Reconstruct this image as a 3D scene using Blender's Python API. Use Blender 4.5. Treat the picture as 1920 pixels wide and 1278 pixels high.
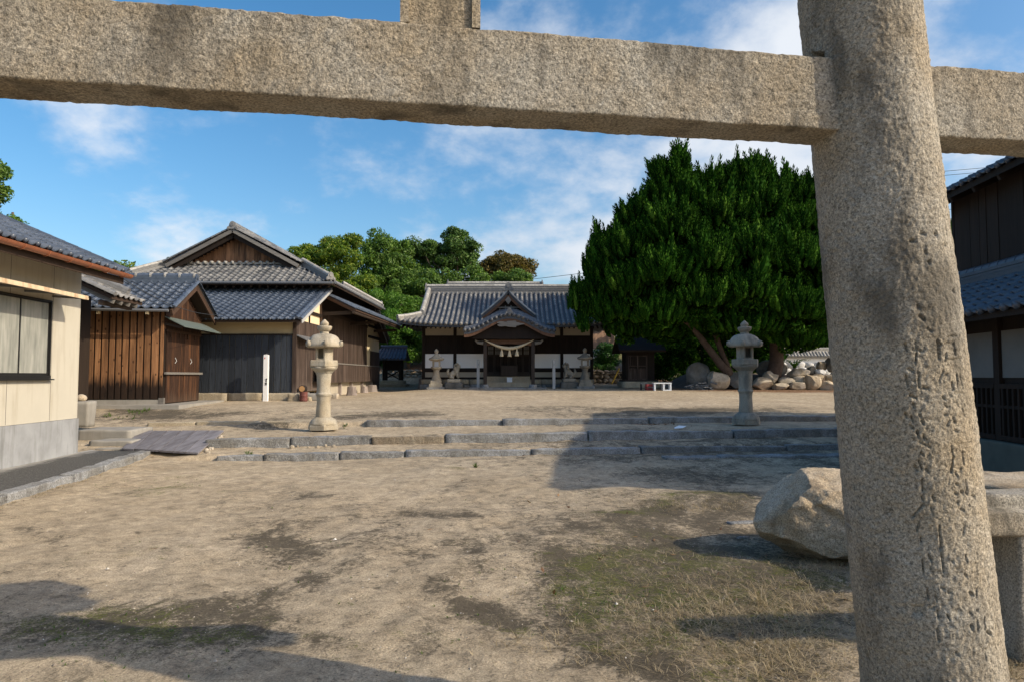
import bpy, math, random
import numpy as np
from mathutils import Matrix, Vector, Quaternion

# ------------------------------------------------------------------ camera, sky, sun, exposure
S = bpy.context.scene
COL = S.collection
for o in list(bpy.data.objects):
    bpy.data.objects.remove(o)
PITCH = math.radians(2.95)
CAMZ = 1.6
F = 1280.0                      # focal length in pixels of the 1920 wide photograph
cam_d = bpy.data.cameras.new('camera')
cam_d.sensor_width = 36.0
cam_d.lens = 24.0
cam_d.clip_start = 0.05
cam_d.clip_end = 3000
cam = bpy.data.objects.new('camera', cam_d)
COL.objects.link(cam)
cam.location = (0, 0, CAMZ)
cam.rotation_euler = (math.pi / 2 + PITCH, 0, 0)
S.camera = cam

SH = Vector((-1.42, 0.55, -1.0))         # direction in which the sunlight travels
TO = -SH.normalized()
ELEV = math.asin(TO.z)
AZ = math.atan2(TO.x, TO.y)              # from +y towards +x

world = bpy.data.worlds.new('World')
S.world = world
world.use_nodes = True
wn = world.node_tree
wn.nodes.clear()
SKY_STRENGTH = 0.15
EXPOSURE = 0.26
SUN_STRENGTH = 3.7

sun_d = bpy.data.lights.new('sun', 'SUN')
sun_d.energy = SUN_STRENGTH
sun_d.angle = math.radians(0.55)
sun_d.color = (1.0, 0.87, 0.67)
sun = bpy.data.objects.new('sun', sun_d)
COL.objects.link(sun)
sun.rotation_euler = SH.to_track_quat('-Z', 'Y').to_euler()
sun.location = (20, -10, 30)

S.view_settings.view_transform = 'Standard'
S.view_settings.look = 'None'
S.view_settings.gamma = 1.0
S.view_settings.use_curve_mapping = False
S.view_settings.exposure = EXPOSURE

# ------------------------------------------------------------------ node helpers
def nd(nt, typ, ins=None, **props):
    n = nt.nodes.new(typ)
    for k, v in props.items():
        setattr(n, k, v)
    for k, v in (ins or {}).items():
        s = n.inputs[k]
        if isinstance(v, bpy.types.NodeSocket):
            nt.links.new(v, s)
        else:
            s.default_value = v
    return n

def c4(c):
    return (c[0], c[1], c[2], 1.0)

def ramp(nt, fac, stops, interp='LINEAR'):
    n = nt.nodes.new('ShaderNodeValToRGB')
    e = n.color_ramp.elements
    n.color_ramp.interpolation = interp
    while len(e) < len(stops):
        e.new(0.5)
    for el, (p, c) in zip(e, stops):
        el.position = p
        el.color = c4(c) if not isinstance(c, (int, float)) else (c, c, c, 1)
    nt.links.new(fac, n.inputs[0])
    return n.outputs[0]

def mixc(nt, fac, a, b, blend='MIX'):
    n = nt.nodes.new('ShaderNodeMix')
    n.data_type = 'RGBA'
    n.blend_type = blend
    for idx, v in ((0, fac), (6, a), (7, b)):
        if isinstance(v, bpy.types.NodeSocket):
            nt.links.new(v, n.inputs[idx])
        elif idx == 0:
            n.inputs[0].default_value = v
        else:
            n.inputs[idx].default_value = c4(v)
    return n.outputs[2]

def mth(nt, op, a, b=0.0, clamp=False):
    n = nt.nodes.new('ShaderNodeMath')
    n.operation = op
    n.use_clamp = clamp
    for i, v in enumerate((a, b)):
        if isinstance(v, bpy.types.NodeSocket):
            nt.links.new(v, n.inputs[i])
        else:
            n.inputs[i].default_value = v
    return n.outputs[0]

def noise(nt, vec, scale, detail=3, rough=0.55, dist=0.0):
    return nd(nt, 'ShaderNodeTexNoise', {'Vector': vec, 'Scale': scale, 'Detail': detail, 'Roughness': rough, 'Distortion': dist}).outputs[0]

def scaled(nt, vec, s, add=None):
    n = nd(nt, 'ShaderNodeVectorMath', {0: vec, 1: s}, operation='MULTIPLY').outputs[0]
    if add is not None:
        n = nd(nt, 'ShaderNodeVectorMath', {0: n, 1: add}, operation='ADD').outputs[0]
    return n

MATS = {}
def new_mat(name):
    m = bpy.data.materials.new(name)
    m.use_nodes = True
    nt = m.node_tree
    nt.nodes.clear()
    out = nt.nodes.new('ShaderNodeOutputMaterial')
    bs = nt.nodes.new('ShaderNodeBsdfPrincipled')
    nt.links.new(bs.outputs[0], out.inputs[0])
    geo = nt.nodes.new('ShaderNodeNewGeometry')
    oi = nt.nodes.new('ShaderNodeObjectInfo')
    MATS[name] = m
    rnd = mth(nt, 'FRACT', mth(nt, 'ADD', oi.outputs['Random'], geo.outputs['Random Per Island']))
    return m, nt, bs, geo.outputs['Position'], rnd, out

def bump(nt, bs, height, dist=0.01, strength=1.0, normal=None):
    b = nd(nt, 'ShaderNodeBump', {'Height': height, 'Distance': dist, 'Strength': strength})
    if normal is not None:
        nt.links.new(normal, b.inputs['Normal'])
    nt.links.new(b.outputs[0], bs.inputs['Normal'])
    return b.outputs[0]

def setc(nt, bs, col, rough=0.8, spec=0.3):
    if isinstance(col, bpy.types.NodeSocket):
        nt.links.new(col, bs.inputs['Base Color'])
    else:
        bs.inputs['Base Color'].default_value = c4(col)
    if isinstance(rough, bpy.types.NodeSocket):
        nt.links.new(rough, bs.inputs['Roughness'])
    else:
        bs.inputs['Roughness'].default_value = rough
    bs.inputs['Specular IOR Level'].default_value = spec
    if not isinstance(rough, bpy.types.NodeSocket) and rough >= 0.8:
        bs.inputs['Diffuse Roughness'].default_value = 0.0

# ------------------------------------------------------------------ sky with thin cloud banks
def build_world():
    nt = wn
    out = nt.nodes.new('ShaderNodeOutputWorld')
    bg = nt.nodes.new('ShaderNodeBackground')
    nt.links.new(bg.outputs[0], out.inputs[0])
    bg.inputs[1].default_value = SKY_STRENGTH
    sky = nt.nodes.new('ShaderNodeTexSky')
    sky.sky_type = 'NISHITA'
    sky.sun_disc = False
    sky.sun_elevation = ELEV
    sky.sun_rotation = AZ
    sky.altitude = 0.0
    sky.air_density = 1.0
    sky.dust_density = 2.4
    sky.ozone_density = 1.6
    tc = nt.nodes.new('ShaderNodeTexCoord')
    d = tc.outputs['Generated']
    sep = nd(nt, 'ShaderNodeSeparateXYZ', {0: d})
    zz = mth(nt, 'ADD', mth(nt, 'MAXIMUM', sep.outputs[2], 0.0), 0.42)
    px = mth(nt, 'DIVIDE', sep.outputs[0], zz)
    py = mth(nt, 'DIVIDE', sep.outputs[1], zz)
    v = nd(nt, 'ShaderNodeCombineXYZ', {0: px, 1: py, 2: 3.7}).outputs[0]
    big = noise(nt, v, 1.15, 2, 0.5)
    mid = noise(nt, v, 3.3, 9, 0.58, 0.1)
    fine = noise(nt, v, 14.0, 5, 0.6, 0.1)
    # the cloud bank stands over the right half of the view and thins out to the left
    dirv = nd(nt, 'ShaderNodeVectorMath', {0: d, 1: (0.22, 0.92, 0.30)}, operation='DOT_PRODUCT').outputs['Value']
    side = nd(nt, 'ShaderNodeMapRange', {0: dirv, 1: 0.84, 2: 0.985, 3: -0.06, 4: 0.075}, interpolation_type='SMOOTHSTEP').outputs[0]
    s = mth(nt, 'ADD', mth(nt, 'ADD', mth(nt, 'MULTIPLY', big, 0.45), mth(nt, 'MULTIPLY', mid, 0.62)), mth(nt, 'MULTIPLY', fine, 0.10))
    s = mth(nt, 'ADD', s, side)
    cov = nd(nt, 'ShaderNodeMapRange', {0: s, 1: 0.588, 2: 0.775, 3: 0.0, 4: 0.92}, interpolation_type='SMOOTHSTEP').outputs[0]
    hs = nd(nt, 'ShaderNodeHueSaturation', {'Hue': 0.494, 'Saturation': 1.36, 'Value': 1.08, 'Color': sky.outputs[0]}).outputs[0]
    shade = noise(nt, v, 3.3, 4, 0.5)
    cc = ramp(nt, shade, [(0.3, (3.6, 4.0, 4.6)), (0.7, (5.0, 5.2, 5.5))])
    col = mixc(nt, cov, hs, cc)
    nt.links.new(col, bg.inputs[0])
build_world()

# ------------------------------------------------------------------ numpy noise
def _h(ix, iy, iz, seed):
    n = (ix.astype(np.int64) * 374761393 + iy.astype(np.int64) * 668265263 + iz.astype(np.int64) * 2147483647 + seed * 974711) & 0x7fffffff
    n = ((n ^ (n >> 13)) * 1274126177) & 0x7fffffff
    n = ((n ^ (n >> 16)) * 1103515245 + 12345) & 0x7fffffff
    return n / 2147483647.0

def vnoise(P, scale=1.0, seed=0):
    P = np.asarray(P, float) * scale
    i = np.floor(P)
    f = P - i
    f = f * f * (3 - 2 * f)
    x, y, z = i[..., 0], i[..., 1], i[..., 2]
    r = 0
    for dx in (0, 1):
        wx = f[..., 0] if dx else 1 - f[..., 0]
        for dy in (0, 1):
            wy = f[..., 1] if dy else 1 - f[..., 1]
            for dz in (0, 1):
                wz = f[..., 2] if dz else 1 - f[..., 2]
                r = r + wx * wy * wz * _h(x + dx, y + dy, z + dz, seed)
    return r * 2 - 1

def fbm(P, scale=1.0, octv=4, seed=0, gain=0.5):
    r, a = 0, 1.0
    for k in range(octv):
        r = r + a * vnoise(P, scale * 2.03 ** k, seed + 17 * k)
        a *= gain
    return r

def sstep(a, b, x):
    t = np.clip((x - a) / (b - a), 0, 1)
    return t * t * (3 - 2 * t)

# ------------------------------------------------------------------ mesh builder
def PX(px, py, Y):
    """the point at depth Y that the photograph shows at pixel (px, py)"""
    vx, vy = (px - 960) / F, (639 - py) / F
    d = np.array([vx, math.cos(PITCH) - vy * math.sin(PITCH), math.sin(PITCH) + vy * math.cos(PITCH)])
    return np.array([0, 0, CAMZ]) + d * (Y / d[1])

class MB:
    def __init__(s):
        s.v, s.f, s.n = [], [], 0
    def add(s, V, Fs):
        V = np.asarray(V, float).reshape(-1, 3)
        s.v.append(V)
        for q in Fs:
            s.f.append([int(i) + s.n for i in q])
        s.n += len(V)
        return s
    def addn(s, V, Fa):
        V = np.asarray(V, float).reshape(-1, 3)
        s.v.append(V)
        s.f.extend((np.asarray(Fa) + s.n).tolist())
        s.n += len(V)
        return s
    def obox(s, p, a, b, c):
        p, a, b, c = (np.array(t, float) for t in (p, a, b, c))
        if np.dot(np.cross(a, b), c) < 0:
            a, b = b, a
        V = [p, p + a, p + a + b, p + b, p + c, p + a + c, p + a + b + c, p + b + c]
        return s.add(V, [(0, 3, 2, 1), (4, 5, 6, 7), (0, 1, 5, 4), (1, 2, 6, 5), (2, 3, 7, 6), (3, 0, 4, 7)])
    def box(s, x0, x1, y0, y1, z0, z1):
        return s.obox((x0, y0, z0), (x1 - x0, 0, 0), (0, y1 - y0, 0), (0, 0, z1 - z0))
    def bar(s, p, q, w, h, up=(0, 0, 1)):
        p, q = np.array(p, float), np.array(q, float)
        d = q - p
        t = d / np.linalg.norm(d)
        u = np.array(up, float)
        r = np.cross(t, u)
        r /= np.linalg.norm(r)
        u = np.cross(r, t)
        return s.obox(p - r * w / 2 - u * h / 2, d, r * w, u * h)
    def tube(s, pts, rad, n=8, caps=True, ph=0.0):
        pts = [np.array(p, float) for p in pts]
        if not hasattr(rad, '__len__'):
            rad = [rad] * len(pts)
        V, Fs = [], []
        ref = None
        for i, p in enumerate(pts):
            t = pts[min(i + 1, len(pts) - 1)] - pts[max(i - 1, 0)]
            t = t / (np.linalg.norm(t) + 1e-9)
            if ref is None:
                ref = np.array([1.0, 0, 0]) if abs(t[0]) < 0.8 else np.array([0, 1.0, 0])
            a = ref - t * np.dot(ref, t)
            a /= np.linalg.norm(a)
            ref = a
            b = np.cross(t, a)
            for k in range(n):
                w = 2 * math.pi * k / n + ph
                V.append(p + rad[i] * (math.cos(w) * a + math.sin(w) * b))
        m = len(pts)
        for i in range(m - 1):
            for k in range(n):
                k2 = (k + 1) % n
                Fs.append((i * n + k, i * n + k2, (i + 1) * n + k2, (i + 1) * n + k))
        if caps:
            Fs.append(tuple(range(n - 1, -1, -1)))
            Fs.append(tuple((m - 1) * n + k for k in range(n)))
        return s.add(V, Fs)
    def lathe(s, prof, n=24, ph=0.0, c=(0, 0, 0), sub=1):
        pr = []
        for i in range(len(prof) - 1):
            for k in range(sub):
                t = k / sub
                pr.append((prof[i][0] * (1 - t) + prof[i + 1][0] * t, prof[i][1] * (1 - t) + prof[i + 1][1] * t))
        pr.append(prof[-1])
        V, Fs = [], []
        for r, z in pr:
            for k in range(n):
                w = 2 * math.pi * k / n + ph
                V.append((c[0] + r * math.cos(w), c[1] + r * math.sin(w), c[2] + z))
        m = len(pr)
        for i in range(m - 1):
            for k in range(n):
                k2 = (k + 1) % n
                Fs.append((i * n + k, i * n + k2, (i + 1) * n + k2, (i + 1) * n + k))
        Fs.append(tuple(range(n - 1, -1, -1)))
        Fs.append(tuple((m - 1) * n + k for k in range(n)))
        return s.add(V, Fs)
    def prism(s, poly, ext):
        poly = [np.array(p, float) for p in poly]
        ext = np.array(ext, float)
        n = len(poly)
        nrm = sum((np.cross(poly[i] - poly[0], poly[(i + 1) % n] - poly[0]) for i in range(n)), np.zeros(3))
        if np.dot(nrm, ext) > 0:
            poly = poly[::-1]
        V = poly + [p + ext for p in poly]
        Fs = [tuple(range(n)), tuple(range(2 * n - 1, n - 1, -1))]
        for i in range(n):
            j = (i + 1) % n
            Fs.append((i, i + n, j + n, j))
        return s.add(V, Fs)
    def grid(s, G, closed=False):
        G = np.asarray(G, float)
        m, n = G.shape[:2]
        idx = np.arange(m * n).reshape(m, n)
        if closed:
            idx = np.concatenate([idx, idx[:, :1]], 1)
        Fa = np.stack([idx[:-1, :-1], idx[:-1, 1:], idx[1:, 1:], idx[1:, :-1]], -1).reshape(-1, 4)
        return s.addn(G.reshape(-1, 3), Fa)
    def arr(s):
        return np.concatenate(s.v) if s.v else np.zeros((0, 3))
    def rough(s, amp, scale, seed=0, octv=3):
        V = s.arr()
        D = np.stack([fbm(V, scale, octv, seed + 31 * k) for k in range(3)], -1)
        s.v = [V + amp * D]
        return s
    def mesh(s, name, mat=None, smooth=False):
        me = bpy.data.meshes.new(name)
        me.from_pydata(s.arr().tolist(), [], s.f)
        if smooth:
            me.shade_smooth()
        if mat:
            me.materials.append(MATS[mat] if isinstance(mat, str) else mat)
        return me
    def build(s, name, mat, parent=None, smooth=False, kind=None, label=None):
        return link(name, s.mesh(name, mat, smooth), parent, kind, label)

WM = {}
def link(name, data, parent=None, kind=None, label=None, M=None):
    o = bpy.data.objects.new(name, data)
    COL.objects.link(o)
    if parent is not None:
        o.parent = parent
    if M is not None:
        o.matrix_basis = M
    if kind:
        o['kind'] = kind
    if label:
        o['label'] = label
    WM[o.name] = (WM[parent.name] if parent is not None else Matrix()) @ (M if M is not None else Matrix())
    return o

def thing(name, label, cat, loc=(0, 0, 0), rz=0.0, group=None, kind=None):
    M = Matrix.Translation(Vector([float(t) for t in loc])) @ Matrix.Rotation(rz, 4, 'Z')
    o = link(name, None, None, kind, None, M)
    if label:
        o['label'] = label
    if cat:
        o['category'] = cat
    if group:
        o['group'] = group
    return o

def tag(o, label, cat, group=None):
    o['label'] = label
    o['category'] = cat
    if group:
        o['group'] = group
    return o

def dup(root, loc, rz, label, group=None, scale=None):
    r = root.copy()
    COL.objects.link(r)
    r.location = Vector([float(t) for t in loc])
    r.rotation_euler = (0, 0, rz)
    if scale:
        r.scale = scale
    r['label'] = label
    if group:
        r['group'] = group
    WM[r.name] = Matrix.Translation(r.location) @ Matrix.Rotation(rz, 4, 'Z')
    def rec(src, dst):
        for ch in list(src.children):
            c = ch.copy()
            COL.objects.link(c)
            c.parent = dst
            rec(ch, c)
    rec(root, r)
    return r

def in_view(p, margin=0.03):
    """how large a piece at world point p shows: pixels per metre, 0 outside the frame"""
    x, y, z = p[0], p[1], p[2] - CAMZ
    f = y * math.cos(PITCH) + z * math.sin(PITCH)
    if f < 0.3:
        return 0.0
    u = -y * math.sin(PITCH) + z * math.cos(PITCH)
    sx, sy = x / f * F / 1920, u / f * F / 1278
    if abs(sx) > 0.5 + margin or abs(sy) > 0.5 + margin:
        return 0.0
    return F / f

def frame(O, U, V, N=None):
    U, V = Vector(U).normalized(), Vector(V).normalized()
    N = Vector(N) if N is not None else U.cross(V)
    M = Matrix.Identity(4)
    for i, c in enumerate((U, V, N)):
        for k in range(3):
            M[k][i] = c[k]
    for k in range(3):
        M[k][3] = O[k]
    return M

RND = random.Random(7)
_unit = {}
def unit_box(mat):
    if mat not in _unit:
        _unit[mat] = MB().box(0, 1, 0, 1, 0, 1).mesh('board', mat)
    return _unit[mat]

def board(name, mat, parent, O, U, V, N, su, sv, sn):
    """a plain board as an object of its own that shares the unit box"""
    M = frame(O, U, V, N) @ Matrix.Diagonal((su, sv, sn, 1))
    return link(name, unit_box(mat), parent, None, None, M)

def planks(parent, mat, O, U, L, H, w, thick, N, name='plank', gap=0.006, jit=0.006, top=None, rnd=None, z0=None):
    """upright planks along U from O; top(u) gives the height of each"""
    rnd = rnd or RND
    O, U, N = Vector(O), Vector(U).normalized(), Vector(N).normalized()
    u = 0.0
    out = []
    while u < L - 0.02:
        ww = min(w * rnd.uniform(0.86, 1.14), L - u)
        if L - u - ww < 0.05:
            ww = L - u
        h = H if top is None else top(u + ww / 2)
        if h > 0.04:
            t = thick + rnd.uniform(-jit, jit)
            Ob = O + U * (u + gap / 2)
            Z = Vector((0, 0, 1))
            M = Matrix.Identity(4)
            for i, (c, sc) in enumerate(((U, ww - gap), (N, t), (Z, h))):
                for k in range(3):
                    M[k][i] = c[k] * sc
            for k in range(3):
                M[k][3] = Ob[k]
            out.append(link(name, unit_box(mat), parent, None, None, M))
        u += ww
    return out

# ------------------------------------------------------------------ rocks and rough blocks
_cs = {}
def cube_grid(n):
    if n in _cs:
        return _cs[n]
    t = np.linspace(-1, 1, n + 1)
    a, b = np.meshgrid(t, t, indexing='ij')
    Vs, Fs, off = [], [], 0
    idx = np.arange((n + 1) ** 2).reshape(n + 1, n + 1)
    q = np.stack([idx[:-1, :-1], idx[1:, :-1], idx[1:, 1:], idx[:-1, 1:]], -1).reshape(-1, 4)
    one = np.ones_like(a)
    for P, flip in (((a, b, one), 0), ((a, b, -one), 1), ((one, a, b), 0), ((-one, a, b), 1), ((b, one, a), 0), ((b, -one, a), 1)):
        Vs.append(np.stack(P, -1).reshape(-1, 3))
        Fs.append((q[:, ::-1] if flip else q) + off)
        off += (n + 1) ** 2
    V = np.concatenate(Vs)
    Fa = np.concatenate(Fs)
    key = np.round(V * 1e5).astype(np.int64)
    _, first, inv = np.unique(key, axis=0, return_index=True, return_inverse=True)
    V, Fa = V[first], inv.reshape(-1)[Fa]
    _cs[n] = (V, Fa)
    return _cs[n]

def rough_block(L, W, H, seed, n=6, amp=0.02, rad=0.03, scale=3.0, nx=None):
    """a hewn stone block, its base at z=0, centred in x and y"""
    V, Fa = cube_grid(n)
    half = np.array([L / 2, W / 2, H / 2])
    P = V * half
    r = min(rad, half.min() * 0.9)
    C = np.clip(P, -(half - r), half - r)
    D = P - C
    ln = np.linalg.norm(D, axis=1, keepdims=True)
    P = C + np.where(ln > 1e-6, D / np.maximum(ln, 1e-6) * r, 0)
    Q = P + np.array([seed * 3.1, seed * 1.7, 0])
    P = P + amp * np.stack([fbm(Q, scale, 3, seed + k * 7) for k in range(3)], -1)
    P[:, 2] += H / 2
    return P, Fa

def rock(size, seed, n=10, cuts=7, amp=0.06, planes=None, hard=0.86):
    V, Fa = cube_grid(n)
    P = V / np.linalg.norm(V, axis=1, keepdims=True)
    rs = np.random.RandomState(seed)
    pl = list(planes or [])
    for k in range(cuts):
        v = rs.normal(size=3)
        pl.append((v / np.linalg.norm(v), rs.uniform(0.62, 0.88)))
    for v, d in pl:
        v = np.array(v, float)
        v /= np.linalg.norm(v)
        e = P @ v - d
        P = P - np.outer(np.where(e > 0, e, 0) * hard, v)
    P = P + P * (amp * fbm(P + seed, 1.7, 4, seed))[:, None]
    return P * np.array(size, float), Fa
# ------------------------------------------------------------------ materials
def m_granite(name, light, dark, speck=110, warm=(0.30, 0.235, 0.155), bumpd=0.006, contrast=1.0, stain=0.5, bs_scale=75, blotch=2.2, st_edge=(0.47, 0.68)):
    m, nt, bs, pos, rnd, out = new_mat(name)
    big = noise(nt, pos, blotch, 4, 0.6)
    base = mixc(nt, ramp(nt, big, [(0.35, 0.0), (0.65, 1.0)]), light, warm)
    sp = ramp(nt, noise(nt, pos, speck * 0.8, 2, 0.75, 0.4), [(0.34, 0.22), (0.45, 0.80), (0.55, 1.08), (0.66, 1.6)])
    fine = noise(nt, pos, speck * 1.9, 2, 0.6)
    sp2 = ramp(nt, fine, [(0.3, 0.55), (0.5, 1.0), (0.75, 1.45)])
    col = mixc(nt, 0.75 * contrast, base, sp, 'MULTIPLY')
    col = mixc(nt, 0.65 * contrast, col, sp2, 'MULTIPLY')
    st = noise(nt, scaled(nt, pos, (2.6, 2.6, 0.9)), 1.5, 6, 0.65)
    stm = ramp(nt, st, [(st_edge[0], 0.0), (st_edge[1], 1.0)])
    col = mixc(nt, mth(nt, 'MULTIPLY', stm, stain), col, dark)
    col = mixc(nt, 0.35, col, ramp(nt, rnd, [(0, 0.7), (1, 1.25)]), 'MULTIPLY')
    setc(nt, bs, col, 0.9, 0.2)
    h = mth(nt, 'ADD', noise(nt, pos, bs_scale, 4, 0.65), mth(nt, 'MULTIPLY', noise(nt, pos, bs_scale * 0.28, 3, 0.5), 1.2))
    bump(nt, bs, h, bumpd, 1.0)
    return m

def m_wood(name, ca, cb, axis='z', grain=26, rough=0.75, knots=0.0, bump_d=0.004, low=None, vary=0.5, dirty=None, streak=None):
    m, nt, bs, pos, rnd, out = new_mat(name)
    off = nd(nt, 'ShaderNodeCombineXYZ', {0: mth(nt, 'MULTIPLY', rnd, 31.0), 1: mth(nt, 'MULTIPLY', rnd, 17.0), 2: mth(nt, 'MULTIPLY', rnd, 53.0)}).outputs[0]
    st = {'z': (1, 1, 0.05), 'x': (0.05, 1, 1), 'y': (1, 0.05, 1)}[axis]
    v = scaled(nt, pos, st, off)
    g = noise(nt, v, grain, 5, 0.65, 0.3)
    g2 = noise(nt, v, grain * 3.4, 3, 0.6)
    f = mth(nt, 'ADD', mth(nt, 'MULTIPLY', g, 0.7), mth(nt, 'MULTIPLY', g2, 0.35))
    col = mixc(nt, ramp(nt, f, [(0.3, 0.0), (0.72, 1.0)]), ca, cb)
    col = mixc(nt, vary, col, ramp(nt, rnd, [(0.0, 0.45), (0.5, 0.95), (1.0, 1.5)]), 'MULTIPLY')
    if streak:
        sn = noise(nt, scaled(nt, pos, {'z': (1, 1, 0.12), 'x': (0.12, 1, 1), 'y': (1, 0.12, 1)}[axis], off), 5.0, 4, 0.6)
        col = mixc(nt, mth(nt, 'MULTIPLY', ramp(nt, sn, [(0.5, 0.0), (0.64, 1.0)]), streak[1]), col, streak[0])
    if knots:
        kv = scaled(nt, pos, {'z': (1, 1, 0.6), 'x': (0.6, 1, 1), 'y': (1, 0.6, 1)}[axis], off)
        vo = nd(nt, 'ShaderNodeTexVoronoi', {'Vector': kv, 'Scale': 6.5})
        kk = ramp(nt, vo.outputs['Distance'], [(0.0, 1.0), (0.13, 0.9), (0.2, 0.0)])
        col = mixc(nt, mth(nt, 'MULTIPLY', kk, knots), col, (ca[0] * 0.25, ca[1] * 0.22, ca[2] * 0.2))
    if low:                     # rain splash has blackened the foot of the boards: height range, colour
        z0, z1, cl = low
        sep = nd(nt, 'ShaderNodeSeparateXYZ', {0: pos})
        jag = mth(nt, 'MULTIPLY', mth(nt, 'SUBTRACT', noise(nt, scaled(nt, pos, (1, 1, 0.12), off), 11.0, 3, 0.6), 0.5), 0.9)
        t = nd(nt, 'ShaderNodeMapRange', {0: mth(nt, 'ADD', sep.outputs[2], jag), 1: z0, 2: z1, 3: 0.94, 4: 0.0}).outputs[0]
        col = mixc(nt, t, col, cl)
    setc(nt, bs, col, rough, 0.25)
    bump(nt, bs, f, bump_d, 0.9)
    return m

def m_plain(name, col, rough=0.8, spec=0.3, var=0.25, scale=6.0, bumpd=0.0, bscale=40, metal=0.0, grime=None, rnd_var=0.0):
    m, nt, bs, pos, rnd, out = new_mat(name)
    n = noise(nt, pos, scale, 5, 0.62)
    c = mixc(nt, var, col, ramp(nt, n, [(0.25, 0.45), (0.5, 1.0), (0.8, 1.4)]), 'MULTIPLY')
    if rnd_var:
        c = mixc(nt, rnd_var, c, ramp(nt, rnd, [(0, 0.5), (1, 1.5)]), 'MULTIPLY')
    if grime:
        g = noise(nt, scaled(nt, pos, (3.0, 3.0, 0.35)), 2.0, 6, 0.65)
        c = mixc(nt, mth(nt, 'MULTIPLY', ramp(nt, g, [(0.5, 0.0), (0.72, 1.0)]), grime[1]), c, grime[0])
    setc(nt, bs, c, rough, spec)
    bs.inputs['Metallic'].default_value = metal
    if bumpd:
        bump(nt, bs, noise(nt, pos, bscale, 4, 0.6), bumpd, 0.8)
    return m

def m_tile(name, cols, rough=0.4, spec=0.5, wear=0.3, weather=(0.42, 0.40, 0.36)):
    m, nt, bs, pos, rnd, out = new_mat(name)
    c = ramp(nt, rnd, [(i / (len(cols) - 1), k) for i, k in enumerate(cols)])
    n = noise(nt, pos, 9.0, 5, 0.65)
    c = mixc(nt, 0.5, c, ramp(nt, n, [(0.3, 0.6), (0.7, 1.35)]), 'MULTIPLY')
    w = noise(nt, pos, 24.0, 5, 0.7)
    c = mixc(nt, mth(nt, 'MULTIPLY', ramp(nt, w, [(0.5, 0.0), (0.68, 1.0)]), wear), c, weather)
    setc(nt, bs, c, mth(nt, 'ADD', mth(nt, 'MULTIPLY', n, 0.25), rough - 0.12), spec)
    bump(nt, bs, w, 0.003, 0.5)
    return m

def m_leaf(name, stops, trans=0.3, rough=0.5, spec=0.3):
    m, nt, bs, pos, rnd, out = new_mat(name)
    c = ramp(nt, rnd, stops)
    big = noise(nt, pos, 0.9, 3, 0.5)
    c = mixc(nt, 0.6, c, ramp(nt, big, [(0.3, 0.6), (0.7, 1.35)]), 'MULTIPLY')
    setc(nt, bs, c, rough, spec)
    tr = nd(nt, 'ShaderNodeBsdfTranslucent', {'Color': mixc(nt, 1.0, c, (1.25, 1.35, 0.6), 'MULTIPLY')})
    mx = nd(nt, 'ShaderNodeMixShader', {0: trans, 1: bs.outputs[0], 2: tr.outputs[0]})
    nt.links.new(mx.outputs[0], out.inputs[0])
    return m

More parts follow.
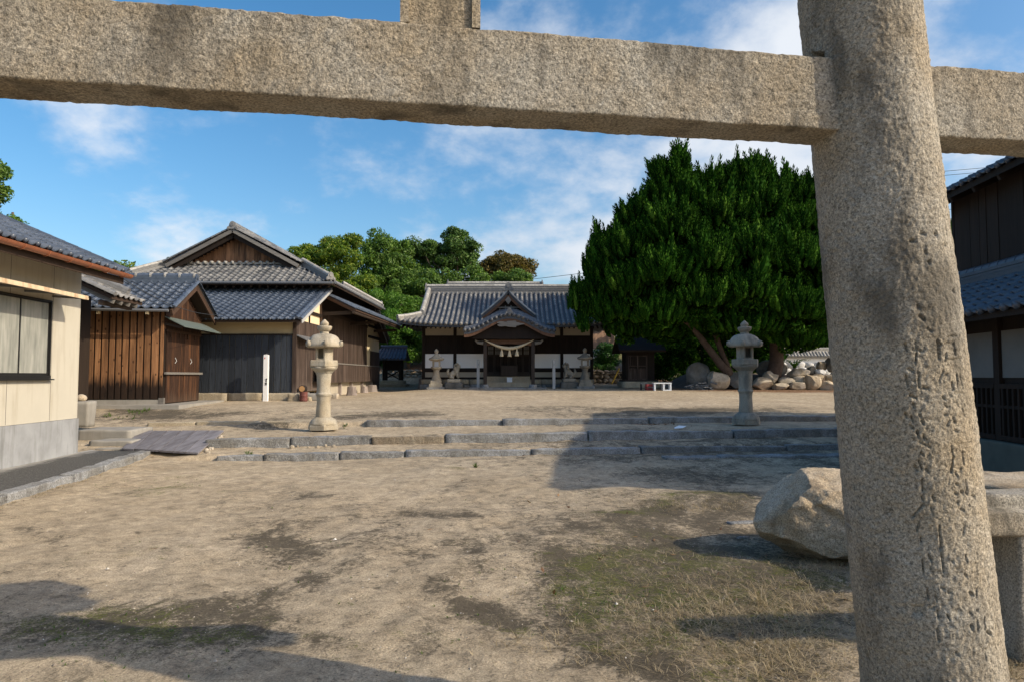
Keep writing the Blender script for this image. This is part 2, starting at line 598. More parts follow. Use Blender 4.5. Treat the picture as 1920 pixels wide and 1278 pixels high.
def build_materials():
    m_granite('torii_stone', (0.325, 0.303, 0.258), (0.070, 0.063, 0.052), speck=125, warm=(0.285, 0.235, 0.165), bumpd=0.0065, stain=0.72, bs_scale=85, st_edge=(0.50, 0.64))
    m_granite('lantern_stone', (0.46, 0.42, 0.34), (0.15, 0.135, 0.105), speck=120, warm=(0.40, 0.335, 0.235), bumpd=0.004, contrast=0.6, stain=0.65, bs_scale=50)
    m_granite('lantern_stone_shaded', (0.34, 0.305, 0.245), (0.09, 0.085, 0.075), speck=120, warm=(0.28, 0.25, 0.2), bumpd=0.004, contrast=0.6, stain=0.75, bs_scale=50)  # darker copy of lantern_stone with the shade put into its colour
    m_granite('kerb_granite', (0.31, 0.32, 0.33), (0.11, 0.105, 0.095), speck=60, warm=(0.20, 0.195, 0.18), bumpd=0.02, contrast=0.9, stain=0.6, bs_scale=26)
    m_granite('brown_kerb', (0.29, 0.25, 0.19), (0.10, 0.085, 0.065), speck=60, warm=(0.25, 0.2, 0.14), bumpd=0.02, contrast=0.8, stain=0.6, bs_scale=26)
    m_granite('boulder_stone', (0.53, 0.46, 0.36), (0.17, 0.13, 0.085), speck=100, warm=(0.42, 0.33, 0.22), bumpd=0.010, contrast=0.9, stain=0.6, bs_scale=55, blotch=1.6, st_edge=(0.50, 0.60))
    m_granite('garden_rock', (0.52, 0.46, 0.375), (0.20, 0.17, 0.13), speck=70, warm=(0.33, 0.27, 0.19), bumpd=0.014, contrast=0.5, stain=0.6, bs_scale=22)
    m_granite('dark_rock', (0.17, 0.165, 0.15), (0.05, 0.05, 0.045), speck=70, warm=(0.14, 0.13, 0.11), bumpd=0.014, contrast=0.5, stain=0.6, bs_scale=22)
    m_granite('foundation_stone', (0.42, 0.37, 0.28), (0.20, 0.17, 0.12), speck=60, warm=(0.36, 0.30, 0.21), bumpd=0.01, contrast=0.6, stain=0.4, bs_scale=28)
    m_granite('white_stone', (0.62, 0.62, 0.62), (0.40, 0.39, 0.37), speck=50, warm=(0.58, 0.57, 0.55), bumpd=0.01, contrast=0.4, stain=0.3, bs_scale=20)
    m_wood('shed_plank', (0.15, 0.066, 0.028), (0.40, 0.21, 0.10), grain=24, knots=0.85, low=(1.3, 1.66, (0.010, 0.007, 0.006)), vary=0.5, bump_d=0.008, streak=((0.10, 0.05, 0.025), 0.7))
    m_wood('shed_door_wood', (0.020, 0.010, 0.006), (0.052, 0.025, 0.014), grain=24, vary=0.6, streak=((0.16, 0.07, 0.03), 0.55), low=(0.55, 1.1, (0.08, 0.052, 0.036)))
    m_wood('gable_plank', (0.11, 0.05, 0.026), (0.34, 0.18, 0.095), grain=24, knots=0.3, vary=0.8, streak=((0.05, 0.03, 0.02), 0.8))
    m_wood('charred_plank', (0.015, 0.018, 0.024), (0.046, 0.055, 0.069), grain=24, knots=0.6, vary=0.55, bump_d=0.012, rough=0.55)
    m_wood('weathered_plank', (0.032, 0.021, 0.016), (0.075, 0.052, 0.041), grain=26, vary=0.6, streak=((0.17, 0.13, 0.11), 0.45), low=(0.8, 1.4, (0.15, 0.12, 0.10)))
    m_wood('dark_timber', (0.012, 0.008, 0.006), (0.030, 0.020, 0.014), grain=22, vary=0.3)
    m_wood('dark_timber_along', (0.026, 0.018, 0.013), (0.06, 0.042, 0.03), axis='y', grain=22, vary=0.3)
    m_wood('brown_timber', (0.036, 0.02, 0.013), (0.08, 0.047, 0.03), axis='x', grain=22, vary=0.3)
    m_wood('grey_timber', (0.12, 0.112, 0.10), (0.23, 0.215, 0.195), axis='x', grain=22, vary=0.3)
    m_wood('ramp_plank', (0.125, 0.118, 0.128), (0.25, 0.24, 0.255), axis='y', grain=20, vary=0.35, streak=((0.09, 0.08, 0.08), 0.6))
    m_wood('shrine_wood', (0.010, 0.006, 0.005), (0.023, 0.015, 0.011), grain=22, vary=0.4)
    m_wood('shrine_frame', (0.026, 0.020, 0.017), (0.055, 0.042, 0.034), grain=22, vary=0.2)
    m_wood('red_wood', (0.07, 0.037, 0.023), (0.15, 0.08, 0.048), axis='x', grain=20, vary=0.3)
    m_wood('far_plank', (0.34, 0.19, 0.12), (0.55, 0.36, 0.24), grain=18, vary=0.6)
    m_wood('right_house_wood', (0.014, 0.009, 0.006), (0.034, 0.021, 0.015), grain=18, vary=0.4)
    m_wood('log_end', (0.36, 0.19, 0.075), (0.52, 0.31, 0.14), axis='y', grain=30, vary=0.3)
    m_wood('stump_wood', (0.20, 0.165, 0.145), (0.36, 0.31, 0.28), grain=30, vary=0.4, streak=((0.10, 0.075, 0.06), 0.6))
    m_plain('cream_wall', (0.49, 0.46, 0.385), 0.85, 0.2, 0.10, 1.5, 0.0015, 160, grime=((0.30, 0.25, 0.17), 0.42))
    m_plain('concrete_foot', (0.31, 0.32, 0.33), 0.85, 0.2, 0.4, 2.2, 0.003, 60, grime=((0.15, 0.15, 0.145), 0.75))
    m_plain('green_grey_concrete', (0.12, 0.125, 0.105), 0.9, 0.2, 0.4, 2.2, 0.004, 60)  # dark green-grey version of the concrete
    m_plain('concrete', (0.29, 0.275, 0.245), 0.9, 0.2, 0.35, 3.0, 0.004, 60, grime=((0.2, 0.185, 0.16), 0.55))
    m_plain('ochre_plaster', (0.50, 0.40, 0.235), 0.9, 0.1, 0.14, 2.5, 0.002, 90)
    m_plain('pale_plaster', (0.74, 0.63, 0.42), 0.9, 0.1, 0.12, 2.5, 0.002, 90)
    m_plain('white_plaster', (0.88, 0.88, 0.88), 0.7, 0.3, 0.05, 1.2, 0.001, 60)
    m_plain('old_plaster', (0.42, 0.375, 0.30), 0.9, 0.1, 0.14, 2.0, 0.002, 60)
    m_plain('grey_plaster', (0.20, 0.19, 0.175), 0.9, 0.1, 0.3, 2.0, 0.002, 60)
    m_plain('copper_gutter', (0.33, 0.125, 0.065), 0.38, 0.5, 0.3, 5.0, 0.0, metal=0.35, grime=((0.13, 0.055, 0.035), 0.5))
    m_plain('rusty_metal', (0.62, 0.50, 0.34), 0.7, 0.3, 0.3, 6.0, 0.001, 40, grime=((0.28, 0.115, 0.04), 0.9))
    m_plain('grey_metal', (0.20, 0.205, 0.21), 0.5, 0.5, 0.25, 6.0, metal=0.4)
    m_plain('green_metal', (0.13, 0.16, 0.145), 0.55, 0.4, 0.35, 9.0, metal=0.2)
    m_plain('window_frame_metal', (0.025, 0.025, 0.026), 0.35, 0.5, 0.15, 8.0, metal=0.4)
    m_plain('white_paint', (0.80, 0.80, 0.79), 0.5, 0.4, 0.06, 4.0)
    m_plain('grey_and_shade_paint', (0.42, 0.42, 0.41), 0.55, 0.4, 0.1, 4.0)  # truly grey parts, and the painted shade of the porch posts
    m_plain('black_paint', (0.015, 0.015, 0.016), 0.5, 0.4, 0.1, 4.0)
    m_plain('ink_grey', (0.22, 0.25, 0.27), 0.6, 0.3, 0.1, 4.0)
    m_plain('red_paint', (0.55, 0.07, 0.06), 0.5, 0.4, 0.15, 4.0)
    m_plain('rust_red', (0.16, 0.055, 0.045), 0.7, 0.3, 0.4, 12.0, 0.002, 60, grime=((0.08, 0.035, 0.03), 0.6))
    m_plain('rope_straw', (0.56, 0.47, 0.32), 0.9, 0.1, 0.3, 30.0, 0.004, 120)
    m_plain('lamp_glass', (0.85, 0.86, 0.88), 0.2, 0.5, 0.03, 3.0)
    m_plain('yellow_plastic', (0.70, 0.47, 0.06), 0.5, 0.4, 0.1, 4.0)
    m_plain('blue_white_plastic', (0.66, 0.70, 0.74), 0.4, 0.4, 0.06, 4.0)
    m_plain('red_plastic', (0.27, 0.035, 0.035), 0.5, 0.4, 0.1, 4.0)
    m_plain('dark_metal', (0.03, 0.03, 0.032), 0.5, 0.4, 0.1, 4.0)
    m_plain('wire_black', (0.03, 0.035, 0.04), 0.6, 0.3, 0.0, 4.0)
    m_plain('paper_white', (0.78, 0.80, 0.82), 0.7, 0.2, 0.05, 4.0)
    m_plain('soffit_wood', (0.045, 0.03, 0.022), 0.85, 0.2, 0.3, 5.0)
    m_plain('bark', (0.13, 0.10, 0.08), 0.95, 0.1, 0.6, 8.0, 0.02, 14)
    m_plain('juniper_bark', (0.078, 0.060, 0.052), 0.95, 0.1, 0.6, 7.0, 0.03, 12)
    m_plain('void_dark', (0.008, 0.007, 0.006), 0.95, 0.05, 0.1, 4.0)
    m_tile('glazed_tile', [(0.050, 0.062, 0.084), (0.064, 0.078, 0.104), (0.082, 0.098, 0.128)], 0.36, 0.5, 0.12, (0.15, 0.17, 0.2))
    m_tile('blue_tile', [(0.055, 0.070, 0.098), (0.072, 0.09, 0.122), (0.09, 0.11, 0.145)], 0.30, 0.6, 0.08, (0.18, 0.2, 0.24))
    m_tile('old_tile', [(0.085, 0.088, 0.092), (0.13, 0.132, 0.135), (0.21, 0.205, 0.195), (0.12, 0.122, 0.125), (0.26, 0.255, 0.245), (0.10, 0.10, 0.105)], 0.5, 0.4, 0.35, (0.32, 0.32, 0.315))
    m_tile('shrine_tile', [(0.085, 0.09, 0.10), (0.13, 0.133, 0.14), (0.21, 0.205, 0.195), (0.11, 0.112, 0.12), (0.28, 0.265, 0.24)], 0.5, 0.4, 0.45, (0.42, 0.40, 0.36))
    m_tile('shrine_pan_tile', [(0.028, 0.034, 0.045), (0.05, 0.056, 0.068)], 0.5, 0.4, 0.2, (0.12, 0.12, 0.12))
    m_tile('porch_tile', [(0.045, 0.052, 0.066), (0.075, 0.08, 0.092), (0.12, 0.12, 0.122)], 0.5, 0.4, 0.3, (0.3, 0.29, 0.27))  # shrine tile darkened to paint in the shade on porch and dormer
    m_tile('pale_tile', [(0.27, 0.26, 0.235), (0.36, 0.345, 0.315), (0.42, 0.405, 0.37)], 0.6, 0.3, 0.5, (0.13, 0.125, 0.12))
    m_tile('navy_tile', [(0.035, 0.045, 0.07), (0.05, 0.06, 0.085)], 0.35, 0.5, 0.1, (0.15, 0.16, 0.18))
    m_leaf('juniper_leaf', [(0.0, (0.007, 0.026, 0.004)), (0.5, (0.015, 0.054, 0.005)), (0.85, (0.034, 0.098, 0.009)), (1.0, (0.075, 0.15, 0.018))], 0.10, 0.85, 0.04)
    m_leaf('leaf_mid', [(0.0, (0.045, 0.095, 0.016)), (0.5, (0.085, 0.17, 0.028)), (1.0, (0.16, 0.25, 0.045))], 0.32)
    m_leaf('leaf_dark', [(0.0, (0.036, 0.078, 0.016)), (0.5, (0.068, 0.14, 0.028)), (1.0, (0.12, 0.20, 0.042))], 0.28)
    m_leaf('leaf_yellow', [(0.0, (0.055, 0.115, 0.015)), (0.5, (0.11, 0.19, 0.024)), (1.0, (0.24, 0.28, 0.03))], 0.38)
    m_leaf('leaf_olive', [(0.0, (0.07, 0.07, 0.018)), (0.5, (0.13, 0.105, 0.028)), (1.0, (0.20, 0.14, 0.04))], 0.3)
    m_leaf('leaf_bright', [(0.0, (0.05, 0.12, 0.014)), (0.5, (0.09, 0.2, 0.022)), (1.0, (0.15, 0.27, 0.035))], 0.38)
    m_leaf('leaf_camellia', [(0.0, (0.014, 0.06, 0.010)), (0.6, (0.035, 0.13, 0.02)), (1.0, (0.08, 0.2, 0.035))], 0.2, 0.45, 0.3)
    m_leaf('grass_green', [(0.0, (0.05, 0.10, 0.015)), (0.6, (0.09, 0.16, 0.025)), (1.0, (0.15, 0.2, 0.04))], 0.3)
    m_leaf('grass_dry', [(0.0, (0.20, 0.15, 0.085)), (0.5, (0.33, 0.26, 0.16)), (1.0, (0.48, 0.40, 0.27))], 0.2)
    m_leaf('litter_leaf', [(0.0, (0.10, 0.05, 0.025)), (0.5, (0.17, 0.09, 0.045)), (1.0, (0.28, 0.17, 0.08))], 0.1)
    # frosted window pane: milky glass with a pale curtain close behind it
    m, nt, bs, pos, rnd, out = new_mat('frosted_glass')
    n = noise(nt, scaled(nt, pos, (4, 4, 0.6)), 2.0, 4, 0.6)
    c = ramp(nt, n, [(0.3, (0.20, 0.21, 0.19)), (0.7, (0.40, 0.40, 0.36))])
    setc(nt, bs, c, 0.22, 0.5)
    bump(nt, bs, noise(nt, pos, 220, 2, 0.5), 0.0006, 0.6)
    m, nt, bs, pos, rnd, out = new_mat('pebble')
    c = ramp(nt, rnd, [(0, (0.14, 0.12, 0.10)), (0.6, (0.34, 0.29, 0.23)), (0.93, (0.52, 0.48, 0.42)), (1, (0.7, 0.7, 0.68))])
    setc(nt, bs, c, 0.85, 0.2)
    # dark asphalt of the walkway with sand blown over it
    m, nt, bs, pos, rnd, out = new_mat('asphalt')
    n = noise(nt, pos, 45, 6, 0.8)
    c = ramp(nt, n, [(0.35, (0.03, 0.03, 0.03)), (0.5, (0.075, 0.074, 0.07)), (0.66, (0.17, 0.165, 0.155))])
    att = nd(nt, 'ShaderNodeAttribute', attribute_name='sand').outputs['Fac']
    w = noise(nt, scaled(nt, pos, (5.0, 0.9, 1)), 2.0, 5, 0.65)
    f = mth(nt, 'ADD', att, mth(nt, 'MULTIPLY', mth(nt, 'SUBTRACT', w, 0.5), 1.3))
    c = mixc(nt, ramp(nt, f, [(0.45, 0.0), (0.9, 1.0)]), c, (0.34, 0.325, 0.295))
    setc(nt, bs, c, 0.9, 0.2)
    bump(nt, bs, n, 0.004, 0.8)
    # the yard: decomposed granite, dark moss crust and thin turf by painted masks broken up by noise
    m, nt, bs, pos, rnd, out = new_mat('yard_soil')
    sep = nd(nt, 'ShaderNodeSeparateXYZ', {0: pos})
    p = nd(nt, 'ShaderNodeCombineXYZ', {0: sep.outputs[0], 1: sep.outputs[1], 2: 0.0}).outputs[0]
    g1 = noise(nt, p, 0.55, 5, 0.6, 0.4)
    c = ramp(nt, g1, [(0.3, (0.36, 0.29, 0.20)), (0.55, (0.435, 0.355, 0.25)), (0.75, (0.495, 0.41, 0.30))])
    grit = noise(nt, p, 70, 3, 0.8)
    c = mixc(nt, 0.9, c, ramp(nt, grit, [(0.30, 0.50), (0.5, 1.0), (0.70, 1.45)]), 'MULTIPLY')
    frac = noise(nt, p, 4.0, 14, 0.86, 0.3)
    c = mixc(nt, 0.9, c, ramp(nt, frac, [(0.36, 0.42), (0.5, 1.0), (0.64, 1.40)]), 'MULTIPLY')
    mid = noise(nt, p, 7.0, 6, 0.68, 0.6)
    c = mixc(nt, 0.55, c, ramp(nt, mid, [(0.3, 0.62), (0.55, 1.0), (0.8, 1.2)]), 'MULTIPLY')
    dk = nd(nt, 'ShaderNodeAttribute', attribute_name='crust').outputs['Fac']
    ms = nd(nt, 'ShaderNodeAttribute', attribute_name='moss').outputs['Fac']
    lt = nd(nt, 'ShaderNodeAttribute', attribute_name='litter').outputs['Fac']
    br = noise(nt, p, 7.5, 10, 0.78, 1.1)
    br2 = noise(nt, p, 24.0, 7, 0.80, 0.5)
    br3 = noise(nt, scaled(nt, p, (1.0, 0.55, 1.0)), 1.7, 7, 0.72, 1.2)
    brk = mth(nt, 'ADD', mth(nt, 'ADD', mth(nt, 'MULTIPLY', br, 0.45), mth(nt, 'MULTIPLY', br3, 0.42)), mth(nt, 'MULTIPLY', br2, 0.38))
    fd = ramp(nt, mth(nt, 'ADD', mth(nt, 'MULTIPLY', dk, 0.29), brk), [(0.70, 0.0), (0.79, 1.0)])
    c = mixc(nt, mth(nt, 'MULTIPLY', fd, 0.85), c, mixc(nt, br2, (0.040, 0.034, 0.026), (0.095, 0.080, 0.058)))
    brm = mth(nt, 'ADD', mth(nt, 'MULTIPLY', noise(nt, p, 4.5, 10, 0.8, 1.0), 0.7), mth(nt, 'MULTIPLY', noise(nt, p, 55.0, 4, 0.75, 0.4), 0.55))
    fm = ramp(nt, mth(nt, 'ADD', mth(nt, 'MULTIPLY', ms, 0.28), brm), [(0.73, 0.0), (0.80, 1.0)])
    c = mixc(nt, mth(nt, 'MULTIPLY', fm, 0.85), c, mixc(nt, br2, (0.050, 0.064, 0.011), (0.16, 0.17, 0.036)))
    fl = ramp(nt, mth(nt, 'ADD', mth(nt, 'MULTIPLY', lt, 0.7), brk), [(0.78, 0.0), (1.0, 1.0)])
    c = mixc(nt, mth(nt, 'MULTIPLY', fl, 0.8), c, (0.17, 0.085, 0.045))
    fp = noise(nt, p, 42.0, 4, 0.75, 0.5)
    fpm = mth(nt, 'ADD', fp, mth(nt, 'MULTIPLY', mth(nt, 'ADD', dk, ms), 0.11))
    c = mixc(nt, ramp(nt, fpm, [(0.60, 0.0), (0.68, 0.75)]), c, (0.07, 0.06, 0.044))
    setc(nt, bs, c, 0.95, 0.12)
    h = mth(nt, 'ADD', mth(nt, 'MULTIPLY', br, 1.0), mth(nt, 'ADD', mth(nt, 'MULTIPLY', br2, 0.5), mth(nt, 'MULTIPLY', grit, 0.3)))
    bump(nt, bs, h, 0.020, 0.9)
build_materials()

# ------------------------------------------------------------------ ground
P_MAIN = ([-200, 13.86, 14.0, 15.02, 15.16, 17.22, 17.36, 37, 44, 45.6, 52, 62, 80, 150, 400],
          [0, 0.0, 0.125, 0.17, 0.335, 0.38, 0.495, 1.02, 1.15, 1.9, 3.6, 5.6, 7.0, 8.0, 8.0])
P_LEFT = ([-200, 13.3, 16.0, 20, 25, 40, 44.4, 45.6, 52, 62, 80, 150, 400],
          [0, 0.0, 0.36, 0.62, 0.72, 0.82, 1.1, 1.9, 3.6, 5.6, 7.0, 8.0, 8.0])
P_RIGHT = ([-200, 13.5, 18.5, 37, 44, 50, 60, 80, 150, 400],
           [0, 0.0, 0.5, 1.02, 1.15, 1.5, 3.0, 6.0, 8.0, 8.0])

def gz(x, y, detail=True):
    x, y = np.asarray(x, float), np.asarray(y, float)
    yp = y - 0.104 * np.clip(x, -12, 14)
    z = np.interp(yp, *P_MAIN)
    zl = np.interp(y, *P_LEFT)
    zr = np.interp(yp, *P_RIGHT)
    wl = sstep(-5.9, -6.9, x)
    w2 = sstep(-2.5, -7.0, x)
    w = np.where(y < 22, wl, w2 * sstep(18, 24, y) + wl * (1 - sstep(18, 24, y)))
    z = z * (1 - w) + zl * w
    wr = sstep(9.0, 10.0, x)
    z = z * (1 - wr) + zr * wr
    z = z + 0.0075 * np.clip(x, -6, 10) * sstep(11, 14, y) * (1 - w)
    if detail:
        q = np.stack([x, y, np.zeros_like(x)], -1)
        z = z + 0.022 * fbm(q, 0.45, 3, 5) * sstep(200, 60, y)
    return z

def G(x, y):
    return float(gz(np.array([x]), np.array([y]))[0])

def ground_pt(px, py):
    """where the ray through a pixel meets the yard"""
    ys = np.linspace(2.5, 70, 6000)
    vx, vy = (px - 960) / F, (639 - py) / F
    dy = math.cos(PITCH) - vy * math.sin(PITCH)
    dz = math.sin(PITCH) + vy * math.cos(PITCH)
    t = ys / dy
    xs = vx * t
    zs = CAMZ + dz * t
    i = np.argmax(zs < gz(xs, ys, False))
    return float(xs[i]), float(ys[i])

def axis_lines(lo, hi, step, far, grow=1.12):
    c = list(np.arange(lo, hi + 1e-6, step))
    s, v = step, c[-1]
    while v < far:
        s *= grow
        v += s
        c.append(v)
    s, v = step, c[0]
    while v > -far:
        s *= grow
        v -= s
        c.insert(0, v)
    return np.array(c)

def build_ground():
    xs = axis_lines(-9.5, 9.5, 0.055, 420)
    ys = [2.2]
    while ys[-1] < 13.7:
        ys.append(ys[-1] + 0.05)
    while ys[-1] < 19.8:
        ys.append(ys[-1] + 0.035)
    s = 0.05
    while ys[-1] < 420:
        s = min(s * 1.03, 12) if ys[-1] > 46 else min(s * 1.03, 0.25)
        ys.append(ys[-1] + s)
    s, lo = 0.05, []
    v = 2.2
    while v > -200:
        s *= 1.18
        v -= s
        lo.insert(0, v)
    ys = np.array(lo + ys)
    X, Y = np.meshgrid(xs, ys)
    Z = gz(X, Y)
    q = np.stack([X, Y, 0 * X], -1)
    near = sstep(26, 10, Y) * sstep(14, 10, np.abs(X))
    Z = Z + near * (0.016 * fbm(q, 1.6, 5, 9, 0.6) + 0.004 * fbm(q, 11, 2, 3))
    # masks painted where the photograph shows dark crust, moss and leaf litter (soft blobs: px, py, half width and height in pixels, amount)
    crust = np.zeros_like(X)
    moss = np.zeros_like(X)
    litter = np.zeros_like(X)
    W = q + np.minimum(1.0, Y / 7)[..., None] * 0.75 * np.stack([fbm(q, 0.8, 5, 40), fbm(q, 0.8, 5, 50), 0 * X], -1)
    def blob(A, px, py, rx, ry, amt):
        cx, cy = ground_pt(px, py)
        x1, _ = ground_pt(px + rx, py)
        _, y0 = ground_pt(px, py - ry)
        _, y1 = ground_pt(px, min(py + ry, 1290))
        sx, sy = abs(x1 - cx) + 0.05, max(abs(y0 - y1) / 2, 0.08)
        d = ((W[..., 0] - cx) / sx) ** 2 + ((W[..., 1] - cy) / sy) ** 2
        np.maximum(A, amt * np.exp(-d * 0.8), out=A)
    for b in [(500, 1020, 95, 45, .62), (585, 990, 60, 25, .45), (610, 1100, 110, 32, .62), (815, 975, 50, 24, .62), (940, 1020, 60, 30, .5),
              (860, 1115, 60, 30, .75), (470, 960, 40, 14, .4), (655, 925, 50, 12, .4), (780, 1050, 40, 20, .4), (330, 1150, 160, 40, .7),
              (180, 1170, 150, 30, .55), (420, 1200, 90, 40, .6), (1130, 840, 300, 40, .42), (1350, 890, 220, 30, .5), (1250, 1040, 280, 160, .62), (1420, 960, 160, 90, .6), (1080, 1180, 160, 70, .6), (1450, 1200, 200, 80, .62), (700, 1000, 420, 120, .3), (250, 1170, 300, 60, .62), (1450, 850, 200, 40, .55), (1080, 985, 130, 22, .55), (1230, 960, 180, 30, .72), (1330, 930, 120, 14, .7),
              (1200, 885, 120, 16, .45), (1330, 880, 160, 16, .55), (1150, 1050, 120, 50, .72), (1060, 1120, 90, 45, .72), (1300, 1090, 160, 60, .6),
              (1120, 1230, 150, 40, .78), (960, 1250, 60, 20, .5), (1400, 1180, 180, 50, .65), (1480, 1250, 200, 40, .7), (700, 780, 130, 9, .6), (1000, 765, 90, 6, .45),
              (520, 790, 60, 8, .5), (830, 825, 60, 6, .6), (1280, 770, 260, 9, .7), (1300, 845, 250, 10, .55), (250, 1230, 250, 30, .5), (1040, 790, 80, 5, .5), (1400, 820, 150, 7, .65),
              (110, 1010, 40, 15, .35), (300, 775, 90, 12, .8), (430, 775, 110, 8, .6), (40, 1040, 60, 14, .3), (700, 1225, 120, 40, .25), (240, 905, 30, 6, .3), (860, 1000, 30, 40, .35), (1000, 930, 40, 20, .3)]:
        blob(crust, *b)
    for b in [(300, 905, 70, 9, .55), (250, 1030, 50, 10, .35), (160, 1215, 130, 30, .62), (330, 1210, 90, 22, .55), (430, 930, 40, 7, .3),
              (1200, 950, 110, 14, .5), (1130, 1085, 110, 40, .62), (1090, 1130, 70, 35, .6), (1330, 1130, 90, 40, .6), (1230, 1090, 180, 90, .45), (1300, 930, 120, 16, .5), (150, 1160, 160, 40, .5), (1440, 1080, 60, 18, .6), (1250, 1190, 110, 30, .62),
              (1100, 1190, 80, 20, .6), (1500, 1180, 90, 30, .55), (1330, 1240, 120, 20, .5), (900, 880, 20, 4, .4), (180, 770, 40, 6, .4), (700, 1190, 60, 12, .3), (870, 1140, 50, 12, .4), (500, 1240, 80, 14, .3)]:
        blob(moss, *b)
    for b in [(1450, 731, 160, 4, .75), (1300, 727, 90, 5, .7), (1200, 722, 60, 5, .4), (1230, 794, 40, 3, .6), (1020, 850, 60, 4, .4), (1150, 790, 40, 3, .5), (255, 1030, 22, 4, .6)]:
        blob(litter, *b)
    bank = sstep(44.5, 46.5, Y) * sstep(50, 47, Y) * 0.6
    litter = np.maximum(litter, bank)
    moss = np.maximum(moss, 1.3 * sstep(46, 51, Y))
    b = MB()
    b.grid(np.stack([X, Y, Z], -1))
    me = b.mesh('ground', 'yard_soil', True)
    for nm, A in (('crust', crust), ('moss', moss), ('litter', litter)):
        at = me.attributes.new(nm, 'FLOAT', 'POINT')
        at.data.foreach_set('value', A.reshape(-1).astype(np.float32))
    return link('ground', me, None, 'structure')
build_ground()

# ------------------------------------------------------------------ step kerbs, walkway, ramp
def kerb_row(parent, y0, z0, x0, x1, lens, H, W, seed, mat='kerb_granite', amp=0.013, skip=(), brown=()):
    rs = random.Random(seed)
    x = x0
    k = 0
    while x < x1:
        L = lens[k % len(lens)] * rs.uniform(0.95, 1.05)
        L = min(L, x1 - x + 0.2)
        if k not in skip:
            V, Fa = rough_block(L - 0.018, W, H, seed * 50 + k, 22, amp, 0.013, 5.0)
            b = MB()
            b.addn(V, Fa)
            xc = x + L / 2
            yc = y0 + 0.104 * xc + rs.uniform(-0.025, 0.025)
            zc = z0 + 0.0075 * max(-6, min(10, xc)) + rs.uniform(-0.02, 0.012)
            M = Matrix.Translation((xc, yc, zc)) @ Matrix.Rotation(0.104 + rs.uniform(-0.015, 0.015), 4, 'Z') @ Matrix.Rotation(rs.uniform(-0.012, 0.012), 4, 'Y')
            link('kerb_stone', b.mesh('kerb_stone', 'brown_kerb' if k in brown else mat, True), parent, None, None, M)
        x += L
        k += 1

def build_steps():
    st = thing('stone_steps', None, None, (0, 0, 0), 0, None, 'structure')
    kerb_row(st, 13.93, -0.105, -5.7, 9.2, [0.9, 1.5, 1.2, 2.6, 2.2, 3.3, 1.5, 1.3, 0.8], 0.23, 0.26, 3, brown=(7, 8))
    kerb_row(st, 15.09, 0.11, -6.4, 9.4, [1.75, 1.7, 1.55, 3.0, 3.4, 2.6, 1.0, 1.0], 0.24, 0.26, 4, brown=(2,))
    kerb_row(st, 17.28, 0.325, -3.6, 9.8, [3.3, 3.6, 2.4, 2.9, 2.0], 0.20, 0.24, 5)
    # the older dressed edge left of the lantern and the sunk slabs in front of the lowest step
    kerb_row(st, 17.7, 0.33, -8.9, -4.8, [1.1, 1.5, 1.4, 0.9], 0.20, 0.2, 6, 'foundation_stone', 0.01)
    kerb_row(st, 12.9, -0.13, 2.9, 8.9, [1.1, 2.4, 1.5], 0.17, 0.3, 7)
build_steps()
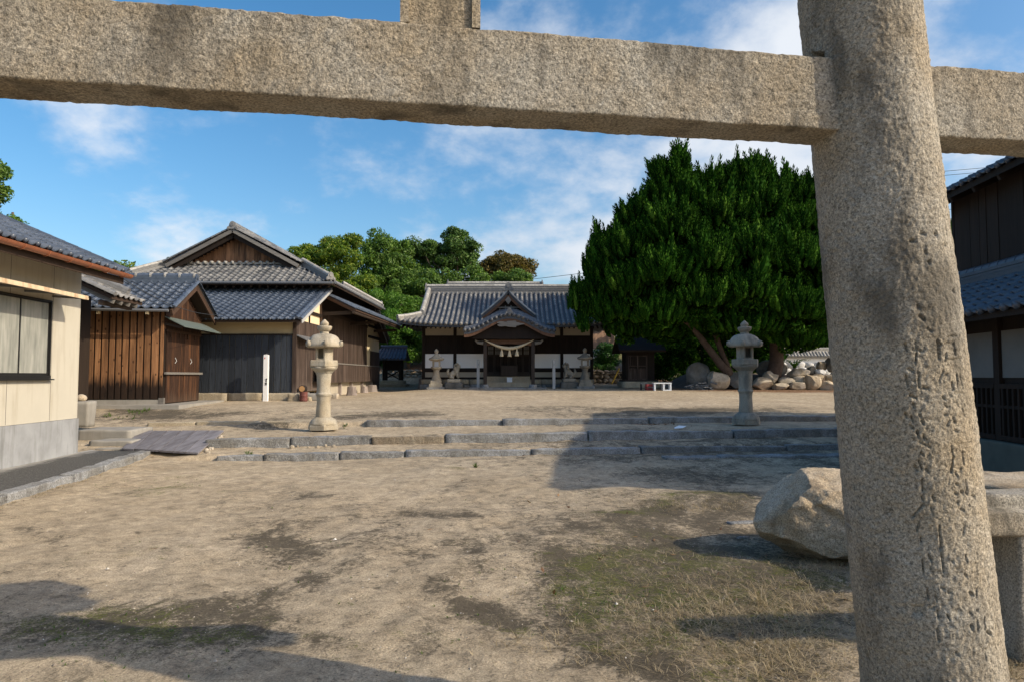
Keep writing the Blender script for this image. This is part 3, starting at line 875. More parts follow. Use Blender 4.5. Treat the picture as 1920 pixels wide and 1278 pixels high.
# ------------------------------------------------------------------ stone gate (torii) in the foreground
PIL_Y = 2.72
def carve_list():
    """worn inscription: strokes as photographed (px, py, px, py, half width mm, depth mm)"""
    L = []
    def s(x0, y0, x1, y1, w=4.0, d=7.0):
        L.append((x0, y0, x1, y1, w, d))
    # right column, first characters
    s(1757, 640, 1762, 672, 6, 10); s(1757, 640, 1763, 648, 5, 9); s(1776, 632, 1792, 630); s(1770, 643, 1788, 643); s(1788, 645, 1791, 664); s(1774, 662, 1774, 676)
    s(1772, 676, 1802, 671); s(1780, 655, 1788, 656, 3, 5)
    s(1768, 696, 1762, 716); s(1772, 700, 1778, 703, 3, 6); s(1785, 715, 1787, 730, 4, 8); s(1793, 700, 1796, 728, 3, 6); s(1801, 705, 1803, 722, 3, 6); s(1790, 736, 1806, 735, 3, 5)
    s(1768, 742, 1772, 748, 5, 8); s(1779, 738, 1784, 742, 4, 6); s(1792, 752, 1797, 758, 4, 6); s(1771, 757, 1777, 763, 4, 7); s(1771, 776, 1776, 776, 4, 7); s(1776, 798, 1780, 788, 4, 8)
    s(1787, 782, 1791, 792, 4, 8); s(1805, 765, 1810, 780, 3, 6); s(1790, 806, 1796, 808, 5, 8); s(1778, 834, 1812, 832, 3, 5); s(1784, 836, 1786, 850, 3, 6); s(1787, 856, 1782, 884, 4, 9)
    s(1804, 846, 1806, 870, 3, 6); s(1790, 885, 1794, 892, 4, 8)
    # left column
    s(1697, 645, 1700, 655, 5, 10); s(1716, 640, 1718, 655, 4, 7); s(1711, 656, 1724, 656); s(1725, 658, 1731, 658, 4, 7); s(1718, 660, 1716, 680, 4, 9); s(1703, 690, 1711, 695, 5, 9)
    s(1698, 703, 1702, 720, 5, 9); s(1720, 697, 1724, 705, 4, 8); s(1722, 706, 1723, 725, 5, 9); s(1712, 713, 1716, 716, 3, 6); s(1732, 726, 1740, 728, 5, 9)
    s(1705, 740, 1718, 746, 4, 8); s(1712, 756, 1714, 761, 5, 9); s(1697, 775, 1700, 780, 6, 10); s(1708, 780, 1712, 790, 4, 9); s(1728, 788, 1731, 793, 6, 10); s(1722, 776, 1726, 781, 4, 8)
    s(1706, 797, 1712, 803, 5, 10); s(1719, 808, 1722, 818, 5, 10); s(1731, 816, 1733, 821, 5, 8); s(1724, 828, 1744, 838, 4, 8); s(1726, 848, 1730, 852, 5, 9); s(1722, 862, 1728, 878, 4, 9)
    s(1735, 878, 1740, 884, 5, 8); s(1714, 874, 1720, 880, 4, 8)
    # lower half
    s(1728, 898, 1730, 920, 4, 9); s(1727, 930, 1731, 937, 5, 10); s(1748, 930, 1752, 938, 5, 9); s(1730, 945, 1710, 968, 4, 8); s(1745, 950, 1748, 962, 4, 7); s(1722, 978, 1719, 995, 4, 8)
    s(1760, 985, 1763, 1030, 4, 9); s(1726, 1005, 1727, 1015, 4, 7); s(1764, 1035, 1769, 1070, 4, 9); s(1729, 1048, 1732, 1075, 4, 9); s(1740, 1038, 1746, 1050, 4, 8); s(1764, 1100, 1770, 1103, 4, 8)
    s(1776, 1108, 1783, 1110, 4, 8); s(1738, 1105, 1740, 1122, 4, 8); s(1753, 1115, 1756, 1125, 4, 7); s(1742, 1140, 1752, 1138, 4, 7); s(1757, 1145, 1759, 1158, 4, 8); s(1775, 1150, 1780, 1160, 4, 8); s(1757, 1180, 1760, 1200, 5, 10)
    s(1809, 900, 1812, 925, 4, 8); s(1791, 906, 1794, 908, 6, 9); s(1801, 920, 1804, 924, 5, 9); s(1790, 924, 1793, 926, 5, 9); s(1822, 928, 1826, 931, 5, 8); s(1793, 940, 1795, 943, 4, 8); s(1800, 953, 1806, 957, 4, 8)
    s(1815, 945, 1817, 950, 3, 6); s(1808, 985, 1805, 1002, 4, 6); s(1784, 1050, 1786, 1052, 5, 9); s(1809, 1040, 1812, 1052, 4, 7); s(1808, 1075, 1812, 1081, 4, 8); s(1818, 1110, 1824, 1116, 6, 11); s(1832, 1102, 1830, 1122, 3, 6)
    s(1831, 1142, 1833, 1146, 5, 8); s(1817, 1146, 1820, 1150, 4, 7); s(1820, 1170, 1823, 1178, 5, 9); s(1831, 1165, 1833, 1182, 4, 8); s(1845, 1156, 1847, 1180, 3, 7); s(1852, 1184, 1857, 1189, 6, 11); s(1848, 1225, 1850, 1240, 3, 6)
    s(1792, 1222, 1798, 1228, 5, 8)
    s(1716, 1140, 1725, 1146, 24, 12)        # the small square mortise
    s(1709, 452, 1713, 452, 9, 12); s(1728, 437, 1736, 440, 6, 8); s(1755, 438, 1758, 441, 6, 8); s(1772, 458, 1775, 460, 6, 8); s(1742, 490, 1744, 495, 6, 9); s(1735, 472, 1738, 476, 5, 7)
    s(1724, 592, 1732, 600, 6, 9); s(1738, 616, 1746, 622, 5, 7); s(1720, 574, 1724, 578, 5, 7); s(1786, 545, 1788, 549, 5, 7)
    return L

def build_torii():
    B0, B1 = PX(1747, 1278, PIL_Y), PX(1607, 0, PIL_Y)
    ax = (B1 - B0) / (B1[2] - B0[2])                      # axis shift per metre of height
    base = B0 - ax * B0[2]
    ang = 0.158
    u = np.array([math.cos(ang), math.sin(ang), 0])
    half = 1.79
    pc = B0 + ax * (2.66 - B0[2])                         # right pillar axis at the tie beam
    root = thing('stone_torii', 'weathered granite shrine gate towering in the foreground, tie beam across the top of the view', 'shrine gate', (0, 0, 0))
    def rad(z):
        return 0.292 + (0.247 - 0.292) * (z - 0.39) / 2.7 if z > -1 else 0.3
    # right pillar: dense where the camera sees it, with its worn carving cut in
    zs = np.linspace(-0.05, 3.57, 650)
    th = np.concatenate([np.linspace(-math.pi * 1.03, 0.03 * math.pi, 300), np.linspace(0.06, 0.94, 24) * math.pi])
    T, Z = np.meshgrid(th, zs)
    R = np.interp(Z, [-0.05, 0.39, 3.09, 3.4], [0.258, 0.252, 0.224, 0.220])
    C = base[None, None, :] + ax[None, None, :] * Z[..., None]
    Nn = np.stack([np.cos(T), np.sin(T), 0 * T], -1)
    Pt = C + Nn * R[..., None]
    disp = 0.0026 * fbm(Pt, 70, 3, 2) + 0.0022 * fbm(Pt, 13, 3, 4) + 0.005 * fbm(Pt, 1.6, 2, 6)
    pit = vnoise(Pt, 60, 12)
    disp -= 0.008 * np.clip(pit - 0.6, 0, 1)
    front = Nn[..., 1] < 0.05
    d = np.stack([Pt[..., 0], Pt[..., 1], Pt[..., 2] - CAMZ], -1)
    f = d[..., 1] * math.cos(PITCH) + d[..., 2] * math.sin(PITCH)
    vv = -d[..., 1] * math.sin(PITCH) + d[..., 2] * math.cos(PITCH)
    sx, sy = 960 + F * d[..., 0] / f, 639 - F * vv / f
    cut = np.zeros_like(disp)
    for x0, y0, x1, y1, w, dp in carve_list():
        # the strokes are cut into the stone at the place of their photographed ends
        m = front & (sx > min(x0, x1) - 30) & (sx < max(x0, x1) + 30) & (sy > min(y0, y1) - 30) & (sy < max(y0, y1) + 30)
        if not m.any():
            continue
        ex, ey = x1 - x0, y1 - y0
        L2 = ex * ex + ey * ey + 1e-6
        t = np.clip(((sx[m] - x0) * ex + (sy[m] - y0) * ey) / L2, 0, 1)
        dist = np.hypot(sx[m] - x0 - t * ex, sy[m] - y0 - t * ey) * 2.25     # mm
        if w > 20:
            dist = np.maximum(np.abs(sx[m] - (x0 + x1) / 2) * 0.78, np.abs(sy[m] - (y0 + y1) / 2)) * 2.25
        cut[m] = np.maximum(cut[m], dp * 0.001 * 1.25 * sstep(w * 1.25, w * 0.45, dist))
    disp -= cut
    # the mortise is cut taller than the tie beam: a dark gap stays open above it
    gap = front & (np.abs(sx - 1533) < 13) & (np.abs(sy - 104.5) < 6.5)
    disp[gap] -= 0.07
    Pt = Pt + Nn * disp[..., None]
    MB().grid(Pt, True).build('pillar', 'torii_stone', root, True)
    # left pillar stands just outside the frame and mirrors the right one
    mid = pc - u * half
    pl = pc - 2 * u * half
    zs2 = np.linspace(-0.05, 3.57, 90)
    T, Z = np.meshgrid(np.linspace(0, 2 * math.pi, 72, endpoint=False), zs2)
    R = np.interp(Z, [-0.05, 0.39, 3.09, 3.4], [0.258, 0.252, 0.224, 0.220])
    C = np.array([pl[0], pl[1], 0])[None, None, :] + np.array([-ax[0], 0, 1.0])[None, None, :] * np.stack([Z - 2.66, 0 * Z, Z], -1)
    Nn = np.stack([np.cos(T), np.sin(T), 0 * T], -1)
    Pt = C + Nn * R[..., None]
    Pt = Pt + Nn * (0.004 * fbm(Pt, 9, 3, 4))[..., None]
    MB().grid(Pt, True).build('pillar', 'torii_stone', root, True)
    # tie beam: nominal box with worn edges; its front face is placed from the photograph
    nrm = np.array([math.sin(ang), -math.cos(ang), 0])    # towards the camera
    def beam(name, c, L, thick, z0, z1, nl, seed, rnd=0.018, curve=0.0, flare=0.0, amp=1.0, per=18):
        hw, hh = thick / 2, (z1 - z0) / 2
        ring = []
        def arc(cx, cy, a0, a1, k=4):
            for i in range(k + 1):
                a = a0 + (a1 - a0) * i / k
                ring.append((cx + rnd * math.cos(a), cy + rnd * math.sin(a)))
        def edge(p, q, n):
            for i in range(1, n):
                ring.append((p[0] + (q[0] - p[0]) * i / n, p[1] + (q[1] - p[1]) * i / n))
        arc(hw - rnd, hh - rnd, 0, math.pi / 2)
        edge((hw - rnd, hh), (-hw + rnd, hh), per)
        arc(-hw + rnd, hh - rnd, math.pi / 2, math.pi)
        edge((-hw, hh - rnd), (-hw, -hh + rnd), per)
        arc(-hw + rnd, -hh + rnd, math.pi, 1.5 * math.pi)
        edge((-hw + rnd, -hh), (hw - rnd, -hh), per)
        arc(hw - rnd, -hh + rnd, 1.5 * math.pi, 2 * math.pi)
        edge((hw, -hh + rnd), (hw, hh - rnd), per * 3)
        ring = np.array(ring)
        t = np.linspace(-L / 2, L / 2, nl)
        A = np.zeros((nl, len(ring), 3))
        for i, tt in enumerate(t):
            w = abs(tt) / (L / 2)
            zc = (z0 + z1) / 2 + curve * w ** 2.2
            sc = 1 + flare * w ** 2
            A[i] = np.array([c[0], c[1], 0]) + u * tt + nrm[None, :] * ring[:, :1] * 1.0 + np.array([0, 0, 1.0])[None, :] * (zc + ring[:, 1:2] * sc)
        D = np.stack([fbm(A, 48, 3, seed + k) for k in range(3)], -1) * 0.0028 * amp + np.stack([fbm(A, 5, 3, seed + 9 + k) for k in range(3)], -1) * 0.0032 * amp
        A = A + D
        b = MB().grid(A, True)
        n = len(ring)
        cap0 = b.n
        b.add(np.array([A[0].mean(0), A[-1].mean(0)]), [])
        for i in range(n):
            j = (i + 1) % n
            b.f.append([i, cap0, j])
            b.f.append([(nl - 1) * n + i, (nl - 1) * n + j, cap0 + 1])
        return b.build(name, 'torii_stone', root, True)
    F0 = PX(0, 12, 2.17)
    F1 = PX(1500, 108, 2.60)
    beam('tie_beam', mid, 2 * half + 1.75, 0.185, F1[2] - 0.288, F1[2] + 0.0, 520, 3, 0.008)
    # centre strut with a sunk panel
    g = PX(826, 60, 2.36)
    gt = float(np.dot(g[:2] - mid[:2], u[:2]))
    zb = F1[2] + 0.004
    ztop = 3.56
    b = MB()
    def lb(t0, t1, n0, n1, z0, z1):
        p = np.array([mid[0], mid[1], 0]) + u * t0 + nrm * n0 + np.array([0, 0, z0])
        b.obox(p, u * (t1 - t0), nrm * (n1 - n0), (0, 0, z1 - z0))
    w = 0.142
    lb(gt - w + .03, gt + w - .03, -0.07, 0.072, zb, ztop)
    lb(gt - w, gt - w + .03, -0.07, 0.088, zb, ztop)
    lb(gt + w - .03, gt + w, -0.07, 0.088, zb, ztop)
    V = b.arr()
    b.build('centre_strut', 'torii_stone', root)
    beam('lower_lintel', mid, 2 * half + 1.75, 0.27, 3.55, 3.80, 120, 21, 0.015, 0.14, 0, 0.8, 6)
    beam('top_lintel', mid, 2 * half + 2.25, 0.36, 3.802, 4.08, 120, 25, 0.02, 0.24, 0.15, 0.8, 6)
    return root
build_torii()

# ------------------------------------------------------------------ big boulder and stone fence on the right
def build_boulder():
    c = PX(1588, 962, 6.05)
    planes = [((-0.75, -0.25, -0.9), 0.74), ((-0.25, -0.75, -0.75), 0.78), ((-0.95, -0.3, 0.1), 0.86), ((0, -.2, 1), 0.80), ((0.3, -0.5, -0.8), 0.74), ((-0.05, -0.35, 0.95), 0.80), ((-0.55, -0.85, -0.05), 0.66), ((-0.62, -0.55, 0.45), 0.84),
              ((-0.35, -0.85, 0.30), 0.76), ((-0.85, 0.1, 0.55), 0.80), ((0.2, -0.55, 0.8), 0.78)]
    P, Fa = rock((0.78, 0.62, 0.47), 5, 72, 6, 0.035, planes, 0.94)
    # the scooped hollow near the top and a crease that runs across the front
    dd = np.linalg.norm(P - np.array([0.16, -0.42, 0.34]), axis=1)
    P = P - np.outer(0.17 * np.exp(-(dd / 0.22) ** 2), np.array([0.1, -0.7, 0.7]))
    dd = np.linalg.norm((P - np.array([-0.22, -0.30, 0.47])) * np.array([1, 1, 1.6]), axis=1)
    P = P - np.outer(0.10 * np.exp(-(dd / 0.15) ** 2), np.array([0.0, -0.5, 0.8]))
    cr = P[:, 2] + 0.13 + 0.35 * (P[:, 0] - 0.1) - 0.5 * (P[:, 0] - 0.1) ** 2
    P[:, 1] += 0.035 * np.exp(-(cr / 0.05) ** 2) * (P[:, 1] < 0)
    P = P + 0.012 * np.stack([fbm(P, 9, 4, 60 + k) for k in range(3)], -1)
    lo = P[:, 2].min()
    o = MB().addn(P, Fa).build('boulder', 'boulder_stone', None, True)
    o.location = (c[0] + 0.04, c[1] + 0.15, G(c[0], c[1]) - lo - 0.11)
    o.rotation_euler = (0, 0, 0.15)
    tag(o, 'big sunlit tan boulder with a hollow on top, beside the right gate pillar', 'boulder')
    for px, py, L, W, lab in ((1392, 981, 0.30, 0.13, 'larger of two flat pale stones sunk in the shade left of the big boulder'), (1394, 1007, 0.13, 0.06, 'tiny flat pale stone sunk in the soil just left of the big boulder')):
        x, y = ground_pt(px, py)
        V, Fa = rough_block(L, W, 0.06, int(px + py), 6, 0.012, 0.02, 8)
        s = MB().addn(V, Fa).build('flat_stone', 'kerb_granite', None, True)
        s.location = (x, y, G(x, y) - 0.03)
        tag(s, lab, 'stone')

def build_fence():
    r = thing('stone_fence', 'low granite post and rail fence at the right edge behind the gate pillar', 'stone fence', (2.81, 3.95, G(2.81, 3.95) - 0.03), 0.1)
    def blk(name, L, W, H, x, y, z, seed, rad=0.02, amp=0.008):
        V, Fa = rough_block(L, W, H, seed, 14, amp, rad, 6)
        return link(name, MB().addn(V, Fa).mesh(name, 'torii_stone', True), r, None, None, Matrix.Translation((x, y, z)))
    blk('post', 0.24, 0.24, 0.78, 0.10, 0.0, 0, 1)
    blk('post', 0.24, 0.24, 0.78, 1.30, 0.05, 0, 2)
    # rail with a bevelled coping
    V, Fa = rough_block(2.3, 0.34, 0.22, 3, 16, 0.006, 0.03, 6)
    V = V.copy()
    V[:, 1] *= np.where(V[:, 2] > 0.14, 0.62, 1.0)
    link('coping', MB().addn(V, Fa).mesh('coping', 'torii_stone', True), r, None, None, Matrix.Translation((0.66, 0.02, 0.735)))
    V, Fa = rough_block(1.0, 0.16, 0.16, 4, 8, 0.006, 0.02, 6)
    link('rail', MB().addn(V, Fa).mesh('rail', 'torii_stone', True), r, None, None, Matrix.Translation((0.70, 0.02, 0.30)))
    s = thing('stone_slab_table', 'flat sunlit granite slab on a block, beyond the stone fence at the right edge', 'stone slab', (4.1, 5.2, G(4.1, 5.2) - 0.03), 0.05)
    V, Fa = rough_block(1.5, 0.95, 0.14, 8, 14, 0.01, 0.03, 4)
    link('slab_top', MB().addn(V, Fa).mesh('slab_top', 'boulder_stone', True), s, None, None, Matrix.Translation((0, 0, 0.70)))
    V, Fa = rough_block(1.2, 0.7, 0.70, 9, 10, 0.012, 0.03, 4)
    link('slab_base', MB().addn(V, Fa).mesh('slab_base', 'garden_rock', True), s, None, None, Matrix.Translation((0.05, 0, 0)))
build_boulder()
build_fence()

# ------------------------------------------------------------------ stone lanterns
def lantern(loc, rz, label, mat, group):
    r = thing('stone_lantern', label, 'stone lantern', loc, rz, group)
    H6 = 0.0
    # foot: hexagonal block with a lotus swelling
    b = MB().lathe([(0.41, 0), (0.41, 0.10), (0.395, 0.13)], 6, H6, sub=3)
    b.rough(0.012, 5, 1)
    b.build('foot', mat, r)
    b = MB().lathe([(0.37, 0.125), (0.37, 0.16), (0.33, 0.24), (0.25, 0.30), (0.20, 0.325)], 36, 0, sub=3)
    V = b.arr()
    a = np.arctan2(V[:, 1], V[:, 0])
    k = 1 + 0.07 * np.abs(np.cos(3 * a)) - 0.05
    V[:, 0] *= k
    V[:, 1] *= k
    b.v = [V]
    b.rough(0.01, 6, 2)
    b.build('lotus_base', mat, r, True)
    b = MB().lathe([(0.195, 0.32), (0.19, 0.40), (0.175, 0.70), (0.182, 0.86), (0.205, 0.90), (0.208, 0.935), (0.185, 0.96), (0.172, 1.12), (0.185, 1.40), (0.21, 1.48)], 32, 0, sub=4)
    b.rough(0.007, 5, 3)
    b.build('shaft', mat, r, True)
    b = MB().lathe([(0.215, 1.475), (0.25, 1.52), (0.33, 1.58), (0.35, 1.625), (0.335, 1.64)], 36, 0, sub=3)
    V = b.arr()
    a = np.arctan2(V[:, 1], V[:, 0])
    k = 1 + 0.06 * np.abs(np.cos(4 * a)) - 0.04
    V[:, 0] *= k
    V[:, 1] *= k
    b.v = [V]
    b.rough(0.008, 6, 4)
    b.build('lotus_collar', mat, r, True)
    b = MB().lathe([(0.385, 1.635), (0.40, 1.66), (0.40, 1.78), (0.385, 1.80)], 6, H6, sub=3)
    b.rough(0.012, 4, 5)
    b.build('platform', mat, r)
    # fire box: six sides, open front and back
    fb = MB()
    R, z0, z1 = 0.25, 1.80, 2.155
    pts = [np.array([R * math.cos(H6 + i * math.pi / 3), R * math.sin(H6 + i * math.pi / 3), 0]) for i in range(6)]
    for i in range(6):
        p, q = pts[i], pts[(i + 1) % 6]
        m = (p + q) / 2
        inn = -m / np.linalg.norm(m) * 0.055
        open_ = abs(m[1]) > 0.15 and abs(m[0]) < 0.05
        if not open_:
            fb.obox(p + (0, 0, z0), q - p, inn, (0, 0, z1 - z0))
        else:
            e = q - p
            for a0, a1, b0, b1 in ((0, .15, 0, 1), (.85, 1, 0, 1), (.15, .85, 0, .14), (.15, .85, .88, 1)):
                fb.obox(p + e * a0 + (0, 0, z0 + (z1 - z0) * b0), e * (a1 - a0), inn, (0, 0, (z1 - z0) * (b1 - b0)))
    fb.build('fire_box', mat, r)
    # roof: a dome with six curled corners
    n, rings = 72, []
    prof = [(0.30, 2.14), (0.45, 2.145), (0.475, 2.17), (0.46, 2.235), (0.42, 2.32), (0.365, 2.40), (0.28, 2.46), (0.17, 2.495), (0.05, 2.50)]
    for rr, z in prof:
        ring = []
        for k in range(n):
            a = 2 * math.pi * k / n
            hx = math.cos(math.pi / 6) / math.cos(((a - H6) % (math.pi / 3)) - math.pi / 6)
            w = min(1, max(0, (rr - 0.2) / 0.25))
            q = rr * ((1 - w) * 1.0 + w * (0.5 + 0.5 * hx))
            ring.append((q * math.cos(a), q * math.sin(a), z))
        rings.append(ring)
    b = MB().grid(rings, True)
    b.f.append(list(range(n - 1, -1, -1)))
    b.f.append([(len(prof) - 1) * n + k for k in range(n)])
    b.rough(0.01, 4, 7)
    rf = b.build('roof', mat, r, True)
    for i in range(6):
        a = H6 + i * math.pi / 3
        rd = np.array([math.cos(a), math.sin(a), 0])
        up = np.array([0, 0, 1.0])
        path = [rd * 0.28 + up * 2.25, rd * 0.36 + up * 2.215, rd * 0.43 + up * 2.205, rd * 0.475 + up * 2.225, rd * 0.475 + up * 2.26, rd * 0.44 + up * 2.28]
        b = MB().tube(path, [0.06, 0.07, 0.07, 0.066, 0.058, 0.045], 12)
        b.rough(0.008, 7, 8 + i)
        b.build('corner_scroll', mat, rf, True)
    b = MB().lathe([(0.11, 2.48), (0.115, 2.545), (0.10, 2.555), (0.14, 2.57), (0.185, 2.63), (0.195, 2.685), (0.18, 2.70), (0.10, 2.705), (0.095, 2.715), (0.115, 2.75), (0.10, 2.80), (0.05, 2.85), (0.012, 2.885)], 28, 0, sub=2)
    b.rough(0.006, 6, 20)
    b.build('finial', mat, r, True)
    return r

gl = 'pair of tall lanterns on the steps'
pL = PX(606, 804, 16.0)
lantern((pL[0], pL[1], pL[2]), -0.2, 'sunlit tall stone lantern with scrolled roof corners, left end of the steps', 'lantern_stone', gl).scale = (0.888,) * 3
pR = PX(1399, 794, 17.0)
lantern((pR[0], pR[1], pR[2]), 0.10, 'tall stone lantern with shade put into its stone colour, on the steps in front of the juniper', 'lantern_stone_shaded', gl).scale = (0.888,) * 3

def small_lantern(loc, rz, label, mat):
    r = thing('stone_lantern', label, 'stone lantern', loc, rz, 'small lanterns flanking the shrine hall')
    Q = math.pi / 4
    s2 = math.sqrt(2)
    b = MB().lathe([(0.56 * s2 * .9, 0), (0.56 * s2 * .9, 0.13)], 4, Q, sub=2)
    b.build('plinth', 'kerb_granite', r)
    b = MB().lathe([(0.42 * s2 * .9, 0.13), (0.42 * s2 * .9, 0.33)], 4, Q, sub=2)
    b.build('foot', mat, r)
    MB().lathe([(0.34 * s2 * .9, 0.33), (0.34 * s2 * .9, 0.47), (0.30 * s2 * .9, 0.52)], 4, Q, sub=2).build('base_block', mat, r)
    MB().lathe([(0.30, 0.52), (0.27, 0.60), (0.19, 0.85), (0.165, 1.02), (0.19, 1.14)], 20, 0, sub=3).build('shaft', mat, r, True)
    MB().lathe([(0.20, 1.14), (0.30, 1.22), (0.33, 1.28), (0.29, 1.32)], 24, 0, sub=2).build('platform', mat, r, True)
    fb = MB()
    for sx in (-1, 1):
        for sy in (-1, 1):
            fb.box(sx * 0.18 - 0.035, sx * 0.18 + 0.035, sy * 0.18 - 0.035, sy * 0.18 + 0.035, 1.32, 1.60)
    fb.box(-0.214, 0.214, -0.214, 0.214, 1.605, 1.66)
    fb.build('fire_box', mat, r)
    b = MB().lathe([(0.34, 1.66), (0.45, 1.70), (0.43, 1.76), (0.30, 1.86), (0.17, 1.96), (0.10, 2.04)], 24, 0, sub=2)
    V = b.arr()
    a = np.arctan2(V[:, 1], V[:, 0])
    rr = np.hypot(V[:, 0], V[:, 1])
    V[:, 2] += 0.06 * np.cos(3 * a) ** 4 * np.clip((rr - 0.3) / 0.15, 0, 1)
    b.v = [V]
    b.build('roof', mat, r, True)
    MB().lathe([(0.085, 2.03), (0.10, 2.08), (0.085, 2.10), (0.115, 2.15), (0.13, 2.21), (0.10, 2.28), (0.04, 2.335), (0.01, 2.36)], 20, 0, sub=2).build('finial', mat, r, True)
    return r
# ------------------------------------------------------------------ roofs
_tm = {}
def pan_tile(w, l, mat, amp=0.045, seg=7):
    """one pan tile: S-shaped section, lower edge raised over the next course, thick front lip"""
    key = (round(w, 3), round(l, 3), mat)
    if key in _tm:
        return _tm[key]
    b = MB()
    us = np.linspace(0, 1, seg + 1)
    prof = np.where(us < 0.62, -amp * 0.55 * np.sin(us / 0.62 * math.pi), amp * np.sin((us - 0.62) / 0.38 * math.pi))
    rows = []
    for v, lift in ((-0.06, 0.040), (1.0, 0.0)):
        rows.append(np.stack([us * w, np.full_like(us, v * l), prof + lift], -1))
    lip = rows[0].copy()
    lip[:, 2] -= 0.032
    lip[:, 1] += 0.004
    b.grid([rows[1], rows[0], lip])
    _tm[key] = b
    return b

def tile_field(parent, O, U, V, nu, nv, w, l, mat, keep=None, nind=300, seed=1, eave_caps=False, name='roof_tile'):
    """courses of pan tiles on a slope: the best seen as objects, the rest as one stuff part"""
    rs = random.Random(seed)
    tmpl = pan_tile(w, l, mat)
    key = ('mesh', round(w, 3), round(l, 3), mat)
    if key not in _tm:
        _tm[key] = tmpl.mesh('roof_tile', mat, True)
    me = _tm[key]
    U, V = Vector(U).normalized(), Vector(V).normalized()
    N = U.cross(V)
    if N.z < 0:
        N = -N
    PM = WM[parent.name]
    items = []
    for j in range(nv):
        for i in range(nu):
            if keep and not keep((i + .5) * w, (j + .5) * l):
                continue
            p = Vector(O) + U * (i * w + rs.uniform(-.004, .004)) + V * (j * l + rs.uniform(-.006, .006)) + N * (0.028 + rs.uniform(-.004, .004))
            q = PM @ p
            cam_dir = (Vector((0, 0, CAMZ)) - q)
            face = max(0.0, cam_dir.normalized().dot((PM.to_3x3() @ N)))
            items.append((in_view(q) * face, p, rs.uniform(-.012, .012)))
    items.sort(key=lambda t: -t[0])
    Fa, TV = tmpl.f, tmpl.arr()
    rest = MB()
    for k, (score, p, yaw) in enumerate(items):
        M = frame(p, U, V, N) @ Matrix.Rotation(yaw, 4, 'Z')
        if k < nind and score > 0:
            link(name, me, parent, None, None, M)
        else:
            A = np.array(M)
            rest.add(TV @ A[:3, :3].T + A[:3, 3], Fa)
    if rest.n:
        rest.build('roof_tiling', mat, parent, True, 'stuff')

def half_caps(b, p, q, r, step, n=7, lift=0.0):
    """row of half-round cap tiles from p to q"""
    p, q = np.array(p, float), np.array(q, float)
    d = q - p
    L = np.linalg.norm(d)
    t = d / L
    side = np.cross(t, (0, 0, 1.0))
    side /= np.linalg.norm(side)
    up = np.cross(side, t)
    m = max(1, int(L / step))
    for k in range(m):
        a, c = p + d * k / m, p + d * (k + 1.04) / m
        rows = []
        for pt, rr in ((a, r), (c, r * 0.93)):
            rows.append([pt + side * rr * math.cos(w) + up * (rr * math.sin(w) + lift) for w in np.linspace(0, math.pi, n)])
        b.grid(rows)
        b.add(rows[0], [tuple(range(n))])

def ridge(parent, p, q, w, h, mat, cap_mat=None, layers=4, r=None, name='ridge', step=0.26, seed=0, caps_as_parts=False):
    """stacked ridge: flat courses topped by half-round caps"""
    p, q = np.array(p, float), np.array(q, float)
    b = MB()
    d = q - p
    t = d / np.linalg.norm(d)
    side = np.cross(t, (0, 0, 1.0))
    side /= np.linalg.norm(side)
    up = np.cross(side, t)
    lh = h / layers
    for k in range(layers):
        ww = w * (1.0 if k % 2 == 0 else 0.88) * (1 - 0.04 * k)
        b.obox(p - side * ww / 2 + up * (k * lh + (0.002 if k else -0.06)), d, side * ww, up * (lh - 0.006 + (0.06 if k == 0 else 0)))
    o = b.build(name, mat, parent)
    c = MB()
    half_caps(c, p + up * h, q + up * h, r or w * 0.42, step)
    c.build('ridge_cap', cap_mat or mat, o, True, 'stuff')
    return o

def end_tile(parent, p, facing, s, mat, name='ridge_end_tile'):
    """ornamental end tile: a shield with round crest and side scrolls"""
    f = Vector(facing).normalized()
    U = Vector((0, 0, 1)).cross(f).normalized()
    out = []
    pts = [(-.5, 0), (-.62, .15), (-.55, .35), (-.38, .45), (-.33, .7), (-.2, .92), (0, 1.0), (.2, .92), (.33, .7), (.38, .45), (.55, .35), (.62, .15), (.5, 0), (.25, .12), (-.25, .12)]
    P = [Vector(p) + U * (a * s) + Vector((0, 0, 1)) * (c * s) for a, c in pts]
    b = MB().prism([np.array(v) for v in P], np.array(f) * 0.1 * s)
    ctr = Vector(p) + Vector((0, 0, 1)) * (0.6 * s) + f * 0.1 * s
    b.tube([np.array(ctr), np.array(ctr + f * 0.07 * s)], 0.2 * s, 12)
    for sg in (-1, 1):
        c2 = Vector(p) + Vector((0, 0, 1)) * (0.22 * s) + U * (sg * .42 * s) + f * 0.1 * s
        b.tube([np.array(c2), np.array(c2 + f * 0.06 * s)], 0.13 * s, 10)
    return b.build(name, mat, parent)

def slab(b, pts, th):
    """a roof deck: polygon thickened downwards"""
    return b.prism(pts, (0, 0, -th))

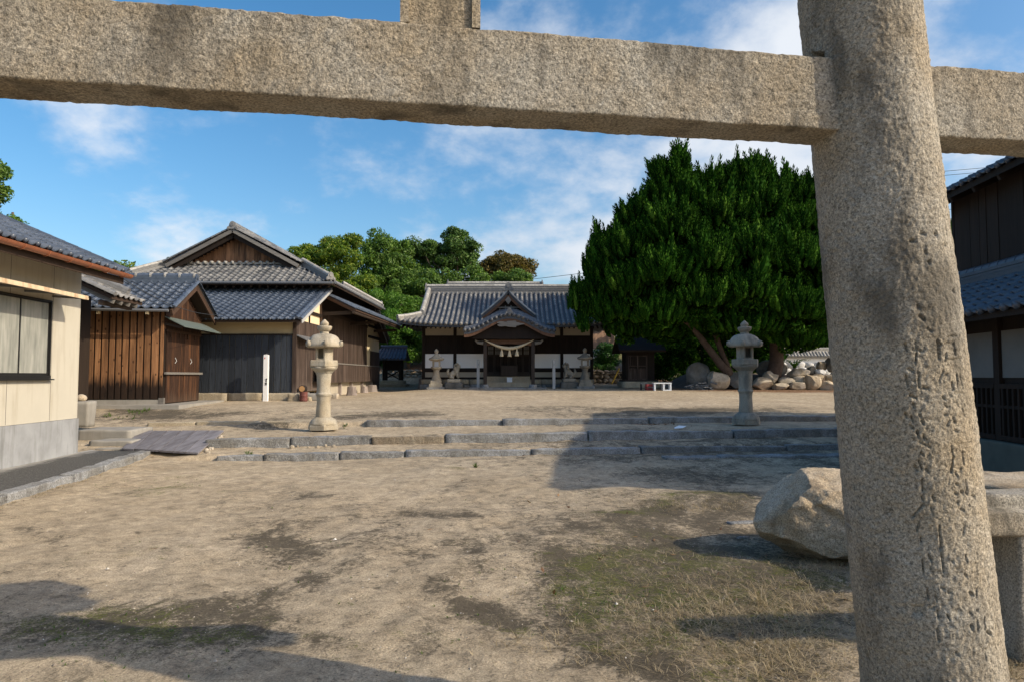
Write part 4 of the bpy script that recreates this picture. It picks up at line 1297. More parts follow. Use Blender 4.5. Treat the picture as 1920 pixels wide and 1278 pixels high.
# ------------------------------------------------------------------ cream house on the left
def left_house():
    r = thing('cream_house', 'cream rendered house at the left edge with a sliding window and copper gutter', 'house', (-8.5, 13.4, 0.0), 0.07)
    fy0, fy1 = -10.0, 0.0
    W = 7.0
    b = MB().box(-W, 0, fy0, 0, 0.79, 3.9)
    b.build('wall', 'cream_wall', r)
    # sheathing joints stand as fine grooves between render panels
    for y in (-0.9, -2.1, -3.3):
        MB().box(0.001, 0.004, y - 0.004, y + 0.004, 0.8, 3.8).build('wall_joint', 'grey_plaster', r)
    MB().box(-W - .02, 0.022, fy0, 0.022, -0.2, 0.785).build('foundation', 'concrete_foot', r)
    # roof
    sl = 0.43
    zt = lambda x: 3.66 + sl * (0.72 - x)
    rf = MB()
    y0, y1 = fy0 - 0.5, 0.20
    rf.prism([(0.72, y0, zt(.72)), (0.72, y1, zt(.72)), (-3.5, y1, zt(-3.5)), (-3.5, y0, zt(-3.5))], (0, 0, -0.09))
    rf.prism([(-3.5, y0, zt(-3.5)), (-3.5, y1, zt(-3.5)), (-7.72, y1, zt(.72)), (-7.72, y0, zt(.72))], (0, 0, -0.09))
    roof = rf.build('roof', 'soffit_wood', r)
    U, V = (0, 1, 0), (-1, 0, sl)
    Ls = math.hypot(4.22, 4.22 * sl)
    tile_field(roof, (0.77, y0, zt(.77)), U, V, int((y1 - y0) / .30) + 1, int(Ls / .27), .30, .27, 'glazed_tile', nind=300, seed=3)
    for px in (-3.5,):
        ridge(roof, (px, y0, zt(px) + .05), (px, y1, zt(px) + .05), 0.26, 0.22, 'glazed_tile')
    # verge tiles along the far gable
    c = MB()
    half_caps(c, (0.79, y1 - .02, zt(.79) + .05), (-3.5, y1 - .02, zt(-3.5) + .05), 0.085, 0.27)
    c.build('verge_tile', 'glazed_tile', roof, True, 'stuff')
    c = MB()
    for k in range(int((y1 - y0) / .30)):
        yy = y0 + .30 * k + .245
        c.tube([(0.785, yy, zt(.77) + .055), (0.83, yy, zt(.77) + .037)], 0.045, 8)
    c.build('eave_tile_end', 'glazed_tile', roof, True, 'stuff')
    MB().box(0.67, 0.705, y0, y1, zt(.72) - .22, zt(.72) - .092).build('fascia', 'soffit_wood', r)
    # half-round copper gutter with straps
    g = MB()
    ang = np.linspace(math.pi, 2 * math.pi, 9)
    yy = np.linspace(y0, y1 + .06, 30)
    gx, gz_ = 0.795, zt(.72) - .03
    g.grid([[(gx + .075 * math.cos(a), y, gz_ + .075 * math.sin(a) - .006 * (y1 - y)) for a in ang] for y in yy])
    g.grid([[(gx + .067 * math.cos(a), y, gz_ + .067 * math.sin(a) + .004 - .006 * (y1 - y)) for a in ang] for y in yy])
    g.add([(gx + .075 * math.cos(a), y1 + .06, gz_ + .075 * math.sin(a)) for a in ang], [tuple(range(9))])
    gut = g.build('gutter', 'copper_gutter', r, True)
    for k in range(16):
        y = y1 - .25 - k * .62
        link('gutter_strap', MB().tube([(gx + .081 * math.cos(a), y, gz_ + .081 * math.sin(a) - .006 * (y1 - y)) for a in ang], .010, 6).mesh('gutter_strap', 'copper_gutter'), gut)
    # window: two visible frosted sashes, more out of the frame
    wy1, sash, z0, z1 = -1.02, 0.83, 1.62, 2.94
    n = 4
    wf = MB()
    wy0 = wy1 - n * sash
    wf.box(-.02, .045, wy0 - .05, wy1 + .05, z0 - .06, z0)
    wf.box(-.02, .045, wy0 - .03, wy1 + .03, z1, z1 + .03)
    for y in (wy0 - .03, wy1):
        wf.box(-.02, .044, y, y + .03, z0, z1)
    win = wf.build('window', 'window_frame_metal', r)
    MB().box(.0, .085, wy0 - .08, wy1 + .09, z0 - .085, z0 - .062).build('sill', 'window_frame_metal', win)
    for k in range(n):
        a, c = wy0 + k * sash, wy0 + (k + 1) * sash
        xo = 0.006 if k % 2 else 0.022
        s = MB()
        for (p, q, u0, u1) in ((a, a + .026, z0, z1), (c - .026, c, z0, z1), (a + .026, c - .026, z0, z0 + .04), (a + .026, c - .026, z1 - .026, z1)):
            s.box(xo - .012, xo + .012, p, q, u0 + .001, u1 - .001)
        s.build('sash', 'window_frame_metal', win)
        MB().box(xo - .003, xo + .003, a + .03, c - .03, z0 + .04, z1 - .03).build('pane', 'frosted_glass', win)
    # sheet-metal awning over the window
    a = MB()
    a.prism([(0.0, wy0 - .3, 3.20), (0.55, wy0 - .3, 3.085), (0.55, wy0 - .3, 3.05), (0.0, wy0 - .3, 3.165)], (0, n * sash + .55, 0))
    a.box(0.52, 0.556, wy0 - .3, wy1 + .25, 3.012, 3.05)
    aw = a.build('awning', 'rusty_metal', r)
    for k in range(5):
        y = wy1 + .1 - k * .8
        MB().bar((0.0, y, 3.06), (0.5, y, 3.03), .03, .04).build('awning_bracket', 'grey_metal', aw)
left_house()

def walkway():
    r = thing('walkway', None, None, (0, 0, 0), 0, None, 'structure')
    # dark asphalt strip between the cream house and the kerb
    ys = np.linspace(2.0, 14.15, 60)
    G_, sand = [], []
    for y in ys:
        xl = -8.5 + .07 * (13.4 - y) - .05
        xr = -6.52 - .175 * (y - 8.5)
        row = []
        for t in np.linspace(0, 1, 12):
            x = xl * (1 - t) + xr * t
            row.append((x, y, 0.105 + .01 * math.sin(y * 2 + t * 5)))
            sand.append(max(0, 1 - t * 1.9) * 1.0 + max(0, t - .86) * 2.5)
        G_.append(row)
    b = MB().grid(np.array(G_)[:, ::-1])
    me = b.mesh('asphalt_strip', 'asphalt', True)
    at = me.attributes.new('sand', 'FLOAT', 'POINT')
    at.data.foreach_set('value', np.array(sand, np.float32).reshape(60, 12)[:, ::-1].reshape(-1))
    link('asphalt_strip', me, r, 'structure')
    y = 14.1
    k = 0
    rs = random.Random(4)
    while y > 3:
        L = rs.uniform(1.0, 1.9)
        yc = y - L / 2
        V, Fa = rough_block(L - .02, .22, .25, 200 + k, 20, .016, .015, 4.5)
        M = Matrix.Translation((-6.42 - .175 * (yc - 8.5), yc, -0.13)) @ Matrix.Rotation(math.pi / 2 + .17, 4, 'Z') @ Matrix.Rotation(rs.uniform(-.012, .012), 4, 'Y')
        link('kerb_stone', MB().addn(V, Fa).mesh('kerb_stone', 'kerb_granite', True), r, None, None, M)
        y -= L
        k += 1
    V, Fa = rough_block(1.25, .22, .14, 300, 8, .012, .03, 3)
    link('kerb_stone', MB().addn(V, Fa).mesh('kerb_stone', 'concrete', True), r, None, None, Matrix.Translation((-7.9, 14.15, -0.0)) @ Matrix.Rotation(.02, 4, 'Z'))
    # concrete steps between the cream house and the ramp
    s = thing('concrete_steps', 'two worn concrete steps between the cream house and the plank ramp', 'steps', (0, 0, 0))
    for nm, x0, x1, y0, y1, z0, z1, sd in (('lower_step', -8.85, -7.95, 14.35, 15.0, -.1, .26, 1), ('upper_step', -9.5, -8.3, 14.95, 15.9, -.1, .44, 2)):
        V, Fa = rough_block(x1 - x0, y1 - y0, z1 - z0, sd, 12, .012, .02, 3)
        link(nm, MB().addn(V, Fa).mesh(nm, 'concrete', True), s, None, None, Matrix.Translation(((x0 + x1) / 2, (y0 + y1) / 2, z0)))
    # plank ramp
    A, B = np.array(ground_pt(228, 846)), np.array(ground_pt(372, 852))
    a0, b0 = np.array([A[0], A[1], G(*A) + .07]), np.array([B[0], B[1], G(*B) + .06])
    a1, b1 = PX(262, 806, 15.7), PX(420, 806, 15.7)
    rp = thing('plank_ramp', 'grey weathered plank ramp sloping up from the walkway kerb', 'ramp', a0)
    n = 6
    for k in range(n):
        p0 = a0 + (b0 - a0) * (k + .03) / n - a0
        q0 = a0 + (b0 - a0) * (k + .97) / n - a0
        p1 = a1 + (b1 - a1) * (k + .03) / n - a0
        q1 = a1 + (b1 - a1) * (k + .97) / n - a0
        j = rs.uniform(-.03, .03)
        d = (p1 - p0) / np.linalg.norm(p1 - p0) * j
        MB().prism([p0 - d, q0 - d, q1 + d, p1 + d], (0, 0, -.035)).build('plank', 'ramp_plank', rp)
    for t in (.12, .55, .9):
        p = a0 * (1 - t) + a1 * t - a0
        q = b0 * (1 - t) + b1 * t - a0
        MB().bar(p + (0.05, 0, -.075), q + (-.06, 0, -.075), .07, .07).build('bearer', 'dark_timber', rp)
    # concrete trough with a stone on it against the corner
    c = PX(160, 790, 15.9)
    t = thing('concrete_trough', 'square concrete trough standing by the corner of the cream house', 'trough', (c[0] - .05, c[1], c[2] - .12), .1)
    V, Fa = rough_block(.40, .42, .60, 5, 8, .01, .02, 3)
    V = V.copy()
    V[:, :2] *= (0.86 + .26 * V[:, 2:3])
    link('trough_body', MB().addn(V, Fa).mesh('trough_body', 'concrete', True), t)
    P, Fa = rock((.13, .11, .09), 31, 8, 5)
    o = MB().addn(P, Fa).build('stone', 'boulder_stone', None, True)
    o.location = (c[0] - .12, c[1], c[2] + .55)
    tag(o, 'small tan stone lying on the concrete trough', 'stone')
walkway()

# ------------------------------------------------------------------ plank shed with blue tiles
def shed():
    r = thing('plank_shed', 'brown plank shed with blue glazed roof tiles and double doors', 'shed', (-10.7, 21.0, 0.735), .095)
    XL, D = -4.2, 3.05
    zE, sl = 2.88, .53
    xr = .40
    MB().box(XL, -.02, .03, D - .03, .10, 2.95).build('wall', 'dark_timber', r)
    planks(r, 'shed_plank', (XL, -.022, .17), (1, 0, 0), -XL, 2.78, .215, .05, (0, 1, 0), rnd=random.Random(11), jit=.014, gap=.055)
    MB().box(XL, 0, .01, .03, .17, 2.95).build('backing_board', 'dark_timber', r)
    MB().box(XL, -.0, -.035, .05, -.05, .155).build('sill_beam', 'concrete', r)
    MB().box(-.12, .03, -.045, .06, -.02, .21).build('corner_post_foot', 'grey_timber', r)
    # door side
    planks(r, 'shed_door_wood', (.02, 0.0, 2.32), (0, 1, 0), D, 1.4, .16, .03, (-1, 0, 0), top=lambda u: 2.96 + sl * (1.5 - abs(u - 1.5)) - 2.42, rnd=random.Random(12))
    door = MB().box(-.02, .0, .1, D - .1, .02, 2.3).build('door', 'dark_timber', r)
    planks(door, 'shed_door_wood', (.03, .10, .05), (0, 1, 0), D / 2 - .12, 2.2, .19, .035, (-1, 0, 0), rnd=random.Random(13))
    planks(door, 'shed_door_wood', (.03, D / 2 + .01, .05), (0, 1, 0), D / 2 - .12, 2.2, .19, .035, (-1, 0, 0), rnd=random.Random(14))
    MB().box(.032, .10, -.05, D + .02, .93, 1.0).build('door_rail', 'grey_timber', door)
    MB().box(.028, .06, .05, D - .05, 2.25, 2.32).build('lintel', 'brown_timber', door)
    for y in (.35, 1.05, 1.75, 2.4):
        MB().box(.03, .07, y - .03, y + .03, 2.08, 2.24).build('hanger', 'brown_timber', door)
    for y in (.75, 2.05):
        MB().tube([(.04, y, 1.28), (.075, y + .03, 1.36), (.04, y, 1.46)], .012, 6).build('handle', 'grey_and_shade_paint', door)
    hood = MB()
    hood.prism([(0.03, -.12, 2.70), (.62, -.12, 2.40), (.62, -.12, 2.37), (.03, -.12, 2.67)], (0, D + .35, 0))
    hd = hood.build('hood', 'green_metal', r)
    for y in (0.0, D * .5, D):
        MB().bar((.0, y, 2.48), (.5, y, 2.36), .05, .07).build('hood_bracket', 'dark_timber_along', hd)
    # roof
    ye, yr, yb = -.45, 1.5, 3.45
    zr = zE + sl * (yr - ye)
    x0, x1 = XL - .4, xr
    rf = MB()
    rf.prism([(x0, ye, zE), (x1, ye, zE), (x1, yr, zr), (x0, yr, zr)], (0, 0, -.07))
    rf.prism([(x0, yr, zr), (x1, yr, zr), (x1, yb, zE), (x0, yb, zE)], (0, 0, -.07))
    roof = rf.build('roof', 'soffit_wood', r)
    Ls = math.hypot(yr - ye, zr - zE)
    w, l = .275, .265
    nu = int((x1 - x0) / w)
    tile_field(roof, (x1 - nu * w, ye - .05, zE), (1, 0, 0), (0, 1, sl), nu, int(Ls / l) + 1, w, l, 'blue_tile', nind=170, seed=5)
    tile_field(roof, (x1, yb + .05, zE), (-1, 0, 0), (0, -1, sl), nu, int(Ls / l) + 1, w, l, 'blue_tile', nind=0, seed=6)
    ridge(roof, (x0, yr, zr + .04), (x1 - .02, yr, zr + .04), .24, .20, 'blue_tile', layers=2, r=.10, step=.42)
    for k in range(9):
        x = x1 - .08 - k * .46
        MB().tube([(x - .03, yr, zr + .25), (x + .03, yr, zr + .25)], .118, 12).build('ridge_collar', 'pale_tile', roof)
    end_tile(roof, (x1 - .02, yr, zr - .02), (1, 0, 0), .34, 'blue_tile')
    for ya, za, yb_, zb in ((ye - .02, zE, yr, zr), (yb + .02, zE, yr, zr)):
        c = MB()
        half_caps(c, (x1 + .01, ya, za + .05), (x1 + .01, yb_, zb + .05), .075, .26)
        c.build('verge_tile', 'blue_tile', roof, True, 'stuff')
        MB().bar((x1 - .03, ya, za - .11), (x1 - .03, yb_, zb - .11), .05, .20, (1, 0, 0) if False else (0, 0, 1)).build('barge_board', 'brown_timber', roof)
    MB().tube([(x0, ye - .10, zE - .02), (x1 - .1, ye - .10, zE - .05)], .045, 8).build('gutter', 'grey_metal', r)
    for x in (-.35, -1.75, -3.1):
        MB().box(x - .02, x + .02, ye - .08, ye + .1, zE - .16, zE - .07).build('gutter_bracket', 'pale_plaster', r)
    s = MB().box(-4.6, .75, -.75, 3.4, -.25, .012)
    s.rough(.02, 1.1, 3)
    s.build('concrete_pad', 'concrete', r)
shed()

def annex():
    """old grey tiled lean-to roof seen between the cream house and the shed"""
    r = thing('tiled_annex', 'old grey tiled lean-to with a dark plank wall between the cream house and shed', 'annex', (-11.2, 18.6, .6), .06)
    zt = lambda x: 3.16 + .46 * (.42 - x)
    rf = MB().prism([(.42, -.35, zt(.42)), (.42, 1.35, zt(.42)), (-2.4, 1.35, zt(-2.4)), (-2.4, -.35, zt(-2.4))], (0, 0, -.10))
    roof = rf.build('roof', 'soffit_wood', r)
    tile_field(roof, (.46, -.40, zt(.46)), (0, 1, 0), (-1, 0, .46), 6, 11, .29, .27, 'old_tile', nind=70, seed=8)
    c = MB()
    half_caps(c, (.5, -.36, zt(.5) + .05), (-2.4, -.36, zt(-2.4) + .05), .09, .25)
    c.build('verge_tile', 'old_tile', roof, True, 'stuff')
    ridge(roof, (.36, .55, zt(.36) + .07), (-2.4, .55, zt(-2.4) + .07), .22, .14, 'old_tile', layers=2)
    for k in range(4):
        y = -.2 + k * .42
        MB().bar((-1.5, y, zt(-1.5) - .17), (.40, y, zt(.40) - .17), .08, .10).build('rafter', 'grey_timber', roof)
    MB().bar((.1, -.3, 2.98), (.1, 1.3, 2.98), .12, .12).build('beam', 'dark_timber_along', r)
    MB().box(-2.3, -.95, .5, 1.2, 0, 3.3).build('wall', 'dark_timber', r)
    planks(r, 'weathered_plank', (-2.3, .5, .1), (1, 0, 0), 1.4, 2.4, .17, .03, (0, -1, 0), rnd=random.Random(21))
    MB().box(-2.35, -.80, .38, .52, 2.5, 2.56).build('wall_cap', 'dark_timber', r)
annex()

# ------------------------------------------------------------------ big hall on the left (hip-and-gable roof, tiled lean-tos)
def hall():
    r = thing('timber_hall', 'large old timber hall with hip and gable tiled roof and black charred plank front', 'hall', (-7.97, 25.0, .72), 0)
    XL = -9.4
    fy = 3.2
    # foundation stones under the black front
    rs = random.Random(5)
    x = 0.04
    k = 0
    while x > XL:
        L = rs.uniform(.75, 1.45)
        V, Fa = rough_block(L - .02, .36, .30, 400 + k, 6, .014, .025, 3)
        link('foundation_stone', MB().addn(V, Fa).mesh('foundation_stone', 'foundation_stone', True), r, None, None, Matrix.Translation((x - L / 2, .13, -.02)))
        x -= L
        k += 1
    MB().box(XL, -.06, .06, fy, .28, 2.95).build('front_wall', 'ochre_plaster', r)
    planks(r, 'charred_plank', (XL, .03, .285), (1, 0, 0), -XL + .0, 2.09, .235, .03, (0, 1, 0), rnd=random.Random(31), gap=.016, jit=.012)
    MB().box(XL, .03, .0, .06, 2.372, 2.43).build('rail', 'dark_timber', r)
    MB().box(-.07, .07, -.01, .13, .28, 2.95).build('corner_post', 'weathered_plank', r)
    # side wall of the front lean-to
    leanz = lambda y: 2.90 + .41 * (y + .6)
    MB().box(-.2, -.01, .13, fy, .3, 2.5).build('side_wall', 'dark_timber', r)
    b = MB().prism([(-.03, .1, 2.2), (-.03, fy, 2.2), (-.03, fy, leanz(fy) - .1), (-.03, .1, leanz(.1) - .1)], (.05, 0, 0))
    b.build('side_plaster', 'pale_plaster', r)
    planks(r, 'weathered_plank', (.03, .13, .32), (0, 1, 0), fy - .13, 2.0, .17, .03, (-1, 0, 0), rnd=random.Random(32))
    planks(r, 'weathered_plank', (.055, .13, 2.28), (0, 1, 0), fy - .25, .68, .17, .03, (-1, 0, 0), rnd=random.Random(33))
    for y in (1.65,):
        MB().box(.02, .062, y - .05, y + .05, 2.9, 3.85).build('stud', 'dark_timber', r)
    MB().box(.02, .09, 1.3, fy + .1, 3.30, 3.42).build('tie', 'dark_timber', r)
    MB().prism([(.03, .0, 2.42), (.42, .0, 2.22), (.42, .0, 2.19), (.03, .0, 2.38)], (0, 3.0, 0)).build('pent_board', 'grey_metal', r)
    # main body
    MB().box(-8.5, -.05, fy, 12.3, .30, 4.9).build('main_wall', 'dark_timber', r)
    MB().box(-.12, .08, fy - .08, fy + .12, .1, 4.6).build('post', 'brown_timber', r)
    planks(r, 'weathered_plank', (.03, fy + .15, 1.45), (0, 1, 0), 9.0, 2.05, .24, .03, (-1, 0, 0), rnd=random.Random(34))
    MB().box(-.02, .05, fy + .1, 12.4, 3.5, 3.66).build('head_beam', 'dark_timber_along', r)
    # projecting lower shutter band and its rail
    planks(r, 'weathered_plank', (.30, fy - 1.0, .62), (0, 1, 0), 12.4, .80, .20, .03, (-1, 0, 0), rnd=random.Random(35))
    MB().box(.0, .33, fy - 1.05, 14.7, 1.42, 1.47).build('shelf_board', 'grey_timber', r)
    MB().box(.0, .26, fy - 1.0, 14.6, .64, .68).build('shelf_underboard', 'dark_timber', r)
    MB().box(-.2, .03, fy, 14.9, -.1, .64).build('base_wall', 'old_plaster', r)
    for y in (4.2, 6.2, 8.4, 10.8, 13.2):
        MB().box(.0, .16, y, y + .18, -.05, .64).build('strut', 'stump_wood', r)
    # rear lean-to end: plaster with plank foot and a small verge roof
    MB().box(-3, .02, 12.3, 15.8, .0, 3.9).build('rear_wall', 'pale_plaster', r)
    planks(r, 'weathered_plank', (.055, 13.2, .1), (0, 1, 0), 2.6, 2.2, .2, .03, (-1, 0, 0), rnd=random.Random(36))
    for z in (3.0, 3.6):
        MB().box(.02, .075, 12.6, 15.9, z, z + .14).build('tie', 'dark_timber', r)
    rl = MB().prism([(.45, 12.4, 4.75), (.45, 16.5, 3.0), (-8.6, 16.5, 3.0), (-8.6, 12.4, 4.75)], (0, 0, -.1)).build('rear_roof', 'soffit_wood', r)
    c = MB()
    half_caps(c, (.47, 16.5, 3.06), (.47, 12.8, 4.65), .09, .26)
    c.build('verge_tile', 'old_tile', rl, True, 'stuff')
    tile_field(rl, (.45, 16.55, 3.0), (-1, 0, 0), (0, -1, .427), 30, 15, .30, .28, 'glazed_tile', nind=0, seed=14)
    MB().bar((.40, 16.5, 2.90), (.40, 12.6, 4.56), .04, .2).build('barge_board', 'grey_timber', rl)
    # front lean-to roof
    y0, y1, xr = -.65, 3.35, .36
    sl = .41
    lr = MB().prism([(XL - .4, y0, leanz(y0)), (xr, y0, leanz(y0)), (xr, y1, leanz(y1)), (XL - .4, y1, leanz(y1))], (0, 0, -.08)).build('lean_to_roof', 'soffit_wood', r)
    w, l = .285, .27
    nu = int((xr - XL + .4) / w)
    tile_field(lr, (xr - .12 - nu * w, y0 - .04, leanz(y0)), (1, 0, 0), (0, 1, sl), nu, int(math.hypot(4, 4 * sl) / l) + 1, w, l, 'blue_tile', nind=160, seed=15)
    c = MB()
    half_caps(c, (xr - .08, y0 - .05, leanz(y0) + .05), (xr - .08, y1, leanz(y1) + .05), .085, .27)
    half_caps(c, (xr + .06, y0 - .05, leanz(y0) + .02), (xr + .06, y1, leanz(y1) + .02), .08, .27)
    c.build('verge_tile', 'blue_tile', lr, True, 'stuff')
    MB().bar((xr + .09, y0, leanz(y0) - .05), (xr + .09, y1, leanz(y1) - .05), .035, .14).build('barge_board', 'grey_and_shade_paint', lr)
    c = MB()
    for k in range(nu):
        x = xr - .12 - k * w - .05
        c.tube([(x, y0 - .07, leanz(y0) + .045), (x, y0 - .11, leanz(y0) + .03)], .045, 8)
    c.build('eave_tile_end', 'blue_tile', lr, True, 'stuff')
    # side pent roof over the stage front
    pr = MB().prism([(0.0, 3.0, 4.36), (1.55, 3.0, 3.62), (1.55, 14.5, 3.74), (0.0, 14.5, 4.48)], (0, 0, -.07)).build('pent_roof', 'brown_timber', r)
    c = MB()
    half_caps(c, (1.56, 3.0, 3.645), (1.56, 14.5, 3.765), .045, .3)
    half_caps(c, (0.0, 3.02, 4.39), (1.55, 3.02, 3.66), .05, .3)
    c.build('pent_edge_tile', 'glazed_tile', pr, True, 'stuff')
    tile_field(pr, (1.55, 3.0, 3.645), (0, 1, .0104), (-1, 0, .477), 40, 6, .288, .28, 'glazed_tile', nind=0, seed=18)
    for k in range(14):
        y = 3.1 + k * .86
        MB().bar((0.0, y, 4.27 + .0104 * (y - 3)), (1.5, y, 3.53 + .0104 * (y - 3)), .07, .09).build('rafter', 'red_wood', pr)
    for k, y in enumerate((3.35, 8.5, 14.2)):
        MB().bar((0.0, y, 3.45), (1.3, y, 3.52), .12, .14).build('bracket_arm', 'dark_timber_along', pr)
    MB().tube([(1.45, 3.0, 3.50), (1.45, 14.5, 3.62)], .07, 8).build('pent_purlin', 'dark_timber_along', pr)
    # main hip-and-gable roof
    xe, xw, xc = .69, -8.40, -3.855
    ye, yb = 2.4, 13.0
    zE = 4.66
    s = .535
    zr = zE + s * (xe - xc)
    yg = 4.2
    zg = zE + s * (yg - ye)
    hx = yg - ye
    yg2 = yb - hx
    rf = MB()
    t = .12
    rf.prism([(xw, ye, zE), (xe, ye, zE), (xe - hx, yg, zg), (xw + hx, yg, zg)], (0, 0, -t))
    rf.prism([(xe, yb, zE), (xw, yb, zE), (xw + hx, yg2, zg), (xe - hx, yg2, zg)], (0, 0, -t))
    yo = yg - .55
    rf.prism([(xe, ye, zE), (xe, yb, zE), (xe - hx, yg2, zg), (xe - hx, yg, zg)], (0, 0, -t))
    rf.prism([(xw, yb, zE), (xw, ye, zE), (xw + hx, yg, zg), (xw + hx, yg2, zg)], (0, 0, -t))
    rf.prism([(xe - hx + .0, yo, zg), (xe - hx, yg2 + .5, zg), (xc, yg2 + .5, zr), (xc, yo, zr)], (0, 0, -t))
    rf.prism([(xw + hx, yg2 + .5, zg), (xw + hx, yo, zg), (xc, yo, zr), (xc, yg2 + .5, zr)], (0, 0, -t))
    roof = rf.build('roof', 'soffit_wood', r)
    w, l = .285, .265
    sn = math.hypot(1, s)
    nv = int(hx * sn / l) + 1
    nu = int((xe - xw) / w) + 1
    tile_field(roof, (xw, ye - .05, zE), (1, 0, 0), (0, 1, s), nu, nv, w, l, 'old_tile', keep=lambda u, v: v / sn < u < (xe - xw) - v / sn, nind=135, seed=16)
    run = (xe - xc) * sn
    tile_field(roof, (xe + .05, ye, zE), (0, 1, 0), (-1, 0, s), int((yb - ye) / w), int(run / l) + 1, w, l, 'old_tile',
               keep=lambda u, v: (v / sn < hx and v / sn < u < (yb - ye) - v / sn) or (v / sn >= hx and yo - ye + .1 < u < yg2 + .4 - ye), nind=0, seed=17)
    tile_field(roof, (xw - .05, yb, zE), (0, -1, 0), (1, 0, s), int((yb - ye) / w), int(run / l) + 1, w, l, 'old_tile',
               keep=lambda u, v: (v / sn < hx and v / sn < u < (yb - ye) - v / sn) or (v / sn >= hx and yb - yg2 - .4 < u < yb - yo - .1), nind=0, seed=19)
    # eave round ends
    c = MB()
    for k in range(nu):
        x = xw + k * w + .24
        c.tube([(x, ye - .08, zE + .05), (x, ye - .12, zE + .03)], .045, 8)
    for k in range(int((yb - ye) / w)):
        y = ye + k * w + .24
        c.tube([(xe + .08, y, zE + .05), (xe + .12, y, zE + .03)], .045, 8)
    c.build('eave_tile_end', 'old_tile', roof, True, 'stuff')
    # gable: planks, barge boards, verge tiles
    MB().prism([(xe - hx - .3, yg + .03, zg), (xw + hx + .3, yg + .03, zg), (xc, yg + .03, zr - .16)], (0, .05, 0)).build('gable_wall', 'dark_timber', roof)
    gw = (xe - hx) - (xw + hx) - .8
    planks(roof, 'gable_plank', (xw + hx + .4, yg, zg + .03), (1, 0, 0), gw, 1, .17, .03, (0, 1, 0), top=lambda u: (gw / 2 + .05 - abs(u - gw / 2)) * s - .10, rnd=random.Random(37), jit=.01)
    MB().box(xw + hx + .3, xe - hx - .3, yg - .20, yg + .0, zg + .03, zg + .10).build('gable_flashing', 'pale_tile', roof)
    c = MB()
    for k in range(int(gw / .3)):
        c.tube([(xw + hx + .5 + k * .3, yg - .22, zg + .10), (xw + hx + .5 + k * .3, yg - .02, zg + .13)], .07, 8)
    c.build('flashing_cap', 'pale_tile', roof, True, 'stuff')
    for sg in (1, -1):
        a = (xc + sg * (xc - (xw + hx) + .05), yo - .02, zg - .10)
        e = (xc, yo - .02, zr - .07)
        MB().bar(a, e, .06, .15, (0, 0, 1)).build('barge_board', 'grey_timber', roof)
        MB().bar((a[0] - sg * .1, yo + .1, a[2] - .16), (e[0], yo + .1, e[2] - .18), .05, .18).build('inner_barge_board', 'dark_timber', roof)
        c = MB()
        for dy in (.0, .17, .34):
            half_caps(c, (a[0] + sg * .12, yo + dy, a[2] + .15 + (.05 if dy == .17 else 0)), (e[0], yo + dy, e[2] + .13 + (.05 if dy == .17 else 0)), .085, .25)
        c.build('verge_tile', 'old_tile', roof, True, 'stuff')
        # hip ridges
        hp = (xc + sg * (xe - xc), ye, zE)
        hq = (xc + sg * (xe - xc - hx + .05), yg - .05, zg)
        ridge(roof, np.array(hp) + (-sg * .08, .08, .10), np.array(hq) + (0, 0, .08), .26, .16, 'old_tile', 'pale_tile', 3, .10, 'hip_ridge')
        end_tile(roof, np.array(hp) + (-sg * .05, -.0, .06), (sg * .7, -.7, 0), .36, 'old_tile')
        hp2 = (xc + sg * (xe - xc), yb, zE)
        hq2 = (xc + sg * (xe - xc - hx), yg2, zg)
        ridge(roof, np.array(hp2) + (-sg * .08, -.08, .10), np.array(hq2) + (0, 0, .08), .26, .16, 'old_tile', 'pale_tile', 3, .10, 'hip_ridge')
        end_tile(roof, np.array(hp2) + (-sg * .05, 0, .06), (sg * .7, .7, 0), .36, 'old_tile')
    ridge(roof, (xc, yo, zr + .05), (xc, yg2 + .5, zr + .05), .28, .16, 'old_tile', None, 3, .12, 'main_ridge')
    end_tile(roof, (xc, yo - .05, zr - .05), (0, -1, 0), .38, 'old_tile')
    MB().tube([(xw, ye - .16, zE - .02), (xe + .1, ye - .16, zE - .05)], .05, 8).build('gutter', 'grey_metal', r)
    MB().tube([(xe + .17, ye - .1, zE - .03), (xe + .17, yb, zE - .06)], .05, 8).build('gutter', 'grey_metal', r)
    for k in range(26):
        x = xw + .2 + k * .35
        MB().bar((x, ye + .05, zE - .18), (x, fy + .2, zE + .3), .06, .08).build('rafter', 'dark_timber_along', roof)
hall()
# ------------------------------------------------------------------ shrine hall
def barrel_rows(b, pts_rows, r, n=6):
    """rows of round cover tiles that run up a slope: each row a list of points, stepped where the tiles lap"""
    for pts in pts_rows:
        pts = [np.array(p, float) for p in pts]
        for a, c in zip(pts[:-1], pts[1:]):
            t = c - a
            t = t / np.linalg.norm(t)
            side = np.cross(t, (0, 0, 1.0))
            side /= np.linalg.norm(side) + 1e-9
            up = np.cross(side, t)
            rows = []
            for p, rr in ((a, r), (a + (c - a) * 1.02, r * .84)):
                rows.append([p + side * rr * math.cos(w) + up * rr * math.sin(w) for w in np.linspace(0, math.pi, n)])
            b.grid(rows)
            b.add(rows[0], [tuple(range(n))])

